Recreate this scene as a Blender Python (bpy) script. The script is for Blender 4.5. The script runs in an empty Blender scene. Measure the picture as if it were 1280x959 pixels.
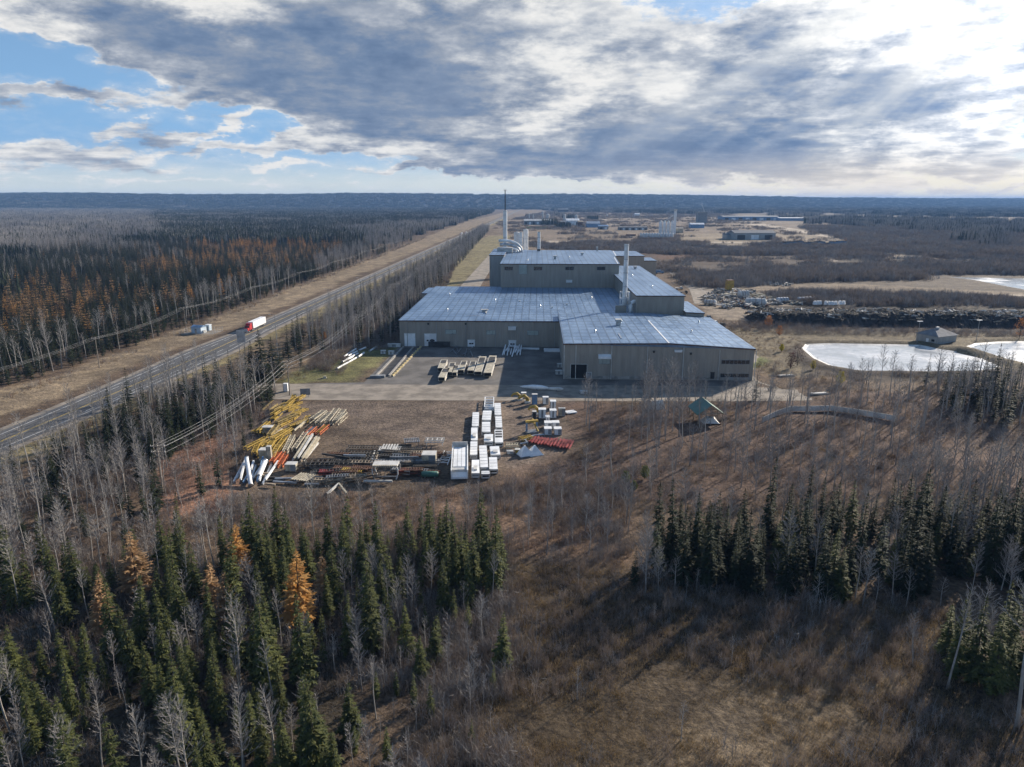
import bpy, math, random
import numpy as np
from mathutils import Vector, Matrix
S = bpy.context.scene
COL = S.collection
R = math.radians
rnd = random.Random(11)
SUN_AZ, SUN_EL = R(44.5), R(21.5)

# ------------------------------------------------------------------ survey helpers (photograph -> metres on the ground)
FPX, PITCH, CAMH = 887.0, R(14.5), 60.0
def G(px, py, z=0.0):
    x = (px-640)/FPX; y = -(py-479.5)/FPX
    t = (z-CAMH)/(-math.sin(PITCH)+y*math.cos(PITCH))
    return (x*t, (math.cos(PITCH)+y*math.sin(PITCH))*t)
def Zat(py, Y):
    y = -(py-479.5)/FPX
    return CAMH+Y*(-math.sin(PITCH)+y*math.cos(PITCH))/(math.cos(PITCH)+y*math.sin(PITCH))
def PX(X, Y, Z):
    z = Z-CAMH
    d = Y*math.cos(PITCH)-z*math.sin(PITCH)
    return (640+FPX*X/d, 479.5-FPX*(Y*math.sin(PITCH)+z*math.cos(PITCH))/d) if d > 1 else (-9999, 0)
def azel(px, py):
    x = (px-640)/FPX; y = -(py-479.5)/FPX
    d = Vector((x, math.cos(PITCH)+y*math.sin(PITCH), -math.sin(PITCH)+y*math.cos(PITCH))).normalized()
    return math.degrees(math.atan2(d.x, d.y)), math.degrees(math.asin(d.z))

# ------------------------------------------------------------------ camera
cd = bpy.data.cameras.new('camera'); cam = bpy.data.objects.new('camera', cd); COL.objects.link(cam)
cd.sensor_width = 36; cd.lens = FPX/1280*36; cd.clip_end = 60000; cd.clip_start = .5
cam.location = (0, 0, CAMH); cam.rotation_euler = (R(90)-PITCH, 0, 0)
S.camera = cam

# ------------------------------------------------------------------ node helpers
class NT:
    def __init__(s, tree): s.t = tree; s.n = tree.nodes; s.l = tree.links
    def node(s, typ, **kw):
        n = s.n.new(typ)
        for k, v in kw.items(): setattr(n, k, v)
        return n
    def link(s, a, b): s.l.new(a, b)
    def put(s, sock, v):
        if isinstance(v, bpy.types.NodeSocket): s.l.new(v, sock)
        else: sock.default_value = v
    def math(s, op, a, b=None, c=None, clamp=False):
        n = s.node('ShaderNodeMath', operation=op, use_clamp=clamp)
        for i, v in enumerate((a, b, c)):
            if v is not None: s.put(n.inputs[i], v)
        return n.outputs[0]
    def vmath(s, op, a, b=None, c=None):
        n = s.node('ShaderNodeVectorMath', operation=op)
        for i, v in enumerate((a, b, c)):
            if v is not None: s.put(n.inputs[i], v)
        return n.outputs['Value'] if op in ('LENGTH', 'DOT_PRODUCT') else n.outputs[0]
    def mapr(s, v, a, b, c=0., d=1., interp='SMOOTHSTEP'):
        n = s.node('ShaderNodeMapRange', interpolation_type=interp)
        for i, q in enumerate((v, a, b, c, d)): s.put(n.inputs[i], q)
        return n.outputs[0]
    def mix(s, f, a, b, blend='MIX'):
        n = s.node('ShaderNodeMix', data_type='RGBA', blend_type=blend)
        s.put(n.inputs[0], f); s.put(n.inputs[6], a); s.put(n.inputs[7], b)
        return n.outputs[2]
    def noise(s, vec, scale, detail=4, rough=.55, dim='3D', dist=0.):
        n = s.node('ShaderNodeTexNoise', noise_dimensions=dim)
        if vec is not None: s.put(n.inputs['Vector'], vec)
        n.inputs['Scale'].default_value = scale; n.inputs['Detail'].default_value = detail
        n.inputs['Roughness'].default_value = rough; n.inputs['Distortion'].default_value = dist
        return n.outputs[0]
    def xyz(s, x, y, z=0.):
        n = s.node('ShaderNodeCombineXYZ')
        for i, v in enumerate((x, y, z)): s.put(n.inputs[i], v)
        return n.outputs[0]
def C4(c): return (c[0], c[1], c[2], 1.)

# ------------------------------------------------------------------ sky and sun
def make_world():
    W = bpy.data.worlds.new('World'); S.world = W; W.use_nodes = True
    W.cycles.sampling_method = 'MANUAL'; W.cycles.sample_map_resolution = 512
    t = NT(W.node_tree); t.n.clear()
    out = t.node('ShaderNodeOutputWorld'); bg = t.node('ShaderNodeBackground')
    t.link(bg.outputs[0], out.inputs[0]); bg.inputs[1].default_value = .067
    sky = t.node('ShaderNodeTexSky', sky_type='NISHITA', sun_disc=False, sun_elevation=SUN_EL, sun_rotation=SUN_AZ)
    sky.altitude = 600; sky.air_density = 1.0; sky.dust_density = .6; sky.ozone_density = 2.0
    tc = t.node('ShaderNodeTexCoord'); d = tc.outputs['Generated']
    sx = t.node('ShaderNodeSeparateXYZ'); t.link(d, sx.inputs[0])
    X, Y, Z = sx.outputs
    az = t.math('MULTIPLY', t.math('ARCTAN2', X, Y), 57.2958)
    el = t.math('MULTIPLY', t.math('ARCSINE', Z), 57.2958)
    zc = t.math('ADD', t.math('MAXIMUM', Z, 0.), .085)
    plane = t.xyz(t.math('DIVIDE', X, zc), t.math('DIVIDE', Y, zc), 0.)
    # ragged edges: warp the direction a little
    nw = t.node('ShaderNodeTexNoise'); nw.inputs['Scale'].default_value = 13.; nw.inputs['Detail'].default_value = 5; nw.inputs['Roughness'].default_value = .62
    t.link(t.vmath('MULTIPLY', d, (1., 1., 2.2)), nw.inputs['Vector'])
    warp = t.vmath('MULTIPLY', t.vmath('SUBTRACT', nw.outputs['Color'], (.5, .5, .5)), (9., 4.2, 0.))
    q = t.vmath('ADD', t.xyz(az, el), warp)
    # clouds: (px, py, rx, ry, tilt deg, cover, dark, bright) as measured in the photograph, kept as sky directions
    B = [
     # big dark bank, upper left to centre
     (110, 22, 150, 42, -12, 1.0, .55, 0), (230, 62, 150, 44, -18, 1.05, .75, 0), (350, 80, 170, 62, -14, 1.1, .95, 0), (480, 110, 160, 62, -12, 1.1, .95, 0), (450, 30, 190, 62, 0, 1.0, .85, 0),
     (580, 140, 130, 58, -20, 1.0, .8, 0),
     (600, 55, 120, 75, 0, .9, .45, .1), (700, 20, 160, 60, 0, 1., .4, .2),
     (285, 14, 70, 24, -8, .7, -.9, .95), (20, 25, 60, 30, 0, .6, -.3, .7),
     # white towers in the centre
     (690, 120, 90, 55, 0, .7, -.35, .7), (715, 62, 80, 34, 0, .6, -.1, .45), (655, 165, 70, 24, -8, .6, -.4, .6),
     # blue-black shelf over the middle distance
     (720, 190, 120, 38, 4, 1.1, 1.0, -.1), (830, 180, 150, 48, 0, 1.1, 1.0, -.1), (930, 195, 150, 34, 0, 1.1, .9, 0), (1100, 205, 240, 26, 0, 1.05, .6, .1),
     (860, 100, 200, 80, 0, 1.0, .45, .15), (1100, 120, 150, 60, -15, 1., .75, 0), (1190, 110, 140, 60, 0, 1., .65, 0), (1020, 60, 150, 70, 0, .9, .2, .5),
     # glare side
     (1130, 20, 190, 50, 0, .9, -.3, .9), (1265, 45, 120, 70, 0, .9, -.25, .95), (1245, 130, 46, 40, 0, .5, -.6, .8), (1075, 172, 46, 14, -10, .4, -.7, .7), (1160, 200, 44, 14, 0, .4, -.6, .6), (1030, 84, 30, 12, 0, .3, -.6, .7), (1240, 170, 60, 16, 0, .4, -.4, .5),
     # small clouds over the left
     (40, 118, 90, 13, 4, .85, .6, 0), (165, 118, 72, 19, 0, .9, .3, .25), (250, 124, 50, 13, 0, .8, .55, 0), (155, 160, 34, 11, 10, .75, -.2, .5), (215, 168, 54, 10, 6, .8, .35, .1),
     (300, 152, 58, 9, 14, .75, -.2, .5), (340, 182, 110, 11, 2, .85, .4, .2), (410, 165, 58, 17, 8, .9, -.2, .6), (490, 180, 100, 18, 5, .95, .1, .45), (590, 200, 120, 22, 4, 1.0, .6, .1),
     (60, 188, 170, 10, 2, .85, .1, .4), (90, 207, 170, 13, 0, .8, .45, .05), (360, 208, 100, 10, -2, .8, .0, .35), (515, 212, 70, 8, 0, .8, .1, .4), (640, 215, 100, 10, 0, .7, .4, .2),
     (250, 229, 420, 5, 0, .55, -.1, .25), (980, 239, 200, 5, 0, .75, -.2, .5), (1180, 236, 180, 7, -1, .85, -.2, .5), (800, 234, 160, 4, 0, .45, 0, .2), (700, 219, 60, 5, 0, .6, 0, .4),
     # gaps
     (70, 80, 130, 26, -8, -.5, 0, 0), (622, 100, 22, 26, 30, -.7, 0, 0), (300, 140, 160, 10, -10, -.3, 0, 0), (640, 30, 30, 14, 0, -.2, 0, 0),
    ]
    cov = drk = brt = None
    for px, py, rx, ry, rot, c, k, b in B:
        a, e = azel(px, py); s = .0646
        m = t.node('ShaderNodeMapping', vector_type='TEXTURE')
        t.link(q, m.inputs[0]); m.inputs['Location'].default_value = (a, e, 0); m.inputs['Rotation'].default_value = (0, 0, R(rot)); m.inputs['Scale'].default_value = (rx*s*1.25, ry*s*1.25, 1)
        f = t.mapr(t.vmath('LENGTH', m.outputs[0]), 1., 0.15)
        cov = t.math('MULTIPLY_ADD', f, c, cov if cov else -.34)
        if k: drk = t.math('MULTIPLY_ADD', f, k, drk if drk else 0.)
        if b: brt = t.math('MULTIPLY_ADD', f, b, brt if brt else 0.)
    # high sky out of view: dark cloud added to cut the fill light
    cov = t.math('ADD', cov, t.mapr(el, 15., 24., 0., .62))
    n1 = t.noise(plane, .62, 9, .62)
    sh = t.vmath('ADD', plane, (math.sin(SUN_AZ)*.34, math.cos(SUN_AZ)*-.1, .12))
    n2 = t.noise(sh, .62, 5, .6)
    n3 = t.noise(t.vmath('MULTIPLY', d, (1., 1., 2.6)), 26., 7, .66)
    dens = t.math('ADD', cov, t.math('ADD', t.math('MULTIPLY', t.math('SUBTRACT', n1, .5), 1.2), t.math('MULTIPLY', t.math('SUBTRACT', n3, .5), 1.5)))
    mask = t.mapr(dens, -.02, .5)
    veil = t.mapr(dens, -.5, .25, 0., .22)
    mask = t.math('MAXIMUM', mask, veil)
    # thin parts bright, thick parts grey, sun side bright
    relief = t.math('MULTIPLY', t.math('SUBTRACT', n1, n2), 3.2)
    relief = t.math('ADD', relief, t.math('MULTIPLY', t.math('SUBTRACT', n3, .5), 1.5))
    vo = t.node('ShaderNodeTexVoronoi', feature='SMOOTH_F1'); vo.inputs['Scale'].default_value = 15.; vo.inputs['Smoothness'].default_value = .5
    vo.inputs['Detail'].default_value = 1.5; vo.inputs['Roughness'].default_value = .5; vo.normalize = True
    t.link(t.vmath('ADD', t.vmath('MULTIPLY', d, (1., 1., 2.1)), t.vmath('MULTIPLY', t.vmath('SUBTRACT', nw.outputs['Color'], (.5, .5, .5)), (.09, .09, .09))), vo.inputs['Vector'])
    relief = t.math('ADD', relief, t.math('MULTIPLY', t.math('SUBTRACT', .3, vo.outputs['Distance']), 1.5))
    thick = t.mapr(dens, .15, .95, 0., .6)
    net = t.mapr(t.math('SUBTRACT', drk, t.math('MULTIPLY', brt, 1.15)), -.9, 2.3, .12, .78, 'LINEAR')
    dark = t.math('ADD', net, t.math('MULTIPLY', t.math('SUBTRACT', thick, .32), .5))
    soft = t.mapr(drk, .3, 1.7, .95, .42)
    dark = t.math('SUBTRACT', dark, t.math('MULTIPLY', relief, soft), clamp=True)
    dark = t.math('MAXIMUM', dark, t.mapr(el, 16., 26., 0., 1.))  # unseen high cloud darkened so the shade below deepens
    sd = (math.sin(SUN_AZ)*math.cos(SUN_EL), math.cos(SUN_AZ)*math.cos(SUN_EL), math.sin(SUN_EL))
    dot = t.math('MAXIMUM', t.vmath('DOT_PRODUCT', d, sd), 0.)
    glow = t.math('POWER', dot, 9.)
    ramp = t.node('ShaderNodeValToRGB'); t.link(dark, ramp.inputs[0])
    cr = ramp.color_ramp
    cr.elements[0].position = 0.; cr.elements[0].color = (9.2, 9.1, 8.9, 1)
    cr.elements[1].position = 1.; cr.elements[1].color = (1.3, 2.05, 3.5, 1)
    for p, c in ((.2, (7.6, 7.7, 7.8)), (.42, (4.9, 5.3, 6.0)), (.62, (3.1, 3.65, 4.6)), (.82, (1.85, 2.65, 4.1))):
        e = cr.elements.new(p); e.color = C4(c)
    # slanting light shafts below the sun
    up = Vector((0, 0, 1)); sv = Vector(sd); e1 = sv.cross(up).normalized(); e2 = sv.cross(e1).normalized()
    ang = t.math('ARCTAN2', t.vmath('DOT_PRODUCT', d, tuple(e1)), t.vmath('DOT_PRODUCT', d, tuple(e2)))
    ray = t.noise(t.xyz(t.math('MULTIPLY', ang, 5.), 0., 0.), 1.6, 3, .55)
    rayz = t.math('MULTIPLY', t.mapr(ray, .42, .66), t.math('MULTIPLY', t.math('POWER', dot, 5.), t.mapr(el, 1., 6.)))
    blaze = t.math('POWER', dot, 26.)
    gl = t.math('ADD', t.math('MULTIPLY_ADD', glow, .35, .86), t.math('MULTIPLY', blaze, 1.8))
    gx = t.node('ShaderNodeCombineColor'); [t.link(gl, gx.inputs[i]) for i in range(3)]
    cloud = t.mix(1., ramp.outputs[0], gx.outputs[0], 'MULTIPLY')
    cloud = t.mix(t.math('MULTIPLY', rayz, .8, clamp=True), cloud, (7.6, 7.8, 7.9, 1))
    # warm low strip, and clear sky
    low = t.mapr(el, 4.2, .2)
    cloud = t.mix(t.math('MULTIPLY', low, t.mapr(az, 2., 26., .1, .75)), cloud, (9.2, 7.9, 6.2, 1))
    clear = t.mix(1., sky.outputs[0], (1.0, 1.06, 1.12, 1), 'MULTIPLY')
    clear = t.mix(t.mapr(el, 15., 0., .25, .8), clear, t.mix(t.mapr(el, .2, 4.2), (6.9, 7.4, 7.2, 1), (1.75, 3.9, 7.4, 1)))
    clear = t.mix(t.math('MULTIPLY', t.mapr(el, 3.4, .6), t.mapr(az, -14., 26., 0., .8)), clear, (10.4, 9.2, 6.9, 1))
    t.link(t.mix(mask, clear, cloud), bg.inputs[0])
make_world()
sl = bpy.data.lights.new('sun', 'SUN'); so = bpy.data.objects.new('sun', sl); COL.objects.link(so)
sl.energy = 5.; sl.angle = R(.5); sl.color = (1., .89, .75)
so.rotation_euler = (R(90)-SUN_EL, 0, math.pi-SUN_AZ); so.location = (300, 300, 300)
v = S.view_settings; v.view_transform = 'Standard'; v.look = 'None'; v.gamma = 1.; v.exposure = .7; v.use_curve_mapping = False
cy = S.cycles; cy.max_bounces = 4; cy.diffuse_bounces = 2; cy.glossy_bounces = 2; cy.transmission_bounces = 2; cy.volume_bounces = 0; cy.transparent_max_bounces = 4
cy.use_denoising = True; cy.use_adaptive_sampling = True; cy.adaptive_threshold = .015; cy.sample_clamp_indirect = 4.; cy.caustics_reflective = False; cy.caustics_refractive = False
#@@NEXT
# ------------------------------------------------------------------ mesh helpers
class MB:
    def __init__(s): s.v = []; s.f = []; s.m = []
    def add(s, vs, fs, m=0):
        b = len(s.v); s.v += [tuple(q) for q in vs]
        for f in fs: s.f.append(tuple(b+i for i in f)); s.m.append(m)
    def box(s, c, d, rz=0., m=0, rx=0.):
        M = Matrix.Translation(c) @ Matrix.Rotation(rz, 4, 'Z') @ Matrix.Rotation(rx, 4, 'X')
        vs = [M @ Vector((x*d[0]/2, y*d[1]/2, z*d[2]/2)) for x in (-1, 1) for y in (-1, 1) for z in (-1, 1)]
        s.add(vs, [(0, 1, 3, 2), (4, 6, 7, 5), (0, 4, 5, 1), (2, 3, 7, 6), (0, 2, 6, 4), (1, 5, 7, 3)], m)
        return s
    def b2(s, x0, x1, y0, y1, z0, z1, m=0):
        return s.box(((x0+x1)/2, (y0+y1)/2, (z0+z1)/2), (x1-x0, y1-y0, z1-z0), m=m)
    def bar(s, a, b, w, h=None, m=0):
        a, b = Vector(a), Vector(b); h = h or w; d = (b-a)
        if d.length < 1e-5: return s
        d.normalize(); u = Vector((0, 0, 1)) if abs(d.z) < .95 else Vector((0, 1, 0))
        r = d.cross(u).normalized(); u = r.cross(d)
        vs = [q+r*(i*w/2)+u*(j*h/2) for q in (a, b) for i, j in ((-1, -1), (1, -1), (1, 1), (-1, 1))]
        s.add(vs, [(3, 2, 1, 0), (4, 5, 6, 7), (0, 1, 5, 4), (1, 2, 6, 5), (2, 3, 7, 6), (3, 0, 4, 7)], m)
        return s
    def tube(s, pts, rad, n=8, m=0, cap=True):
        pts = [Vector(q) for q in pts]; rad = rad if isinstance(rad, (list, tuple)) else [rad]*len(pts)
        b = len(s.v)
        for i, q in enumerate(pts):
            d = (pts[min(i+1, len(pts)-1)]-pts[max(i-1, 0)]).normalized()
            u = Vector((0, 0, 1)) if abs(d.z) < .9 else Vector((1, 0, 0))
            r = d.cross(u).normalized(); u = r.cross(d)
            for k in range(n):
                a = 2*math.pi*k/n
                s.v.append(tuple(q+(r*math.cos(a)+u*math.sin(a))*rad[i]))
        for i in range(len(pts)-1):
            for k in range(n):
                k2 = (k+1) % n
                s.f.append((b+i*n+k, b+i*n+k2, b+(i+1)*n+k2, b+(i+1)*n+k)); s.m.append(m)
        if cap and n > 2:
            s.f.append(tuple(b+k for k in range(n))[::-1]); s.m.append(m)
            e = b+(len(pts)-1)*n; s.f.append(tuple(e+k for k in range(n))); s.m.append(m)
        return s
    def prism(s, poly, z0, z1, m=0, top=None):
        n = len(poly); t = top or poly
        s.add([(x, y, z0) for x, y in poly]+[(x, y, z1) for x, y in t],
              [tuple(range(n))[::-1], tuple(range(n, 2*n))]+[(i, (i+1) % n, n+(i+1) % n, n+i) for i in range(n)], m)
        return s
    def mesh(s, name, mats, smooth=False):
        me = bpy.data.meshes.new(name); me.from_pydata(s.v, [], s.f)
        for q in (mats if isinstance(mats, (list, tuple)) else [mats]): me.materials.append(q)
        if any(s.m): me.polygons.foreach_set('material_index', s.m)
        if smooth: me.polygons.foreach_set('use_smooth', [True]*len(s.f))
        me.update(); return me
    def build(s, name, mats, parent=None, label=None, smooth=False):
        o = bpy.data.objects.new(name, s.mesh(name, mats, smooth)); COL.objects.link(o)
        if parent: o.parent = parent
        if label: o['label'] = label
        return o
def tag(o, label=None, cat=None, group=None, kind=None):
    kind = kind or ('thing' if cat and not o.get('kind') else None)
    for k, q in (('label', label), ('category', cat), ('group', group), ('kind', kind)):
        if q: o[k] = q
    return o
def thing(name, label, cat, loc=(0, 0, 0), rz=0., group=None):
    o = bpy.data.objects.new(name, None); COL.objects.link(o); o.location = loc; o.rotation_euler = (0, 0, rz)
    o.empty_display_size = .1
    return tag(o, label, cat, group)
def dup(root, loc, rz=0., sc=None, label=None, group=None, cat=None):
    r = root.copy(); COL.objects.link(r); r.location = loc; r.rotation_euler = (0, 0, rz)
    if sc: r.scale = sc if isinstance(sc, (tuple, list)) else (sc, sc, sc)
    tag(r, label, cat, group)
    for ch in list(root.children):
        c = ch.copy(); COL.objects.link(c); c.parent = r
        for g in list(ch.children):
            d = g.copy(); COL.objects.link(d); d.parent = c
    return r
# ------------------------------------------------------------------ materials
def mat(name, col, rough=.8, metal=0., var=.25, scale=.4, col2=None, bump=0., stretch=None, vary=0., trans=0., spec=.5):
    m = bpy.data.materials.new(name); m.use_nodes = True
    t = NT(m.node_tree); b = t.n['Principled BSDF']
    b.inputs['Roughness'].default_value = rough; b.inputs['Metallic'].default_value = metal; b.inputs['Specular IOR Level'].default_value = spec
    g = t.node('ShaderNodeTexCoord').outputs['Object']
    if stretch: g = t.vmath('MULTIPLY', g, stretch)
    n = t.noise(g, scale, 5, .62)
    c2 = col2 or tuple(q*(1-var*1.3) for q in col); c1 = col if col2 else tuple(min(1, q*(1+var)) for q in col)
    c = t.mix(t.mapr(n, .34, .66), C4(c2), C4(c1))
    if vary:
        oi = t.node('ShaderNodeObjectInfo')
        c = t.mix(1., c, t.mix(oi.outputs['Random'], C4((1-vary,)*3), C4((1+vary, 1+vary*.9, 1+vary*.6))), 'MULTIPLY')
    t.link(c, b.inputs['Base Color'])
    if bump:
        bn = t.node('ShaderNodeBump'); bn.inputs['Strength'].default_value = bump; bn.inputs['Distance'].default_value = .1
        t.link(t.noise(g, scale*5, 4), bn.inputs['Height']); t.link(bn.outputs[0], b.inputs['Normal'])
    if trans:
        tr = t.node('ShaderNodeBsdfTranslucent'); t.link(c, tr.inputs[0]); mx = t.node('ShaderNodeMixShader'); mx.inputs[0].default_value = trans
        t.link(b.outputs[0], mx.inputs[1]); t.link(tr.outputs[0], mx.inputs[2]); t.link(mx.outputs[0], t.n['Material Output'].inputs[0])
    return m
M = {}
def mm(k, *a, **kw): M[k] = mat(k, *a, **kw)
mm('white', (.8, .81, .81), .55, var=.12, scale=.25)
mm('white_worn', (.58, .57, .54), .7, var=.2, scale=.3)
mm('galv', (.5, .52, .54), .42, .75, var=.2)
mm('steel', (.3, .31, .32), .5, .6, var=.3)
mm('dark', (.028, .028, .03), .7, var=.5)
mm('black', (.006, .006, .007), .9)
mm('yellow', (.42, .28, .05), .6, var=.3, scale=.9)
mm('orange', (.5, .13, .04), .6, var=.25, scale=.9)
mm('red', (.24, .03, .03), .6, var=.3)
mm('beige', (.46, .41, .31), .75, var=.25, scale=.8)
mm('timber', (.36, .29, .21), .9, var=.35, scale=1.2)
mm('char', (.05, .046, .042), .85, var=.5, scale=.9)
mm('rust', (.13, .065, .04), .9, var=.5, scale=1.)
mm('green_paint', (.06, .17, .13), .5)
mm('blue_paint', (.16, .27, .42), .6)
mm('glass', (.02, .026, .032), .12, spec=.8)
mm('grey_paint', (.22, .23, .24), .7)
mm('concrete', (.3, .285, .26), .9, var=.25, scale=.6)
mm('rubber', (.015, .015, .016), .85)
mm('wire', (.4, .4, .41), .5, .2)
mm('pole', (.26, .22, .18), .9, var=.3, scale=2.)

def wall_mat(name, col, seam):
    m = bpy.data.materials.new(name); m.use_nodes = True; t = NT(m.node_tree); b = t.n['Principled BSDF']
    o = t.node('ShaderNodeTexCoord').outputs['Object']; sx = t.node('ShaderNodeSeparateXYZ'); t.link(o, sx.inputs[0])
    w = t.math('ADD', sx.outputs[0], sx.outputs[1])
    rib = t.math('PINGPONG', w, seam/2)
    n = t.noise(t.vmath('MULTIPLY', o, (1., 1., .12)), .7, 5, .6)
    st = t.noise(t.vmath('MULTIPLY', o, (2.5, 2.5, .05)), 1., 4, .6)
    c = t.mix(t.mapr(n, .3, .7), C4([q*.86 for q in col]), C4([q*1.1 for q in col]))
    c = t.mix(t.math('MULTIPLY', t.mapr(st, .58, .78), .12), c, C4([q*.6 for q in col]))
    pan = t.node('ShaderNodeTexWhiteNoise', noise_dimensions='1D'); t.link(t.math('FLOOR', t.math('DIVIDE', w, 3.6)), pan.inputs['W'])
    c = t.mix(1., c, t.mix(pan.outputs[0], (.965, .965, .965, 1), (1.03, 1.03, 1.03, 1)), 'MULTIPLY')
    t.link(c, b.inputs['Base Color']); b.inputs['Roughness'].default_value = .55; b.inputs['Metallic'].default_value = .15
    bn = t.node('ShaderNodeBump'); bn.inputs['Strength'].default_value = .5; bn.inputs['Distance'].default_value = .05
    t.link(t.mapr(rib, 0., seam/4), bn.inputs['Height']); t.link(bn.outputs[0], b.inputs['Normal'])
    M[name] = m
wall_mat('cladding', (.32, .292, .25), .9)
wall_mat('cladding_grey', (.33, .335, .325), .9)
def roof_mat():
    m = bpy.data.materials.new('roof_metal'); m.use_nodes = True; t = NT(m.node_tree); b = t.n['Principled BSDF']
    o = t.node('ShaderNodeTexCoord').outputs['Object']; sx = t.node('ShaderNodeSeparateXYZ'); t.link(o, sx.inputs[0])
    sx0, sy0 = sx.outputs[0], sx.outputs[1]
    gx = t.mapr(t.math('PINGPONG', sx0, 1.6), .08, .42, 1., 0.); gy = t.mapr(t.math('PINGPONG', sy0, 3.2), .1, .9, 1., 0.)
    purlin = t.mapr(t.math('PINGPONG', t.math('ADD', sy0, t.math('MULTIPLY', t.noise(o, .1, 2), .8)), 1.1), .1, .9)
    n = t.noise(t.vmath('MULTIPLY', o, (1., .45, 1.)), .09, 6, .65)
    n2 = t.noise(t.vmath('MULTIPLY', o, (1.3, .5, 1.)), .5, 5, .7)
    cell = t.node('ShaderNodeTexWhiteNoise', noise_dimensions='2D')
    t.link(t.xyz(t.math('FLOOR', t.math('DIVIDE', sx0, 3.2)), t.math('FLOOR', t.math('DIVIDE', sy0, 6.4))), cell.inputs['Vector'])
    fr = t.math('ADD', t.math('MULTIPLY', t.mapr(n, .38, .62), .45), t.math('ADD', t.math('MULTIPLY', t.mapr(n2, .4, .7), .26), t.math('MULTIPLY', cell.outputs[0], .13)))
    fr = t.math('ADD', fr, t.math('MULTIPLY', purlin, .16))
    c = t.mix(fr, (.125, .21, .335, 1), (.34, .47, .63, 1))  # blue in the base colour stands in for sky sheen on the metal
    c = t.mix(t.math('MULTIPLY', t.math('MAXIMUM', gx, gy), .5), c, (.05, .07, .1, 1))
    t.link(c, b.inputs['Base Color']); b.inputs['Metallic'].default_value = .55
    t.link(t.mapr(n2, .3, .7, .36, .52), b.inputs['Roughness'])
    bn = t.node('ShaderNodeBump'); bn.inputs['Strength'].default_value = .35; bn.inputs['Distance'].default_value = .05
    t.link(t.math('ADD', gx, t.math('MULTIPLY', n2, .4)), bn.inputs['Height']); t.link(bn.outputs[0], b.inputs['Normal'])
    M['roof'] = m
roof_mat()

# ------------------------------------------------------------------ ground
def vnoise(x, y, seed=0):
    xi = np.floor(x).astype(np.int64); yi = np.floor(y).astype(np.int64); fx = x-xi; fy = y-yi
    fx = fx*fx*(3-2*fx); fy = fy*fy*(3-2*fy)
    def h(a, b):
        k = (a*374761393+b*668265263+seed*1442695041) & 0x7fffffff
        k = ((k ^ (k >> 13))*1274126177) & 0x7fffffff
        return ((k ^ (k >> 16)) & 0xffff)/65535.
    return (h(xi, yi)*(1-fx)+h(xi+1, yi)*fx)*(1-fy)+(h(xi, yi+1)*(1-fx)+h(xi+1, yi+1)*fx)*fy
def fbm(x, y, oct=4, seed=0):
    a = .5; s = 0.; n = 0.
    for i in range(oct):
        s = s+a*vnoise(x, y, seed+i*17); n += a; x = x*2.03; y = y*2.03; a *= .55
    return s/n
def sdist(X, Y, poly):
    inside = np.zeros(X.shape, bool); d = np.full(X.shape, 1e12)
    n = len(poly)
    for i in range(n):
        (x0, y0), (x1, y1) = poly[i], poly[(i+1) % n]
        c = ((y0 > Y) != (y1 > Y)) & (X < (x1-x0)*(Y-y0)/((y1-y0) or 1e-9)+x0); inside ^= c
        ex, ey = x1-x0, y1-y0; L = ex*ex+ey*ey or 1e-9
        u = np.clip(((X-x0)*ex+(Y-y0)*ey)/L, 0, 1)
        d = np.minimum(d, (X-x0-u*ex)**2+(Y-y0-u*ey)**2)
    d = np.sqrt(d); return np.where(inside, d, -d)
def sstep(a, b, x):
    t = np.clip((x-a)/(b-a), 0, 1); return t*t*(3-2*t)
def P(*px): return [G(*q) for q in px]
# highway centre line and half width by distance
HC = [(60, -139.5), (100, -137), (171, -131.2), (204, -128.4), (250, -125.2), (339, -121), (600, -110), (1060, -92), (1710, -66), (3000, -15), (4700, 50)]
HW = [(60, 6.), (171, 6.2), (235, 8.), (285, 9.3), (330, 6.8), (420, 6.), (5000, 6.)]
def lerp(tab, y): return float(np.interp(y, [a for a, b in tab], [b for a, b in tab]))
def hx(y): return lerp(HC, y)
FOREST_EDGE = [(60, -172), (221, -166), (246, -159), (320, -161), (440, -155), (723, -152), (1308, -143), (2095, -132), (4200, -60)]
POND1 = P((1006, 436), (1010, 431), (1040, 430), (1090, 431), (1150, 432), (1172, 437), (1200, 441), (1235, 447), (1251, 456), (1240, 461), (1215, 463), (1150, 464), (1075, 463), (1040, 457), (1020, 448))
POND2 = P((1211, 434), (1222, 430), (1250, 428), (1300, 427), (1420, 430), (1420, 470), (1290, 459), (1262, 452), (1235, 443))
POND3 = P((1183, 345.5), (1215, 346.5), (1290, 348), (1440, 350), (1440, 375), (1300, 365), (1260, 358), (1220, 350))
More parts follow.
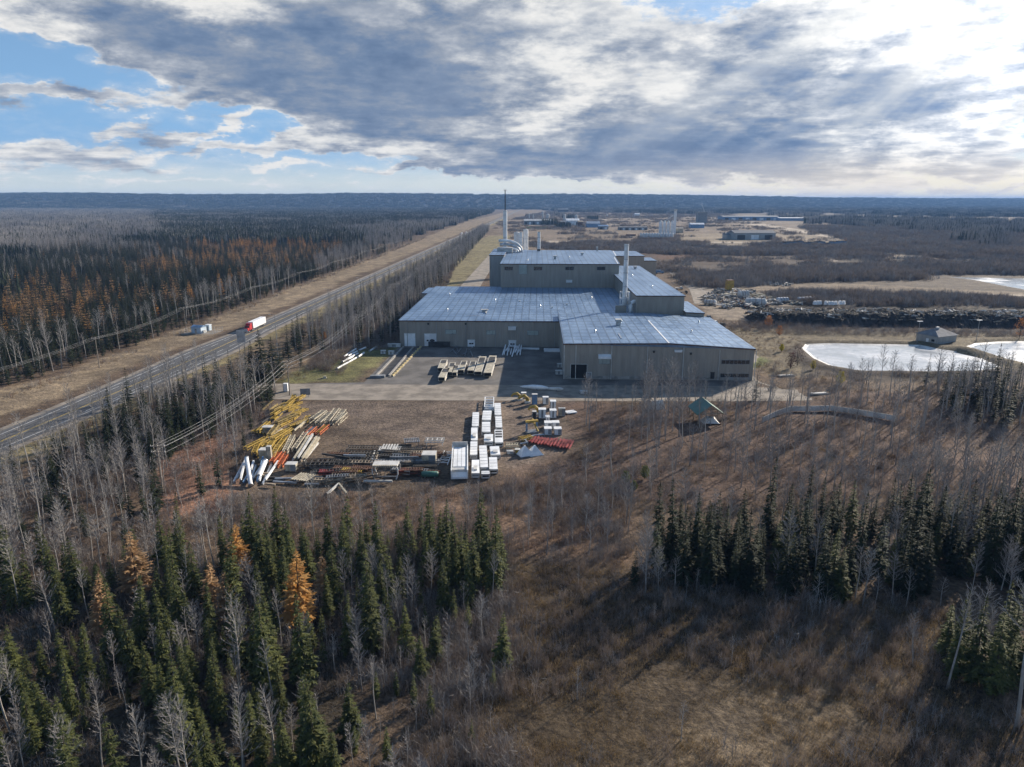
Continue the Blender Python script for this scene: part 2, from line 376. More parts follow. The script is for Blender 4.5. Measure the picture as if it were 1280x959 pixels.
ZONES = [
 # (polygon, colour, blur m, raggedness m)
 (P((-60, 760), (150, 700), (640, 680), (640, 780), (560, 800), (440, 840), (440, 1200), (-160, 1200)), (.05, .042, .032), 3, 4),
 ([(0, 2600), (6000, 2600), (9000, 4600), (0, 4600)], (.085, .07, .058), 200, 250),
 (P((640, 262), (900, 262), (1000, 275), (1060, 305), (840, 312), (640, 312), (600, 300)), (.19, .15, .112), 40, 60),       # tan industrial flats
 (P((800, 318), (1300, 318), (1300, 420), (960, 400), (860, 350)), (.105, .086, .07), 6, 20),
 (P((840, 292), (1090, 292), (1160, 312), (840, 306)), (.25, .205, .15), 15, 25),
 (P((760, 308), (1010, 306), (1040, 322), (960, 334), (800, 330)), (.075, .056, .046), 8, 30),                             # burnt, dark soil
 (P((790, 312), (850, 308), (880, 318), (830, 326)), (.1, .055, .038), 8, 15),
 (P((1040, 322), (1290, 326), (1290, 342), (1130, 340)), (.05, .042, .034), 10, 12),
 (P((1020, 296), (1290, 300), (1290, 322), (1060, 318)), (.15, .122, .09), 20, 25),
 (P((850, 352), (1010, 352), (1290, 366), (1290, 370), (860, 362)), (.2, .16, .12), 2, 3),
 (P((870, 372), (960, 366), (1010, 384), (940, 402), (890, 400)), (.24, .2, .16), 3, 5),                                    # scrap yard
 (P((935, 384), (1010, 380), (1300, 386), (1300, 416), (960, 414)), (.035, .031, .029), 2, 4),                               # dark bank
 (P((905, 410), (980, 412), (1300, 420), (1300, 470), (1240, 470), (1040, 470), (960, 470), (930, 440)), (.15, .125, .085), 3, 4),
 (P((985, 440), (1002, 428), (1012, 446), (1045, 462), (1075, 464), (1215, 464), (1300, 462), (1300, 478), (1100, 478), (1020, 470)), (.062, .05, .042), 2, 2),  # pond bank soil, darkened to paint in shade on its near slope
 (P((868, 395), (882, 396), (935, 440), (960, 452), (940, 462), (925, 446)), (.13, .15, .05), 2, 3),                         # green strip
 ([(x-16, y) for y, x in HC]+[(x, y) for y, x in FOREST_EDGE][::-1][1:], (.235, .187, .132), 3, 5),                           # mown verge, far side
 ([(hx(y)+5, y) for y in (100, 200, 300, 450, 700, 1200, 2500)]+[(hx(y)+17, y) for y in (2500, 1200, 700, 450, 300, 200, 100)], (.24, .2, .11), 3, 5),
 (P((300, 440), (440, 390), (490, 400), (500, 435), (470, 470), (300, 470)), (.2, .15, .1), 4, 6),
 (P((330, 478), (440, 438), (505, 432), (440, 480)), (.17, .165, .075), 3, 4),                                               # grass by the ramp
 (P((560, 372), (640, 295), (610, 295), (600, 300), (520, 372)), (.2, .175, .1), 3, 3),
 (P((330, 500), (640, 500), (720, 500), (720, 560), (630, 600), (290, 625), (300, 560)), (.18, .143, .118), 3, 4),            # laydown yard
 (P((290, 560), (400, 520), (640, 590), (630, 615), (290, 630)), (.12, .092, .07), 4, 5),
 (P((690, 505), (960, 500), (1300, 490), (1300, 620), (780, 630), (640, 640), (640, 600), (720, 560)), (.118, .08, .063), 5, 8),   # red-brown scrub
 (P((350, 630), (640, 600), (780, 640), (780, 700), (640, 690), (350, 665)), (.2, .135, .095), 4, 6),
 (P((205, 560), (275, 545), (290, 640), (205, 650)), (.26, .15, .105), 2, 4),
 (P((640, 700), (1170, 750), (1300, 960), (1300, 1200), (560, 1200), (560, 960), (640, 790)), (.074, .058, .043), 4, 5),      # old field
 (P((640, 850), (760, 860), (1000, 860), (1100, 960), (1100, 1300), (560, 1300), (590, 930)), (.092, .07, .047), 6, 10),
 (P((960, 780), (1120, 740), (1160, 800), (1060, 960), (820, 960), (900, 860)), (.155, .122, .086), 4, 8),  # paler strip: sunlit streak painted into the field colour
]
def hills_z(X, Y):
    n = fbm(X/2600, Y/2600, 4, 5); w = fbm(X/900, Y/900, 4, 9)
    left = sstep(500, -5200, X)
    start = 4750+900*(n-.5)+np.where(X > 0, np.minimum(X*.32, 2400), 0)-left*900
    top = 92+np.where(X < 0, 10*left, 0)+np.where(X > 0, -34*sstep(300, 4500, X), 0)
    z = sstep(0, 1500, Y-start)*top*(.64+.72*n)+sstep(0, 900, Y-start)*10*(w-.5)
    far = sstep(9000, 14500, Y)*(10+70*(fbm(X/5200+3, Y/9000, 3, 21)-.4)*sstep(1500, 9000, X)+10*(n-.5))
    return z+far
def make_ground():
    ys = [-260.]
    while ys[-1] < 21000:
        y = ys[-1]; ys.append(y+(1.5 if 55 < y < 330 else 6. if y <= 55 else min(1.5*(y/330)**1.35, 170)))
    ys = np.array(ys); N = 470
    wd = np.maximum(420, .85*ys+140); s = np.linspace(-1, 1, N); s = s*(.62+.38*np.abs(s))
    X = s[None, :]*wd[:, None]; Y = np.repeat(ys[:, None], N, 1)
    streak = fbm(X/110, Y/13, 4, 77); streak2 = fbm(X/40+9, Y/5, 3, 78)
    n1 = fbm(X/55, Y/55, 4, 1); n2 = fbm(X/9, Y/9, 4, 2); n3 = fbm(X/2.2, Y/2.2, 3, 3)
    col = np.zeros(X.shape+(3,)); base = np.array((.12, .088, .064)); col[:] = base
    col *= (.7+.6*n1)[..., None]
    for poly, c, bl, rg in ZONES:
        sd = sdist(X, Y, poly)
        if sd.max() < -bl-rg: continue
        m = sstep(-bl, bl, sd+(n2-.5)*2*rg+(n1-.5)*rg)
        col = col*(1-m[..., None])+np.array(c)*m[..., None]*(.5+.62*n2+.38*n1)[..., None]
    # mown lines on the verge
    d = X-np.interp(Y, [a for a, b in HC], [b for a, b in HC])
    vm = sstep(-46, -38, d)*sstep(-6, -12, d)*sstep(120, 180, Y)*sstep(2600, 1200, Y)
    st = .84+.3*fbm(d/1.9, Y/90, 3, 8); col *= (1+vm*(st-1))[..., None]
    # wheel ruts across the laydown yard and the pond bank
    ym = sstep(-2, 3, sdist(X, Y, P((345, 502), (650, 500), (700, 560), (630, 596), (440, 560), (330, 560))))
    for ax, ay, rr in ((-70, 150, 62), (-20, 110, 82), (30, 240, 66), (-48, 236, 47)):
        q = np.hypot(X-ax, Y-ay)+(n1-.5)*5
        for k in (0, 2.2): col *= (1-.3*ym*np.exp(-((q-rr-k)/.45)**2)*sstep(.3, .5, n2))[..., None]
    hz = hills_z(X, Y); hf = np.maximum(sstep(1, 9, hz), sstep(-150, -400, X)*sstep(2300, 3200, Y)); col = col*(1-hf[..., None])+np.array((.018, .024, .03))*hf[..., None]*(.7+.6*n1)[..., None]
    fm = sstep(60, 160, X-.12*Y+60)*sstep(310, 420, Y)*(1-hf)*.9
    col *= (1+fm*(.45+.75*streak+.35*streak2-1))[..., None]
    col *= (.8+.4*n3)[..., None]
    # relief: soft everywhere, flat under buildings, yards, ponds
    rel = (n1-.5)*1.1+(n2-.5)*.35
    flat = np.minimum(1, sstep(-6, 10, sdist(X, Y, P((300, 500), (500, 420), (560, 330), (690, 290), (900, 320), (960, 440), (960, 500), (720, 600), (290, 620))))+0)
    flat = np.maximum(flat, sstep(30, 18, np.abs(d)))
    for pd in (POND1, POND2, POND3): flat = np.maximum(flat, sstep(-16, -2, sdist(X, Y, pd)))
    Z = rel*(1-flat)*sstep(40, 120, np.hypot(X, Y-260)+60)+hz
    Z += (hz > 8)*(np.random.RandomState(3).rand(*X.shape)*np.clip(hz/6, 0, 1)*9)       # wooded skyline of the hills
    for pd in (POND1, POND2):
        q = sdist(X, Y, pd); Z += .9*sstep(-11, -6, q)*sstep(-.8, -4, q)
    for pd in (POND1, POND2): Z -= 1.1*sstep(-1., 2.5, sdist(X, Y, pd))
    Z -= .9*sstep(-1, 4, sdist(X, Y, POND3))
    ny = len(ys)
    idx = np.arange(ny*N).reshape(ny, N)
    f = np.stack([idx[:-1, :-1], idx[:-1, 1:], idx[1:, 1:], idx[1:, :-1]], -1).reshape(-1, 4)
    me = bpy.data.meshes.new('ground'); me.vertices.add(ny*N); me.vertices.foreach_set('co', np.stack([X, Y, Z], -1).ravel())
    me.loops.add(f.size); me.loops.foreach_set('vertex_index', f.ravel()); me.polygons.add(len(f))
    me.polygons.foreach_set('loop_start', np.arange(len(f))*4); me.polygons.foreach_set('use_smooth', np.ones(len(f), bool)); me.update(calc_edges=True); me.validate()
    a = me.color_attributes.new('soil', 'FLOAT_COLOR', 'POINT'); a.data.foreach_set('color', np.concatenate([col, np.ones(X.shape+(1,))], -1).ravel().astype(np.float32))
    m = bpy.data.materials.new('soil_and_dead_grass'); m.use_nodes = True; t = NT(m.node_tree); b = t.n['Principled BSDF']
    at = t.node('ShaderNodeAttribute', attribute_name='soil'); o = t.node('ShaderNodeTexCoord').outputs['Object']
    k = t.noise(o, 1.1, 6, .7); k2 = t.noise(o, .16, 6, .65)
    c = t.mix(1., at.outputs['Color'], t.mix(t.mapr(k, .3, .7), (.52, .5, .5, 1), (1.5, 1.47, 1.4, 1)), 'MULTIPLY')
    c = t.mix(1., c, t.mix(t.mapr(k2, .32, .68), (.68, .68, .7, 1), (1.3, 1.28, 1.22, 1)), 'MULTIPLY')
    t.link(c, b.inputs['Base Color']); b.inputs['Roughness'].default_value = .95; b.inputs['Specular IOR Level'].default_value = .15
    bn = t.node('ShaderNodeBump'); bn.inputs['Strength'].default_value = .9; bn.inputs['Distance'].default_value = .35
    t.link(t.noise(o, 1.4, 5, .7), bn.inputs['Height']); t.link(bn.outputs[0], b.inputs['Normal'])
    me.materials.append(m)
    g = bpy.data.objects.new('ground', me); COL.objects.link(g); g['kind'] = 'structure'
    # height lookup for planting
    from mathutils.bvhtree import BVHTree
    global gz
    def gz(x, y):
        i = int(np.clip(np.searchsorted(ys, y)-1, 0, ny-2)); w = y-ys[i]; w = w/(ys[i+1]-ys[i])
        r = []
        for k in (i, i+1):
            r.append(float(np.interp(x, X[k], Z[k])))
        return r[0]*(1-w)+r[1]*w
make_ground()
def sheet(name, poly, z, m, parent=None):
    mb = MB(); mb.add([(x, y, z) for x, y in poly], [tuple(range(len(poly)))])
    o = mb.build(name, m, parent)
    if o.data.polygons[0].normal.z < 0: o.data.flip_normals()
    if not parent: o['kind'] = 'structure'
    return o
mm('asphalt', (.1, .1, .102), .85, var=.2, scale=.5, stretch=(1., .12, 1.), bump=.2)
mm('asphalt_worn', (.072, .071, .07), .8, var=.35, scale=.25, stretch=(1., .06, 1.))
mm('asphalt_yard', (.125, .115, .105), .9, var=.28, scale=.12, bump=.3)
mm('gravel', (.25, .215, .175), .95, var=.25, scale=.2, bump=.5)
mm('paint_white', (.7, .7, .68), .7, var=.2); mm('paint_yellow', (.6, .42, .08), .7, var=.2)
def road():
    ys = [60+i*6 for i in range(120)]+[780+i*40 for i in range(98)]
    def strip(a, b, z, m, name, parent=None, sel=None):
        mb = MB()
        for i in range(len(ys)-1):
            if sel and not sel(i): continue
            y0, y1 = ys[i], ys[i+1]; s = 1+max(0, (y0-500)/900)
            z0 = z*(1+y0/500)
            mb.add([(hx(y0)+a(y0), y0, z0), (hx(y0)+b(y0), y0, z0), (hx(y1)+b(y1), y1, z0), (hx(y1)+a(y1), y1, z0)], [(0, 1, 2, 3)])
        o = mb.build(name, m, parent)
        if not parent: o['kind'] = 'structure'
        return o
    hw = lambda y: lerp(HW, y)
    strip(lambda y: -hw(y)-2.2, lambda y: hw(y)+2.2, .03, M['gravel'], 'road_shoulder')
    h = strip(lambda y: -hw(y), hw, .06, M['asphalt'], 'highway')
    for a in (-2.9, -1.25, 1.05, 2.7): strip(lambda y: a, lambda y: a+.55, .066, M['asphalt_worn'], 'wheel_track', h)
    for a in (-.28, .12): strip(lambda y: a, lambda y: a+.16, .075, M['paint_yellow'], 'centre_line', h)
    for s in (-1, 1): strip(lambda y: s*(hw(y)-2)-.1, lambda y: s*(hw(y)-2)+.1, .075, M['paint_white'], 'edge_line', h)
    strip(lambda y: 3.7, lambda y: 3.86, .075, M['paint_white'], 'lane_dash', h, lambda i: 22 < i < 48 and i % 2)
    strip(lambda y: -3.86, lambda y: -3.7, .075, M['paint_white'], 'lane_dash', h, lambda i: 26 < i < 46 and i % 2)
road()
sheet('paved_yard', P((498, 434), (705, 433), (707, 474), (941, 476), (948, 478), (935, 497), (640, 497), (380, 497), (345, 496), (360, 480), (455, 478)), .016, M['asphalt_yard'])
sheet('service_road', [(-118, 236), (-118, 229), (-100, 219), (-88, 213.5), (-60, 211.5), (70, 210), (90, 211), (110, 214), (170, 214), (330, 220), (330, 224), (170, 220), (112, 221), (92, 226), (60, 229), (-60, 231), (-88, 232)], .022, M['gravel'])
sheet('east_track', P((941, 476), (990, 492), (1030, 494), (990, 470), (960, 455), (935, 436), (905, 414), (880, 396), (868, 396)), .03, M['gravel'])
sheet('haul_road', P((868, 380), (900, 380), (893, 366), (872, 352), (850, 340), (832, 337), (842, 346), (862, 362)), .05, M['gravel'])
sheet('rear_track', P((560, 375), (590, 375), (625, 318), (640, 300), (632, 300), (612, 318)), .05, M['gravel'])
mm('track', (.33, .265, .19), .95, var=.2, scale=.02)
for q in (((735, 267), (741, 267), (778, 283), (762, 283)), ((880, 272), (905, 272), (1080, 300), (1060, 301)), ((640, 301), (1000, 303), (1000, 305), (640, 303.5)), ((1000, 316), (1020, 316), (1080, 338), (1068, 338)), ((880, 361), (1290, 369), (1290, 371), (880, 363))):
    sheet('gravel_track', P(*q), .2, M['track'])
def water_mat():
    m = bpy.data.materials.new('rippled_water'); m.use_nodes = True; t = NT(m.node_tree); b = t.n['Principled BSDF']
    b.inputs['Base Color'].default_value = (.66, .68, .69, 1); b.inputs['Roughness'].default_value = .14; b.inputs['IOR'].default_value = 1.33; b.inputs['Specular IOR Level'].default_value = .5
    o = t.node('ShaderNodeTexCoord').outputs['Object']
    bn = t.node('ShaderNodeBump'); bn.inputs['Strength'].default_value = .35; bn.inputs['Distance'].default_value = .2
    t.link(t.noise(t.vmath('MULTIPLY', o, (1., .4, 1.)), .9, 5, .6), bn.inputs['Height']); t.link(bn.outputs[0], b.inputs['Normal'])
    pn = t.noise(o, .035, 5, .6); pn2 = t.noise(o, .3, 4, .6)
    t.link(t.mix(t.mapr(t.math('ADD', pn, t.math('MULTIPLY', pn2, .3)), .48, .8), (.3, .33, .355, 1), (.68, .69, .7, 1)), b.inputs['Base Color'])  # pale base colour stands in for bright sky reflected by the water
    t.link(t.mapr(pn, .4, .62, .08, .3), b.inputs['Roughness'])
    M['water'] = m
water_mat()
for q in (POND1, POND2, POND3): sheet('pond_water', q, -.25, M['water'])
#@@NEXT
# ------------------------------------------------------------------ the plant (its own axes: x along the front, y to the back, turned 2 degrees)
FX, FY, FR = 17.9, 238.1, R(-2)
def loc(X, Y):
    X -= FX; Y -= FY; c, s = math.cos(-FR), math.sin(-FR)
    return (X*c-Y*s, X*s+Y*c)
def wor(x, y, z=0.):
    c, s = math.cos(FR), math.sin(FR); return (FX+x*c-y*s, FY+x*s+y*c, z)
def onwall(px, py, yl):            # point on a wall plane y = yl of the plant's axes, seen at a pixel
    x = 0.
    for _ in range(6):
        W = wor(x, yl); d = W[1]*math.cos(PITCH)-(Zat(py, W[1])-CAMH)*math.sin(PITCH)
        X = (px-640)/FPX*d; x += X-W[0]
    return x, Zat(py, wor(x, yl)[1])
plant = thing('factory', 'sprawling beige metal-clad factory with blue-grey roofs beside the highway', 'factory', (FX, FY, 0), FR)
def hall(name, poly, ztop, mats=('cladding', 'roof'), z0=0., over=.35, label=None, trim='rust'):
    """walls of one hall with a roof sheet; ztop: eave height at each corner"""
    n = len(poly); w = MB()
    for i in range(n):
        a, b = poly[i], poly[(i+1) % n]; za, zb = ztop[i], ztop[(i+1) % n]
        w.add([(a[0], a[1], z0), (b[0], b[1], z0), (b[0], b[1], zb), (a[0], a[1], za)], [(0, 1, 2, 3)])
    o = w.build(name, M[mats[0]], plant, label)
    cx = sum(p[0] for p in poly)/n; cyy = sum(p[1] for p in poly)/n
    ex = [(p[0]+(over if p[0] > cx else -over), p[1]+(over if p[1] > cyy else -over)) for p in poly]
    r = MB(); r.add([(*p, z+.06) for p, z in zip(ex, ztop)]+[(*p, z+.3) for p, z in zip(ex, ztop)],
                    [tuple(range(n))[::-1], tuple(range(n, 2*n))]+[(i, (i+1) % n, n+(i+1) % n, n+i) for i in range(n)])
    r.build('roof', M[mats[1]], o)
    t = MB()
    for i in range(n):
        a, b = ex[i], ex[(i+1) % n]
        t.bar((*a, ztop[i]-.02), (*b, ztop[(i+1) % n]-.02), .14, .34)
    t.build('eave_trim', M[trim], o)
    return o
hallA = hall('shipping_hall', [(0, 0), (35.4, 0), (64.5, 0), (64.5, 66), (35.4, 66), (0, 66)], [12.3, 12.7, 10.9, 10.9, 12.7, 12.3])
hallB = hall('production_hall', [(-67.2, 54.6), (-.02, 54.6), (-.02, 66.02), (36, 66.02), (36, 166), (-67.2, 166)], [10.9, 10.9, 11.1, 11.1, 11.9, 11.9])
hall('side_block', [(-71.5, 141), (-67.3, 141), (-67.3, 166), (-71.5, 166)], [11.2]*4, over=.1)
hallC = hall('dryer_hall', [(33.8, 71.2), (54.5, 71.2), (54.5, 215), (33.8, 215)], [19.6]*4)
hall('lean_to_block', [(54.55, 66.4), (62.3, 66.4), (62.3, 102), (54.55, 102)], [13.2, 12.8, 12.8, 13.2], over=.2)
hallD = hall('press_hall', [(-30, 163), (36.2, 163), (41.5, 262), (-30, 262)], [25.2, 25.2, 26.0, 26.0])
hall('press_annex', [(-39, 205), (-30.1, 205), (-30.1, 262), (-39, 262)], [26.9]*4, ('cladding_grey', 'roof'))
hall('finishing_hall', [(42, 238), (61, 238), (61, 283), (42, 283)], [24.1]*4)
hall('finishing_annex', [(61.1, 243), (70, 243), (70, 270), (61.1, 270)], [20.6]*4, over=.2)
# lower band of concrete along the shipping hall, vertical corner trims
b = MB(); b.b2(.3, 64.2, -.09, -.01, .3, 1.2); b.build('plinth', M['concrete'], hallA)
b = MB(); b.b2(-.1, .12, -.1, .12, 0, 12.2); b.build('corner_trim', M['white_worn'], hallA)
b = MB(); b.bar((35.4, -.3, 13.02), (35.4, 46, 13.02), .55, .12); b.build('ridge_cap', M['white'], hallA)
for y0, x in ((163.2, 35.5), (215, 40.)):
    b = MB(); b.bar((x, y0, 25.55+.008*(y0-163)), (x+2.3, y0+42, 25.9+.008*(y0-163)), .5, .14); b.build('ridge_cap', M['white'], hallD)
def door(hall_, yl, px0, px1, py0, py1, m='white', name='loading_door', lites=0, frame=True):
    x0, z1 = onwall(px0, py0, yl); x1, z0 = onwall(px1, py1, yl); z0 = max(0.02, z0) if z0 < .8 else z0
    d = MB(); d.b2(x0, x1, yl-.1, yl-.02, z0, z1)
    if m != 'black':
        k = int((z1-z0)/.62)
        for i in range(1, k): d.b2(x0+.05, x1-.05, yl-.115, yl-.1, z0+(z1-z0)*i/k-.025, z0+(z1-z0)*i/k+.025, 0)
    o = d.build(name, M[m], hall_)
    if frame:
        f = MB(); w = .16
        f.b2(x0-w, x0, yl-.16, yl, z0, z1+w); f.b2(x1, x1+w, yl-.16, yl, z0, z1+w); f.b2(x0, x1, yl-.16, yl, z1, z1+w); f.build('door_frame', M['white_worn'], hall_)
    if lites:
        zc = z0+(z1-z0)*.45
        for i in range(lites): g = MB(); xx = x0+(x1-x0)*(i+1)/(lites+1); g.b2(xx-.42, xx+.42, yl-.13, yl-.116, zc-.3, zc+.3); g.build('door_window', M['glass'], hall_)
    return x0, x1, z0, z1
Z = lambda x, y: (480+x/2.6667, 220+y/2.6667)
def zdoor(h, yl, x0, x1, y0, y1, **k):
    a, b = Z(x0, y0), Z(x1, y1); return door(h, yl, a[0], b[0], a[1], b[1], **k)
zdoor(hallB, 54.6, 68, 105, 525, 570); zdoor(hallB, 54.6, 135, 176, 526, 567, lites=3)
zdoor(hallB, 54.6, 279, 303, 546, 569, lites=2); zdoor(hallB, 54.6, 416, 440, 548, 571, lites=2)
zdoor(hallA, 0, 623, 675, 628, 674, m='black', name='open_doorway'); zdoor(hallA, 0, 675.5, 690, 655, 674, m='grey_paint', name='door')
def louvre(hall_, yl, x0, x1, y0, y1, m='glass', name='window', bars=3, hood=False):
    a, b = Z(x0, y0), Z(x1, y1); xa, z1 = onwall(*a, yl); xb, z0 = onwall(*b, yl)
    g = MB(); g.b2(xa, xb, yl-.05, yl-.02, z0, z1); o = g.build(name, M[m], hall_)
    f = MB(); w = .12
    f.b2(xa-w, xb+w, yl-.12, yl-.01, z1, z1+w); f.b2(xa-w, xb+w, yl-.12, yl-.01, z0-w, z0); f.b2(xa-w, xa, yl-.123, yl-.012, z0-w+.01, z1+w-.01); f.b2(xb, xb+w, yl-.123, yl-.012, z0-w+.01, z1+w-.01)
    for i in range(1, bars): x = xa+(xb-xa)*i/bars; f.b2(x-.04, x+.04, yl-.1, yl-.05, z0-.05, z1+.05)
    f.build('frame', M['grey_paint'], hall_)
    if hood:
        h = MB(); h.prism([(yl, z1+.2), (yl-1.5, z1+.2), (yl-1.5, z1+.9), (yl, z1+1.6)], xa-.3, xb+.3)
        h.v = [(z, x, y) for x, y, z in h.v]; ho = h.build('hood', M['white'], hall_); ho.data.flip_normals()
M['lite'] = mat('translucent_panel', (.36, .41, .38), .4, var=.12)
louvre(hallB, 54.6, 205, 240, 513, 526, 'lite', 'wall_panel'); louvre(hallB, 54.6, 342, 372, 515, 528, 'lite', 'wall_panel'); louvre(hallB, 54.6, 478, 514, 516, 530, 'lite', 'wall_panel')
louvre(hallA, 0, 717, 752, 609, 626, 'lite', 'wall_panel', hood=True)
louvre(hallA, 0, 1126, 1218, 614, 627, 'glass', 'window', 7); louvre(hallA, 0, 1122, 1215, 659, 671, 'glass', 'window', 7)
for x in (402, 500, 605, 710): louvre(hallD, 163, x, x+27, 303, 314, 'glass', 'window', 2)
louvre(hallD, 163, 450, 476, 296, 327, 'lite', 'wall_panel', 2)
def wallbox(hall_, yl, x0, x1, y0, y1, m='white', dep=1.1, name='wall_vent'):
    a, b = Z(x0, y0), Z(x1, y1); xa, z1 = onwall(*a, yl); xb, z0 = onwall(*b, yl)
    o = MB(); o.b2(xa, xb, yl-dep, yl, z0, z1); o.prism([(xa-.1, yl-dep-.12), (xb+.1, yl-dep-.12), (xb+.1, yl), (xa-.1, yl)], z1, z1+.12)
    for i in range(3): o.b2(xa+.1, xb-.1, yl-dep-.04, yl-dep, z0+(z1-z0)*(i+.5)/3-.1, z0+(z1-z0)*(i+.5)/3+.1)
    o.build(name, M[m], hall_)
wallbox(hallB, 54.6, 414, 440, 502, 513); wallbox(hallA, 0, 968, 992, 580, 586); wallbox(hallD, 163, 607, 627, 347, 355)
for x in (145, 270): wallbox(hallB, 54.6, x, x+5, 491, 496, 'dark', .4, 'wall_light')
for x in (897, 1020): wallbox(hallA, 0, x, x+5, 584+(x-897)*.05, 589+(x-897)*.05, 'dark', .4, 'wall_light')
wallbox(hallA, 0, 1089, 1100, 655, 676, 'dark', .2, 'door')
b = MB(); b.b2(-55, -46, 53.2, 54.5, 0, 2.2); b.b2(-54, -53, 53.4, 54.5, 2.2, 3.2); b.build('electrical_cabinet', M['dark'], hallB)
def roofvent(h, px, py, z, w=1.6, dep=1.6, hh=1.5):
    X = loc(*G(px, py, z)); o = MB(); o.b2(X[0]-w/2*.7, X[0]+w/2*.7, X[1]-dep/2*.7, X[1]+dep/2*.7, z-.1, z+hh*.6); o.b2(X[0]-w/2, X[0]+w/2, X[1]-dep/2, X[1]+dep/2, z+hh*.6, z+hh)
    o.build('roof_vent', M['white_worn'], h)
def zvent(h, x, y, z, *a): roofvent(h, *Z(x, y), z, *a)
zvent(hallB, 335, 452, 11.5, 3.2, 1.6, 1.); zvent(hallB, 340, 457, 11.4, .5, 3., .5); zvent(hallA, 781, 496, 13., 2.4, 2.4, 2.2)
zvent(hallD, 570, 277, 25.8, 2., 2., 2.); zvent(hallD, 660, 264, 26, 2., 2., 1.6); zvent(hallD, 710, 252, 26, 1.1, 1.1, 3.4); zvent(hallC, 837, 310, 19.8, 2., 2., 1.6)
zvent(hallB, 452, 420, 11.7, .8, .8, .6); zvent(hallB, 560, 440, 11.7, .6, .6, .6); zvent(hallB, 610, 430, 11.7, .6, .6, .6)
# downpipes, gutters, small roof fittings
for i in range(6): b = MB(); x = 4+i*12.2; b.bar((x, -.16, .1), (x, -.16, 10.6 if x > 50 else 12.), .2); b.build('downpipe', M['white_worn'], hallA)
for i in range(6): b = MB(); x = -64+i*12.4; b.bar((x, 54.46, .1), (x, 54.46, 10.7), .2); b.build('downpipe', M['cladding_grey'], hallB)
for h_, x, y, z in ((hallA, 12, 20, 12.5), (hallA, 24, 42, 12.7), (hallA, 48, 24, 12.), (hallA, 56, 48, 11.5), (hallB, -50, 80, 11.2), (hallB, -30, 110, 11.5), (hallB, -8, 92, 11.3), (hallB, 18, 120, 11.6), (hallB, -55, 130, 11.7), (hallC, 45, 100, 19.7), (hallC, 42, 150, 19.7), (hallD, 10, 200, 25.6), (hallD, -15, 180, 25.4)):
    b = MB(); b.tube([(x, y, z-.2), (x, y, z+1.)], .22, 8); b.tube([(x, y, z+1.), (x, y, z+1.35)], [.42, .1], 8); b.build('roof_pipe', M['galv'], h_)
for x, y, w, d, z in ((-40, 66, 6., .5, 11.05), (20, 8, .5, 9, 12.6), (-20, 140, .4, 22, 11.75)):
    b = MB(); b.b2(x, x+w, y, y+d, z+.2, z+.42); b.build('roof_duct', M['galv'], hallB if y > 60 else hallA)
# stacks
def stack(lx, ly, z0, z1, r, m='white', rings=4, mast=None, ladder=True):
    s = MB(); s.tube([(lx, ly, z0), (lx, ly, z0+(z1-z0)*.5), (lx, ly, z1)], [r*1.06, r, r*.96], 18); o = s.build('chimney', M[m], plant, smooth=False)
    for i in range(rings):
        g = MB(); z = z0+(z1-z0)*(i+.9)/rings; g.tube([(lx, ly, z-.14), (lx, ly, z+.14)], r+.12, 18); g.build('flange', M['galv'], o)
    d = MB(); d.tube([(lx, ly, z1-.3), (lx, ly, z1+.02)], r*.8, 14); d.build('flue_mouth', M['black'], o)
    if ladder:
        l = MB()
        for dx in (-.25, .25): l.bar((lx+dx, ly-r-.3, z0), (lx+dx, ly-r-.3, z1), .07)
        for i in range(int((z1-z0)/.9)): l.bar((lx-.25, ly-r-.3, z0+i*.9), (lx+.25, ly-r-.3, z0+i*.9), .05)
        l.build('ladder', M['galv'], o)
    if mast:
        k = MB()
        for a in range(3):
            q = 2*math.pi*a/3
            k.bar((lx+.35*math.cos(q), ly+.35*math.sin(q), z1-1), (lx+.16*math.cos(q), ly+.16*math.sin(q), mast), .26)
        for i in range(14):
            z = z1+(mast-z1)*i/14
            k.bar((lx-.3, ly, z), (lx+.3, ly, z+.9), .12); k.bar((lx, ly+.3, z+.4), (lx, ly-.3, z+1.2), .12)
        k.build('lattice_mast', M['dark'], o)
        k = MB(); k.bar((lx-.9, ly, mast-.6), (lx+.9, ly, mast-.6), .2); k.bar((lx-.7, ly, mast-.8), (lx-.7, ly, mast+.8), .22); k.bar((lx+.7, ly, mast-.8), (lx+.7, ly, mast+.6), .22); k.build('antenna', M['steel'], o)
    return o
def sloc(px, Y): # local x for a pixel column at world distance Y (height about 30)
    d = Y*math.cos(PITCH)+30*math.sin(PITCH); return loc((px-640)/FPX*d, Y)
q = sloc(631.5, 505); stack(q[0], q[1], 0, Zat(263, 505), 1.45, rings=6, mast=Zat(237.5, 505))
q = sloc(651.2, 497); stack(q[0], q[1], 25.5, Zat(290, 497), 1.0)
q = sloc(673.6, 492); stack(q[0], q[1], 25.5, Zat(290, 492), 1.05); bb = MB(); bb.tube([(q[0], q[1], 25.6), (q[0], q[1], 27.6)], 1.15, 14); bb.build('chimney_base', M['dark'], plant)
s4 = (29.6, 79.); st4 = stack(s4[0], s4[1], 11.6, Zat(305, 316.5), 1.0, rings=5)
f = MB()
for dx in (-1.9, 1.9):
    for dy in (-1.9, 1.9): f.bar((s4[0]+dx, s4[1]+dy, 11.6), (s4[0]+dx, s4[1]+dy, 20.5), .22)
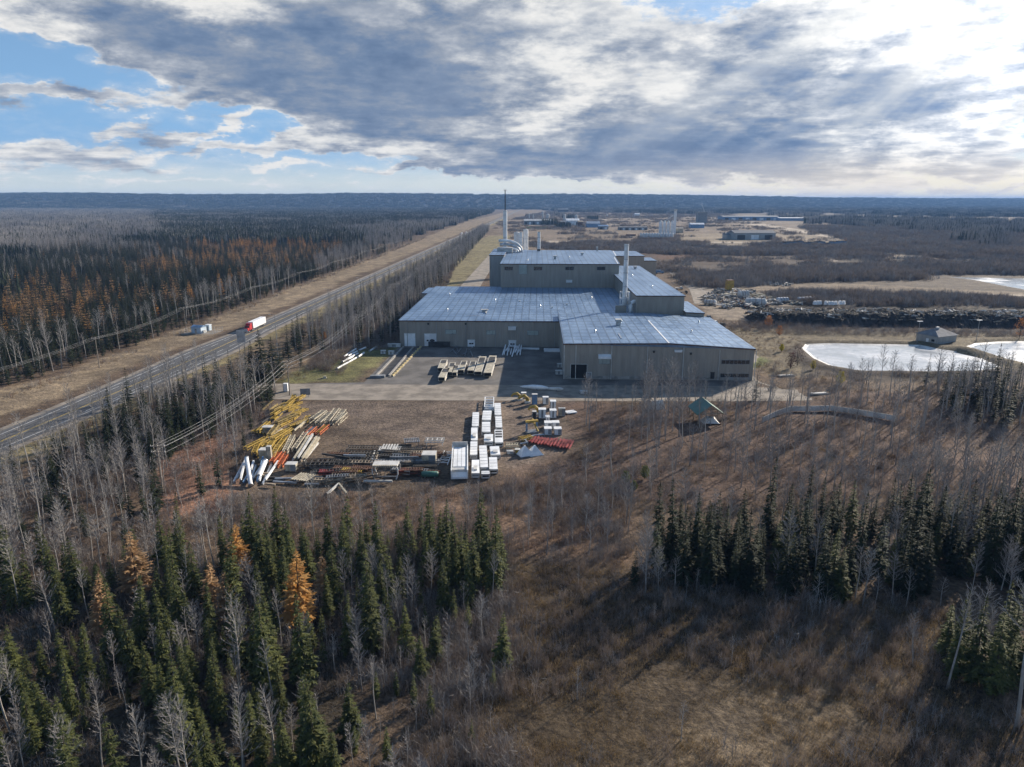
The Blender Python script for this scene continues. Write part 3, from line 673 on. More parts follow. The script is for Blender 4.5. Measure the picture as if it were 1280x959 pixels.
for z in (14.5, 17.5, 20.4):
    for a, b in (((-1, -1), (1, -1)), ((1, -1), (1, 1)), ((1, 1), (-1, 1)), ((-1, 1), (-1, -1))):
        f.bar((s4[0]+1.9*a[0], s4[1]+1.9*a[1], z), (s4[0]+1.9*b[0], s4[1]+1.9*b[1], z), .2)
        if z < 20: f.bar((s4[0]+1.9*a[0], s4[1]+1.9*a[1], z), (s4[0]+1.9*b[0], s4[1]+1.9*b[1], z+2.9), .13)
f.build('support_frame', M['white'], plant)
f = MB(); f.tube([(s4[0]+2.1, 74.2, 11.5), (s4[0]+2.1, 74.2, 15.2), (s4[0]+2.5, 74.2, 16.3), (s4[0]+3.4, 74.2, 16.8), (s4[0]+5.4, 74.2, 16.9)], .8, 14); f.build('elbow_duct', M['white'], plant, smooth=True)
f = MB(); f.b2(s4[0]-4.2, s4[0]+.6, 75.5, 77.3, 11.4, 14.6); f.build('fan_housing', M['cladding'], plant)
# curved ducts at the rear stack
q = sloc(631.5, 505)
for i in range(4):
    o = MB(); h0 = 33.5-i*2.3; x0 = q[0]+1.+i*.2; y0 = 246-i*2.3; sp = 10.5-i*1.4
    pts = [(x0+sp*math.sin(a)*1.05, y0+i*.3, 26.3+(h0-26.3)*math.cos(a)) for a in [k*math.pi/2/9 for k in range(10)]]
    o.tube([(x0-4.5+i*.6, y0, h0)]+pts, .95, 12); o.build('curved_duct', M['galv' if i % 2 else 'white'], plant, smooth=True)
f = MB(); f.b2(q[0]-4, q[0]+6, 236, 244, 26.2, 29.5); f.build('filter_house', M['white_worn'], plant)
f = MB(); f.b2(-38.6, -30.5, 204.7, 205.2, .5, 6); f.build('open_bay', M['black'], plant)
# rear tanks beside the plant
def cyltank(name, label, cat, X, Y, r, h, m='white', cone=.15, group=None, legs=0.):
    t = thing(name, label, cat, (X, Y, 0), 0, group)
    s = MB(); s.tube([(0, 0, legs), (0, 0, h)], r, 20); s.build('shell', M[m], t)
    c = MB(); c.tube([(0, 0, h), (0, 0, h+r*cone*2)], [r*1.02, .25*r], 20); c.build('cap', M['white_worn'], t)
    for k in range(1, 5): g = MB(); g.tube([(0, 0, legs+(h-legs)*k/5-.06), (0, 0, legs+(h-legs)*k/5+.06)], r+.07, 20); g.build('band', M['galv'], t)
    if legs:
        for a in range(4):
            l = MB(); l.bar((r*.8*math.cos(a*1.57+.78), r*.8*math.sin(a*1.57+.78), 0), (r*.8*math.cos(a*1.57+.78), r*.8*math.sin(a*1.57+.78), legs), .3); l.build('leg', M['galv'], t)
    return t
def atpx(px, Y, z=0.): return (px-640)/FPX*(Y*math.cos(PITCH)-(z-CAMH)*math.sin(PITCH))
cyltank('storage_silo', 'wide squat white silo behind the press hall beside the tall mast stack', 'silo', atpx(646.5, 575), 575, 2.7, Zat(291, 575))
cyltank('storage_silo', 'slim white silo behind the press hall standing highest of the rear pair', 'silo', atpx(657, 590), 590, 2.0, Zat(287, 590))
#@@NEXT
# ------------------------------------------------------------------ trees
mm('needles', (.125, .135, .042), .75, var=.5, scale=1.5, col2=(.034, .048, .019), vary=.22, trans=.22, spec=.2)
mm('needles_dark', (.03, .042, .018), .8, var=.4, scale=.5, col2=(.013, .02, .011), vary=.25, trans=.12, spec=.15)
mm('larch_gold', (.57, .35, .14), .8, var=.3, scale=.9, col2=(.42, .2, .05), vary=.18, trans=.35, spec=.1)
mm('larch_tan', (.48, .335, .2), .8, var=.3, scale=.9, col2=(.36, .21, .1), vary=.18, trans=.3, spec=.1)
mm('bark_dark', (.07, .055, .045), .95, var=.3)
mm('bark_pale', (.42, .4, .375), .85, var=.25, scale=.8, col2=(.3, .27, .24), vary=.15, spec=.2)
mm('bark_grey', (.34, .315, .295), .9, var=.3, scale=.9, vary=.2, spec=.1)
mm('twig', (.31, .293, .287), .95, var=.25, vary=.22, spec=.05)
mm('twig_pale', (.33, .31, .295), .95, var=.25, vary=.18, spec=.05)
mm('brush_twig', (.24, .195, .17), .95, var=.35, vary=.3, spec=.05, trans=.2)
mm('brush_far', (.165, .145, .138), .95, var=.3, vary=.2, spec=.05, trans=.22)
mm('brush_red', (.19, .115, .085), .95, var=.35, vary=.3, spec=.05)
mm('dead_grass', (.27, .2, .115), .95, var=.3, vary=.25, trans=.3, spec=.05)
mm('green_farm', (.16, .3, .06), .6)
mm('dry_leaf', (.5, .38, .06), .9, var=.3, vary=.2, trans=.3)

def conifer(seed, h, rbase, levels, nbr, sub, gap=.0, droop=.35, shape=.85, bare=.06):
    r = random.Random(seed); t = MB(); c = MB()
    lean = (r.uniform(-.02, .02)*h, r.uniform(-.02, .02)*h)
    ax = lambda z: Vector((lean[0]*(z/h)**2, lean[1]*(z/h)**2, z))
    t.tube([ax(0)-Vector((0, 0, .3)), ax(h*.3), ax(h*.7), ax(h)], [.014*h, .011*h, .005*h, .002*h], 6)
    for i in range(levels):
        f = (i+r.random()*.6)/levels; z = h*(bare+(1-bare)*f*.985)
        R0 = rbase*((1-f)**shape)*(.55+.45*min(1, f*7))*r.uniform(.72, 1.16)+.1
        k = max(3, int(nbr*(1-.45*f)))
        a0 = r.random()*6.28
        for j in range(k):
            if r.random() < gap: continue
            a = a0+6.283*(j+r.uniform(-.3, .3))/k; L = R0*r.uniform(.7, 1.15); d = Vector((math.cos(a), math.sin(a), 0)); s = Vector((-d.y, d.x, 0))
            up = .28*f-.05
            o = ax(z); p = lambda u: o+d*(L*u)+Vector((0, 0, L*(up*u-droop*u*u+.12*u*u*u)))
            w = L*.21*r.uniform(.7, 1.2)+.05
            tz = Vector((0, 0, r.uniform(-.25, .25)*w))
            c.add([p(.05), p(.5)+s*w+tz-Vector((0, 0, .3*w)), p(1.), p(.55)-s*w-tz-Vector((0, 0, .3*w))], [(0, 1, 2, 3)])
            for q in range(sub):
                u = .3+.65*(q+r.random()*.7)/sub; sg = 1 if q % 2 else -1; b = p(u)
                l2 = L*(1.05-u)*.62*r.uniform(.6, 1.2)+.14; e = b+(s*sg*r.uniform(.7, 1.)+d*.75).normalized()*l2+Vector((0, 0, -l2*r.uniform(.1, .5)))
                n = (e-b).cross(Vector((0, 0, 1))).normalized()*l2*.2+Vector((0, 0, l2*.12*r.uniform(-1, 1)))
                m = b*.45+e*.55
                c.add([b, m+n, e, m-n-Vector((0, 0, l2*.16))], [(0, 1, 2, 3)])
    # leader
    c.add([ax(h*.955)+Vector((.1, 0, 0)), ax(h*1.02), ax(h*.955)-Vector((.1, 0, 0))], [(0, 1, 2)]); c.add([ax(h*.955)+Vector((0, .1, 0)), ax(h*1.02), ax(h*.955)-Vector((0, .1, 0))], [(0, 1, 2)])
    return t, c
def bare(seed, h, nb, tw, start=.42, rb=None, spread=1., forks=1, wt=.015):
    r = random.Random(seed); t = MB(); c = MB(); rb = rb or .0072*h+.018
    lx, ly = r.uniform(-.04, .04)*h, r.uniform(-.04, .04)*h; ph = r.random()*6
    ax = lambda z: Vector((lx*(z/h)**1.6+.012*h*math.sin(ph+z*.5), ly*(z/h)**1.6+.012*h*math.cos(ph*2+z*.4), z))
    t.tube([ax(0)-Vector((0, 0, .3))]+[ax(h*k/6) for k in range(1, 7)], [rb*1.15, rb, rb*.88, rb*.72, rb*.52, rb*.3, rb*.07], 6)
    def tri_(a, b, w):
        s = (b-a).cross(Vector((r.uniform(-1, 1), r.uniform(-1, 1), .2)))
        s = s.normalized()*w if s.length > 1e-4 else Vector((w, 0, 0))
        c.add([a-s, a+s, b], [(0, 1, 2)])
    for i in range(nb):
        f = start+(1-start)*((i+r.random())/nb)**.9*.97; z = h*f; o = ax(z); a = i*2.4+r.uniform(-.5, .5)
        L = h*(.05+.2*(1-f)**.8)*r.uniform(.6, 1.25)*spread; el = R(r.uniform(28, 58))
        d = Vector((math.cos(a)*math.cos(el), math.sin(a)*math.cos(el), math.sin(el)))
        b = o+d*L*.55; e = o+d*L+Vector((0, 0, L*.18))
        w = max(.012, rb*.3*(1-f)+.012)
        c.tube([o, b, e], [w, w*.7, w*.25], 3, cap=False)
        for k in range(tw):
            u = r.uniform(.2, 1.); q = o.lerp(b, u*2) if u < .5 else b.lerp(e, u*2-1)
            d2 = (d+Vector((r.uniform(-.9, .9), r.uniform(-.9, .9), r.uniform(-.1, .8)))).normalized(); l2 = L*r.uniform(.2, .5)*(1.15-.5*u)
            q2 = q+d2*l2; tri_(q, q2, wt)
            for kk in range(forks):
                d3 = (d2+Vector((r.uniform(-.8, .8), r.uniform(-.8, .8), r.uniform(0, .6)))).normalized(); tri_(q.lerp(q2, r.uniform(.3, .8)), q2+d3*l2*.4, wt*.72)
    return t, c
def tree_proto(name, pair, mats, label=None):
    t, c = pair; return (name, t.mesh(name+'_trunk', M[mats[0]]), c.mesh(name+'_crown', M[mats[1]]))
SPR = [tree_proto('spruce', conifer(s, 10, w*1.08, lv, 7, 5, gap=.14, droop=.42, shape=sh, bare=.04), ('bark_dark', 'needles')) for s, w, lv, sh in ((1, 1.75, 34, .9), (2, 1.45, 36, .8), (3, 1.95, 33, .95), (4, 1.25, 38, .75), (5, 1.65, 34, 1.), (6, 1.5, 32, .7))]
SPRD = [(n, t, c.copy()) for n, t, c in SPR]
for n, t, c in SPRD: c.materials[0] = M['needles_dark']
SPT = [tree_proto('spruce', conifer(20+s, 10, w, 30, 7, 3, gap=.22, shape=.6, bare=.28), ('bark_dark', 'needles_dark')) for s, w in ((1, .95), (2, .8), (3, 1.1))]
LAR = [tree_proto('larch', conifer(40+s, 10, w, 26, 8, 4, gap=.12, droop=.15, shape=.8, bare=.1), ('bark_dark', 'larch_gold')) for s, w in ((1, 1.9), (2, 1.6), (3, 2.2))]
LART = [(n, t, c.copy()) for n, t, c in LAR]
for n, t, c in LART: c.materials[0] = M['larch_tan']
ASP = [tree_proto('bare_aspen', bare(60+s, 10, int(nb*1.3), 12, st, spread=sp), ('bark_pale', 'twig_pale')) for s, nb, st, sp in ((1, 30, .45, 1.), (2, 26, .55, .9), (3, 34, .4, 1.05), (4, 24, .6, .85), (5, 38, .33, 1.15), (6, 28, .5, 1.))]
GRY = [tree_proto('bare_poplar', bare(80+s, 10, int(nb*1.3), 12, st, wt=.026, spread=sp), ('bark_grey', 'twig')) for s, nb, st, sp in ((1, 34, .3, 1.1), (2, 30, .4, 1.), (3, 40, .25, 1.2), (4, 28, .35, .9))]
SAP = [tree_proto('bare_sapling', bare(100+s, 6, nb, 9, .18, rb=.045, wt=.02, spread=1.25), ('bark_grey', 'twig')) for s, nb in ((1, 24), (2, 20), (3, 28))]

# candidates: (kind list, x, y, height, region)
TREES = []
GRID = {}
def free(x, y, d):
    cx, cyy = int(x//4), int(y//4)
    for i in range(-2, 3):
        for j in range(-2, 3):
            for (a, b, dd) in GRID.get((cx+i, cyy+j), ()):
                if (a-x)**2+(b-y)**2 < (.5*(d+dd))**2: return False
    GRID.setdefault((cx, cyy), []).append((x, y, d)); return True
def inpoly(x, y, poly):
    r = False; n = len(poly)
    for i in range(n):
        (x0, y0), (x1, y1) = poly[i], poly[(i+1) % n]
        if (y0 > y) != (y1 > y) and x < (x1-x0)*(y-y0)/(y1-y0)+x0: r = not r
    return r
def fill(poly, spacing, kinds, region, tries=None, clump=0., avoid=()):
    xs = [p[0] for p in poly]; ys = [p[1] for p in poly]
    A = (max(xs)-min(xs))*(max(ys)-min(ys)); n = int(tries or A/spacing**2*2.2)
    for _ in range(n):
        x, y = rnd.uniform(min(xs), max(xs)), rnd.uniform(min(ys), max(ys))
        if not inpoly(x, y, poly) or any(inpoly(x, y, a) for a in avoid): continue
        if clump and float(fbm(np.array([x/14.]), np.array([y/14.]), 2, 33)[0]) < clump: continue
        if abs(x-hx(y)) < 13.: continue
        w = rnd.random(); s = 0
        for k, wt, h0, h1 in kinds:
            s += wt
            if w < s: break
        if free(x, y, spacing*rnd.uniform(.7, 1.15)): TREES.append((k, x, y, (h0+(h1-h0)*rnd.random()**1.25)*rnd.uniform(.85, 1.12), region))
def one(k, px, py_base, py_top, region, X=None):
    x, y = G(px, py_base); z = Zat(py_top, y); la = k in ('larch', 'lartan'); free(x, y, 6. if la else 2.); TREES.append((k, x, y, max(2.5, z)*(1.12 if la else 1), region))
# orange larches of the front stand, and single trees one can point at
for px, pb, pt, k in ((376, 785, 697, 'larch'), (301, 722, 662, 'larch'), (131, 795, 727, 'lartan'), (173, 745, 672, 'lartan'), (269, 765, 710, 'lartan'), (286, 780, 722, 'lartan'), (408, 745, 700, 'lartan')): one(k, px, pb, pt, 'F')
for px, pb, pt in ((330, 478, 410), (318, 478, 425), (309, 476, 432), (343, 474, 420), (361, 452, 405), (374, 444, 402), (944, 500, 468), (352, 470, 428)): one('wide', px, pb, pt, 'H')
for px, pb, pt in ((60, 895, 0), ): pass
for px, pb, pt in ((812, 505, 446), (826, 510, 448), (843, 512, 452), (858, 508, 455), (869, 513, 450), (905, 515, 462), (806, 520, 450), (818, 540, 463), (848, 545, 470), (835, 520, 446)): one('grey', px, pb, pt, 'M')
for px, pb, pt in ((1096, 500, 432), (1112, 505, 440), (1135, 500, 446), (1076, 510, 450), (1060, 512, 455), (1000, 512, 455), (985, 512, 462), (960, 512, 462)): one('aspen', px, pb, pt, 'M')
for px, pb, pt in ((1240, 500, 430), (1215, 505, 445), (1200, 508, 447), (1228, 506, 447), (1190, 512, 455), (1250, 512, 445), (1262, 520, 452), (1178, 510, 458)): one('dark', px, pb, pt, 'P')
for px, pb, pt in ((1190, 845, 735), (1215, 850, 742), (1180, 820, 752), (1250, 840, 725), (1262, 830, 735), (1240, 865, 760), (1275, 850, 745), (1205, 825, 745)): one('spruce', px, pb, pt, 'Q')
for px, pb, pt in ((1185, 860, 728), (1210, 845, 722), (1270, 905, 700), (1140, 830, 765), (1278, 860, 712)): one('aspen', px, pb, pt, 'Q')
for px, pb, pt in ((130, 959, 880), (228, 980, 870), (342, 880, 800), (160, 900, 840), (20, 900, 820), (470, 900, 820), (305, 990, 890), (90, 1010, 900), (345, 960, 860), (300, 880, 805)): one('aspen', px, pb, pt, 'F')
# front spruce stand
fill(P((-40, 770), (150, 720), (300, 700), (420, 690), (560, 690), (625, 700), (632, 770), (560, 800), (520, 830), (430, 830), (400, 880), (440, 1000), (430, 1100), (-120, 1100)), 2.1, [('spruce', .7, 3.2, 13.), ('aspen', .08, 8, 12), ('grey', .22, 4, 9)], 'F', clump=.3)
fill(P((430, 830), (520, 830), (600, 800), (630, 820), (600, 1080), (450, 1080)), 2.5, [('spruce', .34, 3.5, 8.), ('grey', .3, 5, 8), ('sapling', .36, 3, 5)], 'F')
fill(P((430, 690), (620, 680), (625, 760), (590, 770), (430, 720)), 2.9, [('spruce', .74, 6, 14), ('aspen', .12, 10, 13), ('grey', .14, 7, 11)], 'F')
fill(P((-40, 760), (160, 715), (400, 690), (400, 670), (200, 690), (-40, 720)), 3.2, [('spruce', .4, 9, 13), ('grey', .35, 9, 13), ('aspen', .25, 9, 13)], 'F')
# right stand
fill(P((785, 738), (815, 680), (960, 668), (1010, 665), (1320, 672), (1340, 760), (1180, 752), (1000, 748)), 2.15, [('dark', .5, 6.5, 15.), ('spruce', .12, 5, 11), ('thin', .18, 7, 14), ('aspen', .06, 10, 15), ('grey', .14, 8, 13)], 'S', clump=.38)
fill(P((790, 742), (1180, 762), (1180, 748), (800, 728)), 1.9, [('grey', .42, 6, 11), ('aspen', .12, 7, 10), ('dark', .22, 3, 7), ('sapling', .24, 4, 6)], 'S')
fill(P((1180, 740), (1340, 745), (1340, 690), (1200, 690)), 3.2, [('dark', .5, 9, 14), ('grey', .3, 9, 13), ('aspen', .2, 9, 14)], 'S')
fill(P((1165, 800), (1340, 820), (1400, 930), (1210, 870)), 3.6, [('spruce', .6, 6, 9), ('aspen', .4, 7, 11)], 'Q')
fill(P((120, 545), (340, 484), (345, 500), (320, 520), (190, 590)), 3., [('dark', .72, 7, 13), ('aspen', .25, 11, 15)], 'L')
# woods between highway and laydown yard
fill(P((-60, 640), (60, 580), (130, 525), (215, 482), (300, 478), (345, 490), (345, 500), (330, 515), (290, 545), (215, 570), (200, 650), (160, 720), (-80, 780)), 3.3, [('aspen', .5, 10, 15), ('grey', .22, 9, 13), ('dark', .16, 6, 11), ('thin', .12, 8, 12)], 'L')
fill(P((205, 560), (280, 545), (300, 640), (200, 660)), 4.2, [('grey', .5, 5, 9), ('sapling', .5, 4, 6)], 'L')
fill(P((255, 560), (320, 525), (300, 585), (275, 640), (250, 645)), 3.4, [('grey', .6, 7, 11), ('thin', .2, 6, 10), ('sapling', .2, 4, 6)], 'L')
# scrub behind and right of the yard
fill(P((640, 620), (780, 590), (800, 680), (740, 700), (600, 690), (560, 650)), 3.3, [('grey', .5, 7, 11), ('sapling', .4, 4, 6), ('aspen', .1, 9, 12)], 'M', clump=.42)
fill(P((290, 650), (560, 640), (640, 640), (640, 690), (400, 690), (290, 690)), 4.2, [('grey', .5, 6, 10), ('sapling', .3, 4, 6), ('aspen', .2, 8, 11)], 'M')
fill(P((720, 510), (960, 505), (1300, 500), (1320, 690), (1000, 680), (820, 660), (760, 590)), 4.2, [('grey', .42, 8, 12), ('sapling', .28, 4, 7), ('aspen', .3, 10, 14)], 'M', clump=.4)
fill(P((1010, 650), (1320, 600), (1320, 690), (1010, 690)), 3.3, [('aspen', .4, 10, 15), ('grey', .4, 9, 13), ('dark', .2, 7, 12)], 'S')
fill(P((1150, 480), (1320, 470), (1320, 540), (1180, 530)), 3.6, [('grey', .5, 8, 13), ('thin', .3, 9, 13), ('aspen', .2, 10, 14)], 'P')
fill(P((780, 497), (935, 497), (930, 520), (790, 520)), 4.0, [('grey', .6, 7, 11), ('sapling', .4, 4, 6)], 'M')
fill(P((960, 470), (1060, 470), (1300, 474), (1300, 492), (990, 492)), 5.5, [('grey', .5, 5, 9), ('sapling', .5, 3, 5)], 'P')
# field
fill(P((640, 720), (790, 740), (1150, 770), (1160, 1000), (600, 1000)), 11, [('sapling', 1., 2.5, 5)], 'D')
# between highway and plant
fill([(-94, 330), (-92, 285), (-70, 282), (-53, 300), (-54, 420), (-50, 700), (-46, 1500), (-62, 1500), (-78, 700), (-92, 420)], 3.4, [('grey', .45, 10, 14), ('aspen', .25, 12, 16), ('dark', .3, 9, 14)], 'B')
fill(P((310, 470), (440, 395), (500, 400), (500, 432), (440, 440), (350, 478)), 6.5, [('dark', .25, 4, 9), ('grey', .35, 5, 9), ('sapling', .4, 3, 5)], 'H')
# far side of the highway: front rows of the big wood
def edge(y): return lerp(FOREST_EDGE, y)
fill([(edge(y), y) for y in (120, 200, 300, 400, 520)]+[(edge(y)-26, y) for y in (520, 400, 300, 200, 120)], 3.4, [('aspen', .3, 10, 18.5), ('dark', .7, 7, 14)], 'W')

SETS = dict(wide=SPRD, spruce=SPR, dark=SPRD, thin=SPT, larch=LAR, lartan=LART, aspen=ASP, grey=GRY, sapling=SAP)
NAMES = dict(wide='spruce', spruce='spruce', dark='spruce', thin='spruce', larch='larch', lartan='larch', aspen='bare_tree', grey='bare_tree', sapling='bare_tree')
def shown(q):
    k, x, y, h, r = q; a = PX(x, y, 0); b = PX(x, y, h)
    if a[0] < -15 or a[0] > 1295 or b[1] > 965 or y < 20: return 0
    return abs(a[1]-b[1])*(1.3 if k in ('spruce', 'dark', 'wide', 'larch', 'lartan') else 1.)
WHERE = dict(F='in the front spruce stand below the timber piles', S='in the dark stand along the old field', Q='at the clump beside the old field, apart from the dark stand', L='in the wood between highway and yellow steel heap',
             M='in the reddish scrub between white boxes and pump house pond', P='below the water ponds', B='in the strip between highway and factory', H='on the grass between road sign and ramp', W='at the edge of the big wood beyond the highway', D='alone in the old field')
LOOK = dict(wide='broad dark spruce', spruce='green spruce', dark='dark green spruce', thin='thin ragged dark spruce', larch='bright orange larch', lartan='faded orange larch', aspen='leafless pale-trunked aspen', grey='leafless grey-trunked tree', sapling='low leafless sapling')
CATS = dict(wide='spruce', spruce='spruce', dark='spruce', thin='spruce', larch='larch', lartan='larch', aspen='bare tree', grey='bare tree', sapling='bare tree')
TREES.sort(key=shown, reverse=True)
cnt = {}; rest = []; seen = {}
LARCH_LABEL = ['tall bright orange larch standing highest of the orange trees in the front stand', 'slim bright orange larch nearest the reddish scrub', 'rusty orange larch farthest from the yard, by the bare trees at the stand edge', 'wide pale tan larch behind the rusty one, just above the front spruces', 'pale tan larch squeezed between spruces below the slim bright one', 'fading larch, lower twin beside the squeezed tan one', 'small fading tan larch beyond the tall bright orange one']
nl = 0
for q in TREES:
    k, x, y, h, reg = q; nm = NAMES[k]
    cap = 300
    if shown(q) <= 0 or cnt.get(nm, 0) >= cap: rest.append(q); continue
    cnt[nm] = cnt.get(nm, 0)+1
    st = SETS[k]; name, tm, cm = st[rnd.randrange(len(st))]
    size = 'tall' if h > 12 else 'low' if h < 7 else 'medium-height'
    if k in ('larch', 'lartan'):
        label = None; grp = 'orange larches in the front stand'
        for i, px in enumerate((376, 301, 131, 173, 269, 286, 408)):
            if abs(PX(x, y, 0)[0]-px) < 4: label = LARCH_LABEL[i]
    else:
        a = '' if k == 'sapling' else size+' '
        label = a+LOOK[k]+' '+WHERE[reg]; grp = label.split(' ', 0)[0]+'s' if False else a+LOOK[k]+' group '+WHERE[reg]
    o = thing(nm, label, CATS[k], (x, y, gz(x, y)), rnd.uniform(0, 6.28), grp)
    hh = h/(6. if k == 'sapling' else 10.); wd = hh*rnd.uniform(.85, 1.12) if k in ('aspen', 'grey', 'sapling') else (hh*.55+.45)*rnd.uniform(.85, 1.15)*(1.45 if k == 'wide' else 1.35 if k in ('larch', 'lartan') else 1.)
    o.scale = (wd, wd, hh); o.rotation_euler = (rnd.gauss(0, .03), rnd.gauss(0, .03), o.rotation_euler.z)
    for part, me in (('trunk', tm), ('crown', cm)):
        c = bpy.data.objects.new(part, me); COL.objects.link(c); c.parent = o

# ------------------------------------------------------------------ masses nobody could count: scattered copies, one object each
def scatter(name, pts, sources, kind='stuff', label=None, cat=None):
    """pts: rows x, y, z, turn, size, height factor, source index; sources: list of lists of (mesh)"""
    pts = np.array(pts, dtype=np.float64)
    col = bpy.data.collections.new(name+'_sources')
    for i, me in enumerate(sources):
        o = bpy.data.objects.new('%s_%02d' % ('source', i), me); o.name = '%s_%02d_source' % (name, i); col.objects.link(o)
    me = bpy.data.meshes.new(name); me.vertices.add(len(pts)); me.vertices.foreach_set('co', pts[:, :3].ravel())
    for n, t, d in (('turn', 'FLOAT', pts[:, 3]), ('size', 'FLOAT', pts[:, 4]), ('tall', 'FLOAT', pts[:, 5]), ('pick', 'INT', pts[:, 6].astype(int))):
        a = me.attributes.new(n, t, 'POINT'); a.data.foreach_set('value', d)
    o = bpy.data.objects.new(name, me); COL.objects.link(o); o['kind'] = kind; tag(o, label, cat)
    ng = bpy.data.node_groups.new(name, 'GeometryNodeTree')
    ng.interface.new_socket('Geometry', in_out='INPUT', socket_type='NodeSocketGeometry'); ng.interface.new_socket('Geometry', in_out='OUTPUT', socket_type='NodeSocketGeometry')
    N = ng.nodes; gi = N.new('NodeGroupInput'); go = N.new('NodeGroupOutput')
    ip = N.new('GeometryNodeInstanceOnPoints'); ci = N.new('GeometryNodeCollectionInfo'); ci.inputs[0].default_value = col; ci.inputs['Separate Children'].default_value = True; ci.inputs['Reset Children'].default_value = True
    def na(n, t):
        q = N.new('GeometryNodeInputNamedAttribute'); q.data_type = t; q.inputs[0].default_value = n; return q.outputs[0]
    ip.inputs['Pick Instance'].default_value = True
    L = ng.links.new
    L(gi.outputs[0], ip.inputs['Points']); L(ci.outputs[0], ip.inputs['Instance']); L(na('pick', 'INT'), ip.inputs['Instance Index'])
    cx = N.new('ShaderNodeCombineXYZ'); L(na('turn', 'FLOAT'), cx.inputs[2]); L(cx.outputs[0], ip.inputs['Rotation'])
    cs = N.new('ShaderNodeCombineXYZ'); sz = na('size', 'FLOAT'); L(sz, cs.inputs[0]); L(sz, cs.inputs[1]); L(na('tall', 'FLOAT'), cs.inputs[2]); L(cs.outputs[0], ip.inputs['Scale'])
    L(ip.outputs[0], go.inputs[0])
    md = o.modifiers.new('scatter', 'NODES'); md.node_group = ng
    return o
def joined(pair, mats, name):
    t, c = pair; mb = MB(); mb.add(t.v, t.f, 0); mb.add(c.v, c.f, 1); return mb.mesh(name, [M[m] for m in mats])
# light versions for the distance
LOW = dict(
 spruce=[joined(conifer(210+i, 10, w, 20, 7, 2, gap=.1, shape=sh), ('bark_dark', 'needles'), 'far_spruce') for i, w, sh in ((1, 1.9, .9), (2, 1.6, .8), (3, 1.8, .7))],
 dark=[joined(conifer(200+i, 10, w, 18, 7, 2, shape=sh), ('bark_dark', 'needles_dark'), 'far_spruce') for i, w, sh in ((1, 2.1, .9), (2, 1.7, .8), (3, 1.9, .7))],
 grey=[joined(bare(220+i, 10, 24, 7, st, rb=.13, forks=0, wt=.034, spread=1.25), ('bark_grey', 'twig'), 'far_bare') for i, st in ((1, .3), (2, .4), (3, .35))],
 aspen=[joined(bare(230+i, 10, 24, 7, st, rb=.14, forks=0, wt=.034, spread=1.15), ('bark_pale', 'twig_pale'), 'far_aspen') for i, st in ((1, .5), (2, .45), (3, .55))],
 larch=[joined(conifer(240+i, 10, w, 15, 6, 2, gap=.1, droop=.1, shape=.8), ('bark_dark', 'larch_gold'), 'far_larch') for i, w in ((1, 2.3), (2, 2.))],
 lartan=[joined(conifer(250+i, 10, w, 15, 6, 2, gap=.1, droop=.1, shape=.8), ('bark_dark', 'larch_tan'), 'far_larch') for i, w in ((1, 2.3), (2, 2.))],
)
def far_tree(kind, seed, h):
    r = random.Random(seed)
    if kind == 'dark':
        c = MB(); w = h*.15
        for i in range(5):
            z = h*(.1+.18*i); rr = w*(1-.19*i)*r.uniform(.8, 1.2); n = 5; b = [(rr*math.cos(6.28*k/n+i)*r.uniform(.7, 1.2), rr*math.sin(6.28*k/n+i)*r.uniform(.7, 1.2), z-rr*.2*r.random()) for k in range(n)]
            c.add(b+[(0, 0, min(h, z+h*.3))], [(k, (k+1) % n, n) for k in range(n)])
        return c, 0
    c = MB(); c.tube([(0, 0, 0), (r.uniform(-.4, .4), r.uniform(-.4, .4), h)], [.13, .04], 3, cap=False)
    for i in range(24):
        z = h*r.uniform(.35, .95); a = r.random()*6.28; L = h*.2*r.uniform(.6, 1.2)*(1.3-z/h); e = Vector((math.cos(a)*L, math.sin(a)*L, z+L*r.uniform(.4, 1.1))); s = Vector((-math.sin(a), math.cos(a), r.uniform(-.5, .5)))*.085
        c.add([Vector((0, 0, z))-s, Vector((0, 0, z))+s, e], [(0, 1, 2)])
    return c, 1
def patch(seed, size, n, mix, name):
    """a square of woodland seen from far off"""
    r = random.Random(seed); mb = MB(); slot = {'dark': 0, 'grey': 1, 'aspen': 2}
    for i in range(n):
        w = r.random(); s = 0
        for k, wt in mix:
            s += wt
            if w < s: break
        c, _ = far_tree(k, seed*1000+i, r.uniform(9, 15)); x, y = r.uniform(-size/2, size/2), r.uniform(-size/2, size/2)
        mb.add([(p[0]+x, p[1]+y, p[2]) for p in c.v], c.f, slot[k])
    return mb.mesh(name, [M['needles_dark'], M['twig'], M['twig_pale']])
PS = 36.
PATCH = [patch(1, PS, 120, (('dark', .85), ('grey', .15)), 'dark_wood'), patch(2, PS, 120, (('dark', .7), ('grey', .3)), 'dark_wood'), patch(3, PS, 150, (('aspen', .7), ('grey', .22), ('dark', .08)), 'bare_wood'), patch(4, PS, 150, (('aspen', .85), ('dark', .15)), 'bare_wood'), patch(5, PS, 130, (('dark', .45), ('grey', .55)), 'mixed_wood')]
LIST = []; SRC = []; BASE = {}
for k in LOW: BASE[k] = len(SRC); SRC += LOW[k]
KB = len(SRC); SRC += PATCH
def put(k, x, y, h, z=None):
    if k in ('thin', 'wide'): k = 'dark'
    if k == 'sapling': k = 'grey'
    LIST.append((x, y, gz(x, y) if z is None else z, rnd.uniform(0, 6.28), h/10*rnd.uniform(.85, 1.15), h/10, BASE[k]+rnd.randrange(len(LOW[k]))))
for k, x, y, h, r in rest: put(k, x, y, h)
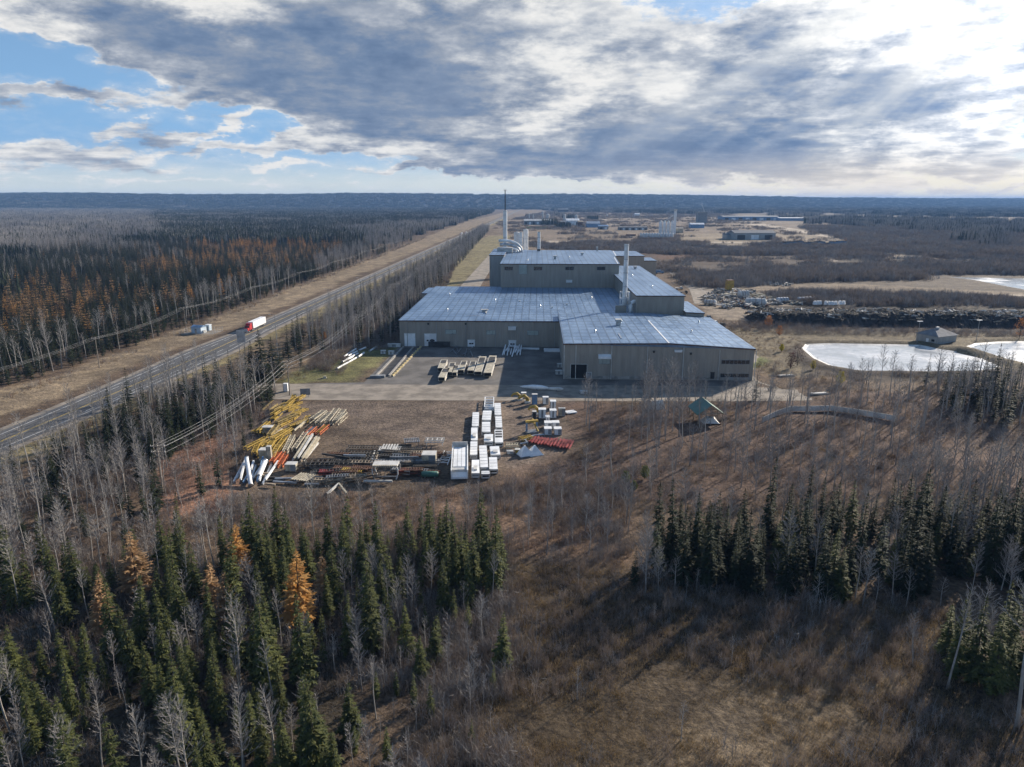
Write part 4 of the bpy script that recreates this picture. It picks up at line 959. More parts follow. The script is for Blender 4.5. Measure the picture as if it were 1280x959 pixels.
# the big wood: kind chosen by broad belts
ORANGE = [P((-40, 420), (0, 395), (130, 372), (230, 372), (310, 345), (330, 352), (230, 395), (120, 420), (0, 440)), P((-60, 375), (30, 352), (110, 352), (150, 372), (30, 395)), P((205, 300), (260, 292), (380, 300), (430, 312), (390, 322), (270, 318)), P((225, 322), (310, 318), (420, 322), (380, 338), (250, 342)), P((240, 288), (330, 284), (400, 290), (330, 296)), P((150, 335), (215, 325), (230, 345), (160, 352))]
BAREBELT = [P((-300, 262), (190, 264), (200, 300), (60, 318), (-300, 330)), P((430, 290), (600, 274), (600, 285), (470, 318)), P((380, 330), (450, 312), (460, 322), (400, 345))]
def wood_kind(x, y):
    n = float(fbm(np.array([x/70.]), np.array([y/70.]), 3, 41)[0])
    if any(inpoly(x, y, p) for p in ORANGE): return 'orange'
    if any(inpoly(x, y, p) for p in BAREBELT): return 'bare'
    return 'bare' if n > (.8 if y < 700 else .7) else 'dark'
LARCHES = []
yy = 130.
while yy < 1000:
    st = 3.9 if yy < 420 else 4.8 if yy < 650 else 6.2
    xx = edge(yy)-(26 if yy < 520 else 1.5); lim = max(-.78*yy-90, -620)
    while xx > lim:
        x, y = xx+rnd.uniform(-.45, .45)*st, yy+rnd.uniform(-.45, .45)*st; k = wood_kind(x, y); w = rnd.random()
        near = edge(y)-x
        if float(fbm(np.array([x/16.]), np.array([y/16.]), 2, 71)[0]) > .33:
            if k == 'orange':
                if w < ((.17 if any(inpoly(x, y, p) for p in ORANGE[:2]) else .32) if float(fbm(np.array([x/22.]), np.array([y/40.]), 2, 91)[0]) > .5 else .07): LARCHES.append((x, y, rnd.uniform(10, 15)))
                else: put('dark', x, y, rnd.uniform(7, 12))
            elif k == 'bare': put('grey' if w < .62 else 'aspen' if w < .85 else 'dark', x, y, rnd.uniform(11, 15.5))
            elif near > 25 and w > .985: LARCHES.append((x, y, rnd.uniform(9, 14)))
            else: put('dark' if w < .93 else 'grey' if w < .97 else 'aspen', x, y, rnd.uniform(10, 15.5))
        xx -= st
    yy += st
LARCHES.sort(key=lambda q: -q[2]/q[1])
vis = [q for q in LARCHES if -10 < PX(q[0], q[1], 0)[0] < 1290]
seen_l = set(id(q) for q in vis[:250])
for q in vis[:250]:
    x, y, h = q; k = 'lartan' if rnd.random() < .5 else 'larch'; st = LOW[k]
    px, py = PX(x, y, 0)
    belt = next((i for i, p in enumerate(ORANGE) if inpoly(x, y, p)), 6)
    nm = ('near the highway bend, behind the pale aspen row', 'in the nearest belt deep in the big wood', 'in the broad middle belt far up the wood', 'in the belt just before the broad middle one', 'in the farthest orange belt', 'in the small orange clump between belts', 'standing lonely among the dark spruces')[belt]
    o = bpy.data.objects.new('larch', st[rnd.randrange(len(st))]); COL.objects.link(o); o.location = (x, y, gz(x, y)); s = h/10*rnd.uniform(.9, 1.1); o.scale = (s, s, h/10); o.rotation_euler = (0, 0, rnd.uniform(0, 6.28))
    tag(o, ('faded ' if k == 'lartan' else 'bright ')+'orange larch '+nm, 'larch', ('faded ' if k == 'lartan' else 'bright ')+'orange larches '+nm)
for q in LARCHES:
    if id(q) not in seen_l: put('larch', *q)
def patches(poly, kinds, step=PS*.92, zmin=None):
    xs = [p[0] for p in poly]; ys = [p[1] for p in poly]; y = min(ys)
    while y < max(ys):
        x = min(xs)
        while x < max(xs):
            jt = max(9, step*.5); a, b = x+rnd.uniform(-jt, jt), y+rnd.uniform(-jt, jt)
            if inpoly(a, b, poly):
                k = rnd.choice(kinds(a, b) if callable(kinds) else kinds); s = rnd.uniform(.9, 1.15)
                LIST.append((a, b, gz(a, b)-.3, rnd.choice((0, 1.5708, 3.1416, 4.7124))+rnd.uniform(-.2, .2), s, s*rnd.uniform(.85, 1.2), KB+k))
            x += step
        y += step
def wk(x, y):
    k = wood_kind(x, y); return (2, 3, 2) if k == 'bare' else (0, 1, 4)
patches([(edge(1010)-18, 1010), (edge(1400)-18, 1400), (edge(2400)-18, 2400), (edge(3400)-18, 3400), (-120, 4300), (-300, 4700), (-4400, 4700), (-2100, 2200), (-1000, 1010)], wk)
patches([(-640, 1005), (-1000, 1005), (-420, 430), (-330, 430), (-520, 760)], wk)
patches(P((700, 265), (640, 259), (760, 256), (1000, 256), (1290, 257), (1420, 258), (1420, 271), (1180, 272), (1010, 266), (860, 268)), (0, 1, 4, 2, 3), step=60)
patches(P((1000, 275), (1180, 276), (1420, 280), (1420, 295), (1250, 296), (1120, 290)), (2, 3, 2, 4), step=46)
patches(P((1180, 296), (1420, 296), (1420, 322), (1200, 314)), (2, 3, 2, 4, 0), step=70)
patches(P((930, 262), (1180, 276), (1120, 286), (1010, 280)), (2, 3, 2), step=110)
patches([(hx(1600)+60, 1600), (hx(3200)+60, 3200), (420, 3200), (190, 1600)], (2, 3, 0), step=210)
patches([(-4600, 4700), (300, 4700), (2200, 5300), (6500, 6300), (6500, 7600), (2200, 7000), (-4600, 6600)], (0, 1, 0, 1, 4), step=62)
scatter('woodland', LIST, SRC, label='mixed autumn woodland of spruce and leafless trees beyond the highway', cat='woodland')

# brush, dead grass
def stems(seed, n, h, spread, mname, forks=3, w=.02):
    r = random.Random(seed); mb = MB()
    for i in range(n):
        a = r.random()*6.28; b = Vector((r.gauss(0, spread*.4), r.gauss(0, spread*.4), -.1)); hh = h*r.uniform(.5, 1.1); e = b+Vector((math.cos(a)*hh*r.uniform(.05, .4), math.sin(a)*hh*r.uniform(.05, .4), hh))
        def tr(p, q, w):
            s = (q-p).cross(Vector((r.uniform(-1, 1), r.uniform(-1, 1), .1))).normalized()*w; mb.add([p-s, p+s, q], [(0, 1, 2)])
        tr(b, e, w)
        for k in range(forks):
            u = r.uniform(.3, .85); p = b.lerp(e, u); tr(p, p+Vector((r.uniform(-.35, .35), r.uniform(-.35, .35), r.uniform(.25, .5)))*hh, w*.7)
    return mb.mesh('brush', M[mname])
BR = [stems(1, 26, 2.2, 1.2, 'brush_twig'), stems(2, 22, 2.8, 1.1, 'brush_twig'), stems(3, 24, 1.6, 1.3, 'brush_red'), stems(4, 30, 2.4, 1.5, 'twig'), stems(5, 40, .8, 1.4, 'dead_grass', 1, .03), stems(6, 40, .6, 1.6, 'dead_grass', 1, .03)]
def thicket(seed, size, nclump, mname):
    r = random.Random(seed); mb = MB()
    for c in range(nclump):
        cx, cyy = r.uniform(-size/2, size/2), r.uniform(-size/2, size/2); h = r.uniform(1.6, 4.6); sp = r.uniform(.5, 1.5)
        for i in range(20):
            b = Vector((cx+r.gauss(0, sp), cyy+r.gauss(0, sp), -.1)); e = b+Vector((r.gauss(0, .5), r.gauss(0, .5), h*r.uniform(.6, 1.1))); s_ = Vector((r.uniform(-1, 1), r.uniform(-1, 1), .1)).normalized()*.06
            mb.add([b-s_, b+s_, e], [(0, 1, 2)])
            for k in range(2): q = b.lerp(e, r.uniform(.35, .8)); mb.add([q-s_*.8, q+s_*.8, q+Vector((r.gauss(0, .5), r.gauss(0, .5), h*.35))], [(0, 1, 2)])
    return mb.mesh('brush', M[mname])
for i in range(2): BR.append(thicket(50+i, 17., 13, 'brush_far'))
for i in range(2): BR.append(thicket(60+i, 17., 10, 'twig'))
for i in range(0): BR.append(stems(10+i, 170, 2.6, 14., 'brush_far', 2, .05))
for i in range(0): BR.append(stems(20+i, 150, 3.2, 14., 'brush_far', 2, .05))
BL = []
def brush(poly, spacing, picks, s0=.7, s1=1.3, thr=.0, sc=18., avoid=()):
    xs = [p[0] for p in poly]; ys = [p[1] for p in poly]; n = int((max(xs)-min(xs))*(max(ys)-min(ys))/spacing**2)
    X = np.array([rnd.uniform(min(xs), max(xs)) for _ in range(n)]); Y = np.array([rnd.uniform(min(ys), max(ys)) for _ in range(n)])
    D = sdist(X, Y, poly); V = fbm(X/sc, Y/sc, 3, 51)
    for x, y, d, v in zip(X, Y, D, V):
        if d < 0 or v < thr+rnd.gauss(0, .045) or any(inpoly(x, y, a) for a in avoid) or abs(x-hx(y)) < 11: continue
        s = rnd.uniform(s0, s1)*(.6+.8*v); BL.append((x, y, gz(x, y), rnd.uniform(0, 6.28), s, s*rnd.uniform(.8, 1.2), rnd.choice(picks)))
NOPOND = P((1140, 343), (1300, 343), (1300, 374), (1230, 364))
YARD = P((330, 500), (640, 497), (735, 497), (735, 560), (640, 602), (440, 615), (290, 622), (285, 590), (330, 530))
brush(P((690, 505), (960, 500), (1320, 490), (1320, 640), (780, 640), (640, 650), (600, 620), (720, 560)), 1.6, (0, 1, 2, 3, 3, 4, 5), .35, .9, .37, avoid=(YARD,))
brush(P((280, 625), (640, 604), (790, 600), (790, 730), (640, 700), (350, 690), (260, 660)), 1.4, (0, 1, 2, 3, 3, 4), .5, 1.1, .36, avoid=(YARD,))
brush(P((630, 700), (1180, 755), (1330, 960), (1330, 1060), (420, 1060), (430, 860), (640, 790)), 1.05, (0, 0, 1, 3, 5), .3, .75, .46)
brush(P((630, 700), (1180, 755), (1330, 960), (1330, 1060), (560, 1060), (600, 860)), 4.2, (0, 1, 3), .7, 1.5, .4)
brush(P((630, 700), (1180, 755), (1330, 960), (1330, 1060), (560, 1060), (600, 900), (640, 790)), 1.1, (4, 5, 5, 4), .5, 1., .3)
brush(P((430, 690), (640, 680), (640, 1060), (430, 1060)), 1.15, (0, 1, 3, 3), .5, 1.2, .34)
brush(P((-80, 700), (420, 690), (440, 1060), (-160, 1060)), 1.7, (0, 1, 3), .5, 1.1, .3)
brush(P((-60, 560), (250, 470), (345, 490), (290, 640), (200, 700), (-80, 780)), 1.9, (0, 1, 2, 3), .5, 1.2, .35)
brush(P((380, 462), (440, 395), (500, 400), (497, 428), (440, 440), (430, 470)), 1.5, (0, 1, 2, 3), .5, 1.2, .3)
brush(P((300, 440), (420, 395), (440, 395), (380, 475), (300, 478)), 2.6, (2, 4, 4, 5, 3), .4, 1., .3)
brush([(-56, 285), (-46, 296), (-46, 500), (-54, 700), (-60, 700), (-62, 300)], 1.8, (0, 1, 3, 2), .6, 1.3, .2)
brush(P((885, 398), (935, 402), (1000, 420), (1010, 432), (960, 450), (930, 432)), 2.4, (0, 2, 4, 5), .3, .8, .35)
brush(P((945, 455), (1000, 450), (1060, 466), (1300, 470), (1300, 500), (960, 490)), 2.2, (0, 2, 3, 4), .4, 1., .4, avoid=(POND1, POND2))
brush(P((880, 408), (950, 406), (1300, 416), (1300, 424), (960, 418)), 2.0, (0, 3), .5, 1.1, .25)
# far brush, in big clumps
brush(P((830, 337), (880, 340), (1300, 330), (1300, 352), (1190, 348), (1010, 352), (880, 360)), 5.2, (6, 7, 8, 9), .9, 1.7, .3, 60, avoid=(NOPOND,))
brush(P((1000, 366), (1300, 373), (1300, 384), (1000, 380), (950, 366)), 5., (6, 7, 8, 9), .7, 1.3, .3, 50, avoid=(NOPOND,))
brush(P((640, 304), (840, 303), (1300, 310), (1300, 325), (1040, 322), (840, 318), (690, 312)), 8., (6, 7, 8, 9), .8, 1.5, .4, 60)
brush(P((1000, 284), (1300, 286), (1300, 322), (1100, 312)), 10., (6, 7, 8, 9), 1., 2., .36, 70)
brush(P((690, 262), (900, 266), (1060, 300), (1000, 303), (640, 300), (620, 280)), 20., (6, 7, 8), .7, 1.4, .5, 70)
brush([(hx(1500)+20, 1500), (hx(2600)+20, 2600), (250, 2600), (100, 1500)], 30., (6, 7, 8), .7, 1.3, .5, 120)
brush(P((960, 384), (1300, 389), (1300, 394), (960, 390)), 6., (7, 8), .3, .6, .45, 30)
brush([(edge(y)+1, y) for y in (140, 250, 400, 700, 1200)]+[(edge(y)+7, y) for y in (1200, 700, 400, 250, 140)], 2.6, (0, 2, 3, 4), .4, .9, .4)
brush(P((820, 308), (1300, 312), (1300, 336), (830, 336)), 11., (6, 7, 8, 9), .5, 1.2, .46, 30)
scatter('brush', BL, BR, label='leafless brush and dead grass tufts over the scrub and fields', cat='brush')
print('TREES', cnt, 'rest', len(rest), 'wood', len(LIST), 'brush', len(BL), 'larch', len(vis))
#@@NEXT
# ------------------------------------------------------------------ laydown yard
def child(mb, name, m, par, label=None, smooth=False): return mb.build(name, M[m] if isinstance(m, str) else m, par, label, smooth)
def Q(ox, oy, s): return lambda x, y: (ox+x/s, oy+y/s)
Z1 = Q(270, 490, 8.); Z2 = Q(400, 520, 6.4); Z3 = Q(550, 480, 6.4); Z4 = Q(400, 420, 4.); ZG = Q(860, 330, 5.818); ZP = Q(1060, 330, 5.64); ZS = Q(780, 460, 3.5556)
def span(pf, pb, h):                     # two pixels on the height h -> centre, heading, length on the ground
    a = Vector(G(*pf, h)); b = Vector(G(*pb, h)); d = b-a
    return (a+b)/2, math.atan2(-d.x, d.y), d.length
def housing(zl, zr, zbl, zbr, zbt, zft, zfb, label, style='plain', name='conveyor_housing', group='white steel conveyor housings in the yard'):
    fl, fr = Z3(zl, zft), Z3(zr, zft); y0 = G(*Z3(zl, zfb))[1]; h = min(3.6, max(1.2, Zat(fl[1], y0)))
    A, B = Vector(G(*fl, h)), Vector(G(*fr, h)); Cc, D = Vector(G(*Z3(zbl, zbt), h)), Vector(G(*Z3(zbr, zbt), h))
    w = ((B-A).length+(D-Cc).length)/2; f0 = (A+B)/2; b0 = (Cc+D)/2; d = b0-f0; L = d.length-.25
    c = (f0+b0)/2; t = thing(name, label, 'conveyor housing', (c.x, c.y, 0), math.atan2(-d.x, d.y), group)
    hw, hl = w/2, L/2
    if style == 'skeleton':
        b = MB()
        for x in (-hw, hw):
            for k in range(5): y = -hl+L*k/4; b.bar((x, y, .1), (x, y, h), .2)
            b.bar((x, -hl, h), (x, hl, h), .22); b.bar((x, -hl, .15), (x, hl, .15), .22)
        child(b, 'side_frame', 'white', t); b = MB()
        for k in range(5): y = -hl+L*k/4; b.bar((-hw, y, h), (hw, y, h), .2); b.bar((-hw, y, .2), (hw, y, .2), .2)
        child(b, 'cross_frame', 'white', t); b = MB(); b.b2(-hw+.15, hw-.15, -hl+.2, hl*.1, .3, .5); child(b, 'floor_plate', 'galv', t)
        return t
    b = MB(); b.b2(-hw, hw, -hl, hl, .18, h); child(b, 'body', 'white', t)
    b = MB()
    n = max(2, int(L/1.9))
    for k in range(n+1):
        y = -hl+L*k/n; y = min(max(y, -hl+.06), hl-.06)
        for x in (-hw-.03, hw+.03): b.bar((x, y, .2), (x, y, h-.05), .12)
    child(b, 'side_rib', 'white_worn', t)
    b = MB()
    for y in (-hl, hl): 
        for x in (-hw+.08, hw-.08): b.bar((x, y, .1), (x, y, h+.02), .16)
        for z in (.2, h-.06): b.bar((-hw, y, z), (hw, y, z), .16)
    child(b, 'end_frame', 'galv', t)
    b = MB(); b.b2(-hw+.2, hw-.2, -hl-.03, -hl-.01, .45, h-.3); child(b, 'end_opening', 'dark' if style in ('open', 'slots') else 'grey_paint', t)
    b = MB()
    for x in (-hw*.7, hw*.7): b.bar((x, -hl, .09), (x, hl, .09), .18)
    child(b, 'skid', 'steel', t)
    if style == 'slots':
        b = MB()
        for k in range(3): y = hl-L*(.16+.2*k); b.b2(-hw+.18, hw-.18, y-L*.065, y+L*.065, h+.01, h+.03)
        child(b, 'roof_opening', 'dark', t)
    elif style == 'hatch':
        b = MB(); b.b2(-hw*.5, hw*.5, -hl*.6, -hl*.1, h, h+.35); child(b, 'roof_hatch', 'white_worn', t)
    else:
        b = MB()
        for k in range(1, n): y = -hl+L*k/n; b.b2(-hw, hw, y-.05, y+.05, h+.002, h+.05)
        child(b, 'roof_seam', 'white_worn', t)
    return t
housing(255, 308, 262, 312, 225, 338, 352, 'white housing at the far end of the single-file row nearest the yard middle')
housing(248, 300, 250, 300, 347, 452, 472, 'white housing second from the far end of the row nearest the yard middle', 'hatch')
housing(240, 297, 245, 298, 458, 568, 590, 'white housing third in the row nearest the yard middle, beside the wide deck', 'plain')
housing(250, 318, 258, 312, 605, 716, 757, 'tall-ended white housing at the near end of the row beside the wide deck', 'hatch')
housing(355, 428, 362, 430, 105, 186, 215, 'open white skeleton frame at the far end of the middle row', 'skeleton')
housing(335, 405, 345, 412, 212, 288, 302, 'white housing just before the open skeleton frame', 'plain')
housing(335, 402, 336, 402, 302, 384, 398, 'white housing in the centre of the middle row, open toward the scrub', 'open')
housing(352, 425, 355, 425, 400, 462, 492, 'short skewed white housing in the middle row', 'hatch')
housing(320, 388, 315, 370, 490, 668, 692, 'long white housing, the longest box near the scrub', 'plain')
housing(333, 398, 330, 395, 694, 722, 757, 'short white box with slatted end, nearest the scrub', 'open')
housing(438, 490, 435, 485, 152, 248, 258, 'white housing at the far end of the row toward the yellow machinery', 'plain')
housing(445, 498, 443, 492, 258, 348, 362, 'white housing second in the row toward the yellow machinery', 'open')
housing(438, 505, 437, 500, 364, 470, 498, 'white housing with three open roof bays', 'slots')
housing(405, 485, 400, 470, 497, 568, 602, 'stubby white housing below the one with open roof bays', 'hatch')
housing(395, 462, 392, 455, 584, 684, 714, 'white housing with dark open end, nearest the scrub in the row toward the machinery', 'open')
def wide_deck():
    y0 = G(*Z3(88, 710))[1]; h = 2.4
    A, B, Cc, D = [Vector(G(*Z3(*q), h)) for q in ((88, 690), (222, 690), (105, 482), (217, 482))]
    f0 = (A+B)/2; b0 = (Cc+D)/2; d = b0-f0; c = (f0+b0)/2; L = d.length; w = ((B-A).length+(D-Cc).length)/2
    t = thing('deck_trailer', 'wide white panelled deck with raised end rails beside the boxes', 'deck', (c.x, c.y, 0), math.atan2(-d.x, d.y)); hw, hl = w/2, L/2
    b = MB(); b.b2(-hw+.2, hw-.2, -hl+1.2, hl-1., .5, h-.3); child(b, 'bed', 'white_worn', t)
    b = MB()
    for i in range(3):
        for j in range(4): b.b2(-hw+.35+i*(w-.7)/3, -hw+.25+(i+1)*(w-.7)/3, -hl+2.8+j*(L-4.2)/4, -hl+2.72+(j+1)*(L-4.2)/4, h-.3, h-.2)
    child(b, 'deck_panel', 'white', t)
    for s in (-1, 1):
        b = MB(); b.b2(s*hw-.12, s*hw+.12, -hl, hl, .3, h); child(b, 'side_rail', 'white', t)
    b = MB(); b.b2(-hw, hw, hl-.9, hl-.7, h-.3, h+.9)
    for i in range(7): b.bar((-hw+w*i/6, hl-.95, h-.3), (-hw+w*i/6, hl-.95, h+.9), .12)
    child(b, 'head_rail', 'white_worn', t)
    b = MB(); b.add([(-hw, -hl, .7), (hw, -hl, .7), (hw, -hl+2.2, h-.25), (-hw, -hl+2.2, h-.25), (-hw, -hl, .3), (hw, -hl, .3)], [(0, 1, 2, 3), (4, 5, 1, 0)]); child(b, 'loading_apron', 'white', t)
    for x in (-hw*.7, hw*.7):
        for y in (-hl+.8, hl-.8): b = MB(); b.b2(x-.2, x+.2, y-.2, y+.2, 0, .5); child(b, 'leg', 'steel', t)
wide_deck()
def frame(name, label, cat, c, rz, L, W, z, m, group=None, h=.45, rungs=7, legs=0., diag=True, tilt=0., m2=None):
    t = thing(name, label, cat, (c[0], c[1], z), rz, group); t.rotation_euler = (tilt, rnd.uniform(-.05, .05), rz)
    for s in (-1, 1):
        b = MB(); x = s*W/2
        b.bar((x, -L/2, .1), (x, L/2, .1), .16, .2); b.bar((x, -L/2, h), (x, L/2, h), .16, .2)
        n = max(3, int(L/1.6))
        for k in range(n+1): y = -L/2+L*k/n; b.bar((x, y, .1), (x, y, h), .1)
        child(b, 'side_rail', m, t)
    b = MB()
    for k in range(rungs):
        y = -L/2+L*(k+.5)/rungs; b.bar((-W/2, y, h), (W/2, y, h), .14)
        if diag and k < rungs-1: b.bar((-W/2, y, h), (W/2, y+L/rungs, h), .09)
    child(b, 'lattice', m2 or m, t)
    if legs:
        for sx in (-1, 1):
            for sy in (-.42, .42): b = MB(); b.bar((sx*W/2, sy*L, -legs), (sx*W/2, sy*L, .1), .16); child(b, 'leg', m, t)
    return t
mm('mustard', (.3, .22, .08), .8, var=.4, scale=1.)
# yellow conveyor frames, lying in a heap
a0, a1 = Vector(G(*Z1(590, 350))), Vector(G(*Z1(830, 190))); HEAD = math.atan2(-(a1-a0).x, (a1-a0).y)
heap = P(Z1(480, 340), Z1(650, 150), Z1(830, 60), Z1(980, 170), Z1(950, 260), Z1(700, 430), Z1(640, 560), Z1(420, 640), Z1(400, 560))
n = 0; tries = 0
while n < 34 and tries < 4000:
    tries += 1
    x = rnd.uniform(min(p[0] for p in heap), max(p[0] for p in heap)); y = rnd.uniform(min(p[1] for p in heap), max(p[1] for p in heap))
    if not inpoly(x, y, heap): continue
    z = (n % 3)*.6; w = ('on the ground', 'half buried', 'on top')[n % 3]
    frame('conveyor_truss', 'yellow steel conveyor frame lying %s in the yellow heap' % w, 'steel frame', (x, y), HEAD+rnd.uniform(-.3, .3), rnd.uniform(4.5, 8.5), rnd.uniform(.7, 1.3), z+.05, 'yellow' if n % 5 else 'mustard', 'yellow conveyor frames lying %s in the heap' % w, rnd.uniform(.4, .8), 8, 0, True, rnd.uniform(-.04, .06)); n += 1
for i, (x0, y0, x1, y1) in enumerate(((960, 290, 1085, 200), (1020, 320, 1140, 215), (1110, 310, 1210, 180), (1190, 310, 1275, 190), (1215, 290, 1290, 225))):
    c, r, L = span(Z1(x0, y0), Z1(x1, y1), .8)
    frame('conveyor_truss', ('beige truss frame next to the yellow heap', 'beige truss frame second out from the yellow heap', 'beige truss frame in the middle of the five beside the heap', 'beige truss frame second from the open yard', 'beige truss frame outermost, on the open yard')[i], 'steel frame', c, r, L, 1.5, .05, 'beige', 'beige truss frames beside the yellow heap', 1.3, 7)
for i, (x0, y0, x1, y1) in enumerate(((890, 440, 985, 355), (1015, 415, 1110, 335))):
    c, r, L = span(Z1(x0, y0), Z1(x1, y1), .5)
    frame('conveyor_truss', ('grey frame with orange edge close to the yellow heap', 'yellow frame with orange edge out on the open yard')[i], 'steel frame', c, r, L, 1.3, .05, 'orange', None, .7, 8, m2=('galv', 'yellow')[i])
for i, (x0, y0, x1, y1, m) in enumerate(((780, 580, 900, 410, 'beige'), (690, 620, 770, 460, 'beige'), (600, 720, 670, 610, 'orange'), (560, 730, 640, 630, 'orange'), (640, 740, 700, 640, 'orange'), (560, 690, 620, 560, 'yellow'), (440, 640, 500, 540, 'yellow'), (380, 640, 430, 520, 'yellow'), (560, 600, 650, 470, 'yellow'), (610, 590, 700, 470, 'yellow'))):
    c, r, L = span(Z1(x0, y0), Z1(x1, y1), .6)
    frame('conveyor_truss', ('beige side frame alongside the long pale beams', 'beige side frame between the yellow heap and the long beams', 'orange frame in the middle of the orange trio', 'orange frame of the trio nearest the bare trees', 'orange frame of the trio nearest the long beams', 'yellow frame leaning just above the orange trio', 'yellow frame beside the lower pale cabinet', 'yellow frame at the tree side of the lower pale cabinet', 'yellow frame of the steep pair, tree side', 'yellow frame of the steep pair, yard side')[i], 'steel frame', c, r, L, 1.1, .05+.5*(i % 2), m, None, .9, 7)
def beam(label, p0, p1, z, m='beige', w=.35, h=.4, group=None, name='steel_beam', z1=None):
    A, B = G(*p0), G(*p1); c = ((A[0]+B[0])/2, (A[1]+B[1])/2)
    L = math.hypot(B[0]-A[0], B[1]-A[1]); t = thing(name, label, 'beam', (c[0], c[1], z), math.atan2(-(B[0]-A[0]), B[1]-A[1]), group)
    if z1 is not None: t.rotation_euler.x = math.atan2(z1-z, L); t.location.z = (z+z1)/2
    b = MB(); b.b2(-w/2, w/2, -L/2, L/2, h-.06, h); child(b, 'top_flange', m, t)
    b = MB(); b.b2(-w/2, w/2, -L/2, L/2, 0, .06); child(b, 'bottom_flange', m, t)
    b = MB(); b.b2(-.06, .06, -L/2, L/2, .06, h-.06); child(b, 'web', m, t)
    return t
for i in range(11):
    k = i/10; p0 = Z1(760+k*130, 700+rnd.uniform(-10, 22)); p1 = Z1(905+k*130, 500+rnd.uniform(-30, 40)-40*math.sin(k*3))
    beam('long pale steel beam of the bundle edging the open yard, '+('tree side' if i < 4 else 'middle' if i < 8 else 'yard side'), p0, p1, .05+.42*(i % 3), ('beige', 'white_worn', 'beige', 'timber')[i % 4], .5, .4, 'long pale beams edging the yard, '+('tree side' if i < 4 else 'middle' if i < 8 else 'yard side'))
def cabinet(name, label, cat, zf, w_px, dep, h, m, rz=0., doors=2, trim='steel', group=None):
    X, Y = G(*zf); w = w_px/FPX*(Y*math.cos(PITCH)+CAMH*math.sin(PITCH))
    t = thing(name, label, cat, (X, Y+dep/2, 0), rz, group)
    b = MB(); b.b2(-w/2, w/2, -dep/2, dep/2, .12, h); child(b, 'body', m, t)
    b = MB(); b.b2(-w/2-.06, w/2+.06, -dep/2-.06, dep/2+.06, h, h+.09); child(b, 'lid', 'white_worn' if m != 'white' else 'white', t)
    for i in range(doors): b = MB(); x0 = -w/2+.08+i*(w-.16)/doors; b.b2(x0+.04, x0+(w-.16)/doors-.04, -dep/2-.05, -dep/2-.005, .25, h-.12); child(b, 'panel', 'grey_paint' if i % 2 else m, t)
    b = MB()
    for x in (-w/2, w/2): b.bar((x, -dep/2, 0), (x, -dep/2, h), .12); b.bar((x, dep/2, 0), (x, dep/2, h), .12)
    child(b, 'frame', trim, t)
    return t
cabinet('steel_cabinet', 'worn pale cabinet on the tree side of the yellow heap, upper one', 'cabinet', Z1(510, 430), 12, 2., 2., 'beige')
cabinet('steel_cabinet', 'worn pale cabinet below the upper one by the yellow heap', 'cabinet', Z1(480, 690), 12, 2., 2.6, 'beige', doors=1)
cabinet('steel_cabinet', 'narrow tall beige upright beside the lower pale cabinet', 'cabinet', Z1(535, 720), 5, 1., 4.2, 'beige', doors=1)
cabinet('steel_cabinet', 'pale twin-bay box at the foot of the long beams', 'cabinet', Z1(745, 800), 13, 2., 1.7, 'beige', doors=2)
# white and bluish scrap steel beside the trees
for i in range(11):
    x = 170+i*34; p0 = Z1(x+rnd.uniform(-15, 15), 950-rnd.uniform(0, 70)); p1 = Z1(x+rnd.uniform(40, 120), 760-rnd.uniform(0, 60))
    beam('white scrap beam piled crookedly by the bare trees', p0, p1, .1+.3*(i % 3), ('white', 'galv', 'white', 'blue_paint')[i % 4], .4, .4, 'white scrap beams piled by the bare trees', z1=.2+rnd.uniform(0, 1.2))
def pipe(label, p0, p1, r, z0, z1, m='white', group=None, name='steel_pipe'):
    A, B = G(*p0), G(*p1); t = thing(name, label, 'pipe', (A[0], A[1], 0), 0, group); a = Vector((0, 0, z0+r)); e = Vector((B[0]-A[0], B[1]-A[1], z1+r)); d = (e-a)
    b = MB(); b.tube([a, a+d*.5, e], r, 14); child(b, 'tube', m, t)
    f = MB(); u = d.normalized(); f.tube([a-u*.02, a+u*.12], r*1.25, 14); f.tube([e-u*.12, e+u*.02], r*1.25, 14); child(f, 'flange', 'galv', t)
    return t
pipe('fat white pipe propped steeply on the scrap by the trees', Z1(350, 960), Z1(320, 830), .45, .1, 3.6)
pipe('white pipe leaning over the scrap between two cabinets', Z1(430, 880), Z1(500, 780), .55, .2, 1.6)
# grey slatted stacks and dark roller beds along the near edge
for i, (x, y, w, L, m, lb) in enumerate(((130, 400, 15., 2.6, 'char', 'dark charred rack, first on the tree side'), (180, 395, 12., 2.4, 'char', 'dark charred rack behind the tine bed'), (60, 420, 13., 2.2, 'char', 'dark charred rack nearest the long beams'), (290, 385, 9., 2.6, 'char', 'dark rack under the high dark one'),
        (350, 290, 8., 2.4, 'char', 'high dark roller bed farthest up the dark row'), (310, 335, 9.5, 2.6, 'char', 'black roller bed in the middle of the dark row'), (270, 350, 8., 2.2, 'char', 'black roller bed before the high dark one'), (545, 400, 8, 2., 'steel', 'grey roller bed between arch and tan box'), (700, 360, 7.5, 2.2, 'steel', 'grey roller bed beside the tan box, lower'), (700, 330, 7.5, 1.8, 'timber', 'weathered roller bed beside the tan box, upper'), (720, 300, 6., 1.6, 'char', 'dark roller bed above the weathered one'), (760, 395, 12, 1.2, 'steel', 'long grey rail bed below the tan box'), (560, 300, 5.4, 2.6, 'white_worn', 'pale slatted bed before the dark row end'), (840, 440, 5.5, 1.2, 'char', 'dark rail bed behind the green tank'))):
    X, Y = G(*Z2(x, y)); frame('roller_bed', lb, 'roller bed', (X, Y), R(90)+rnd.uniform(-.05, .05), w, L, .75, m, None, .5, 12, .75, False)
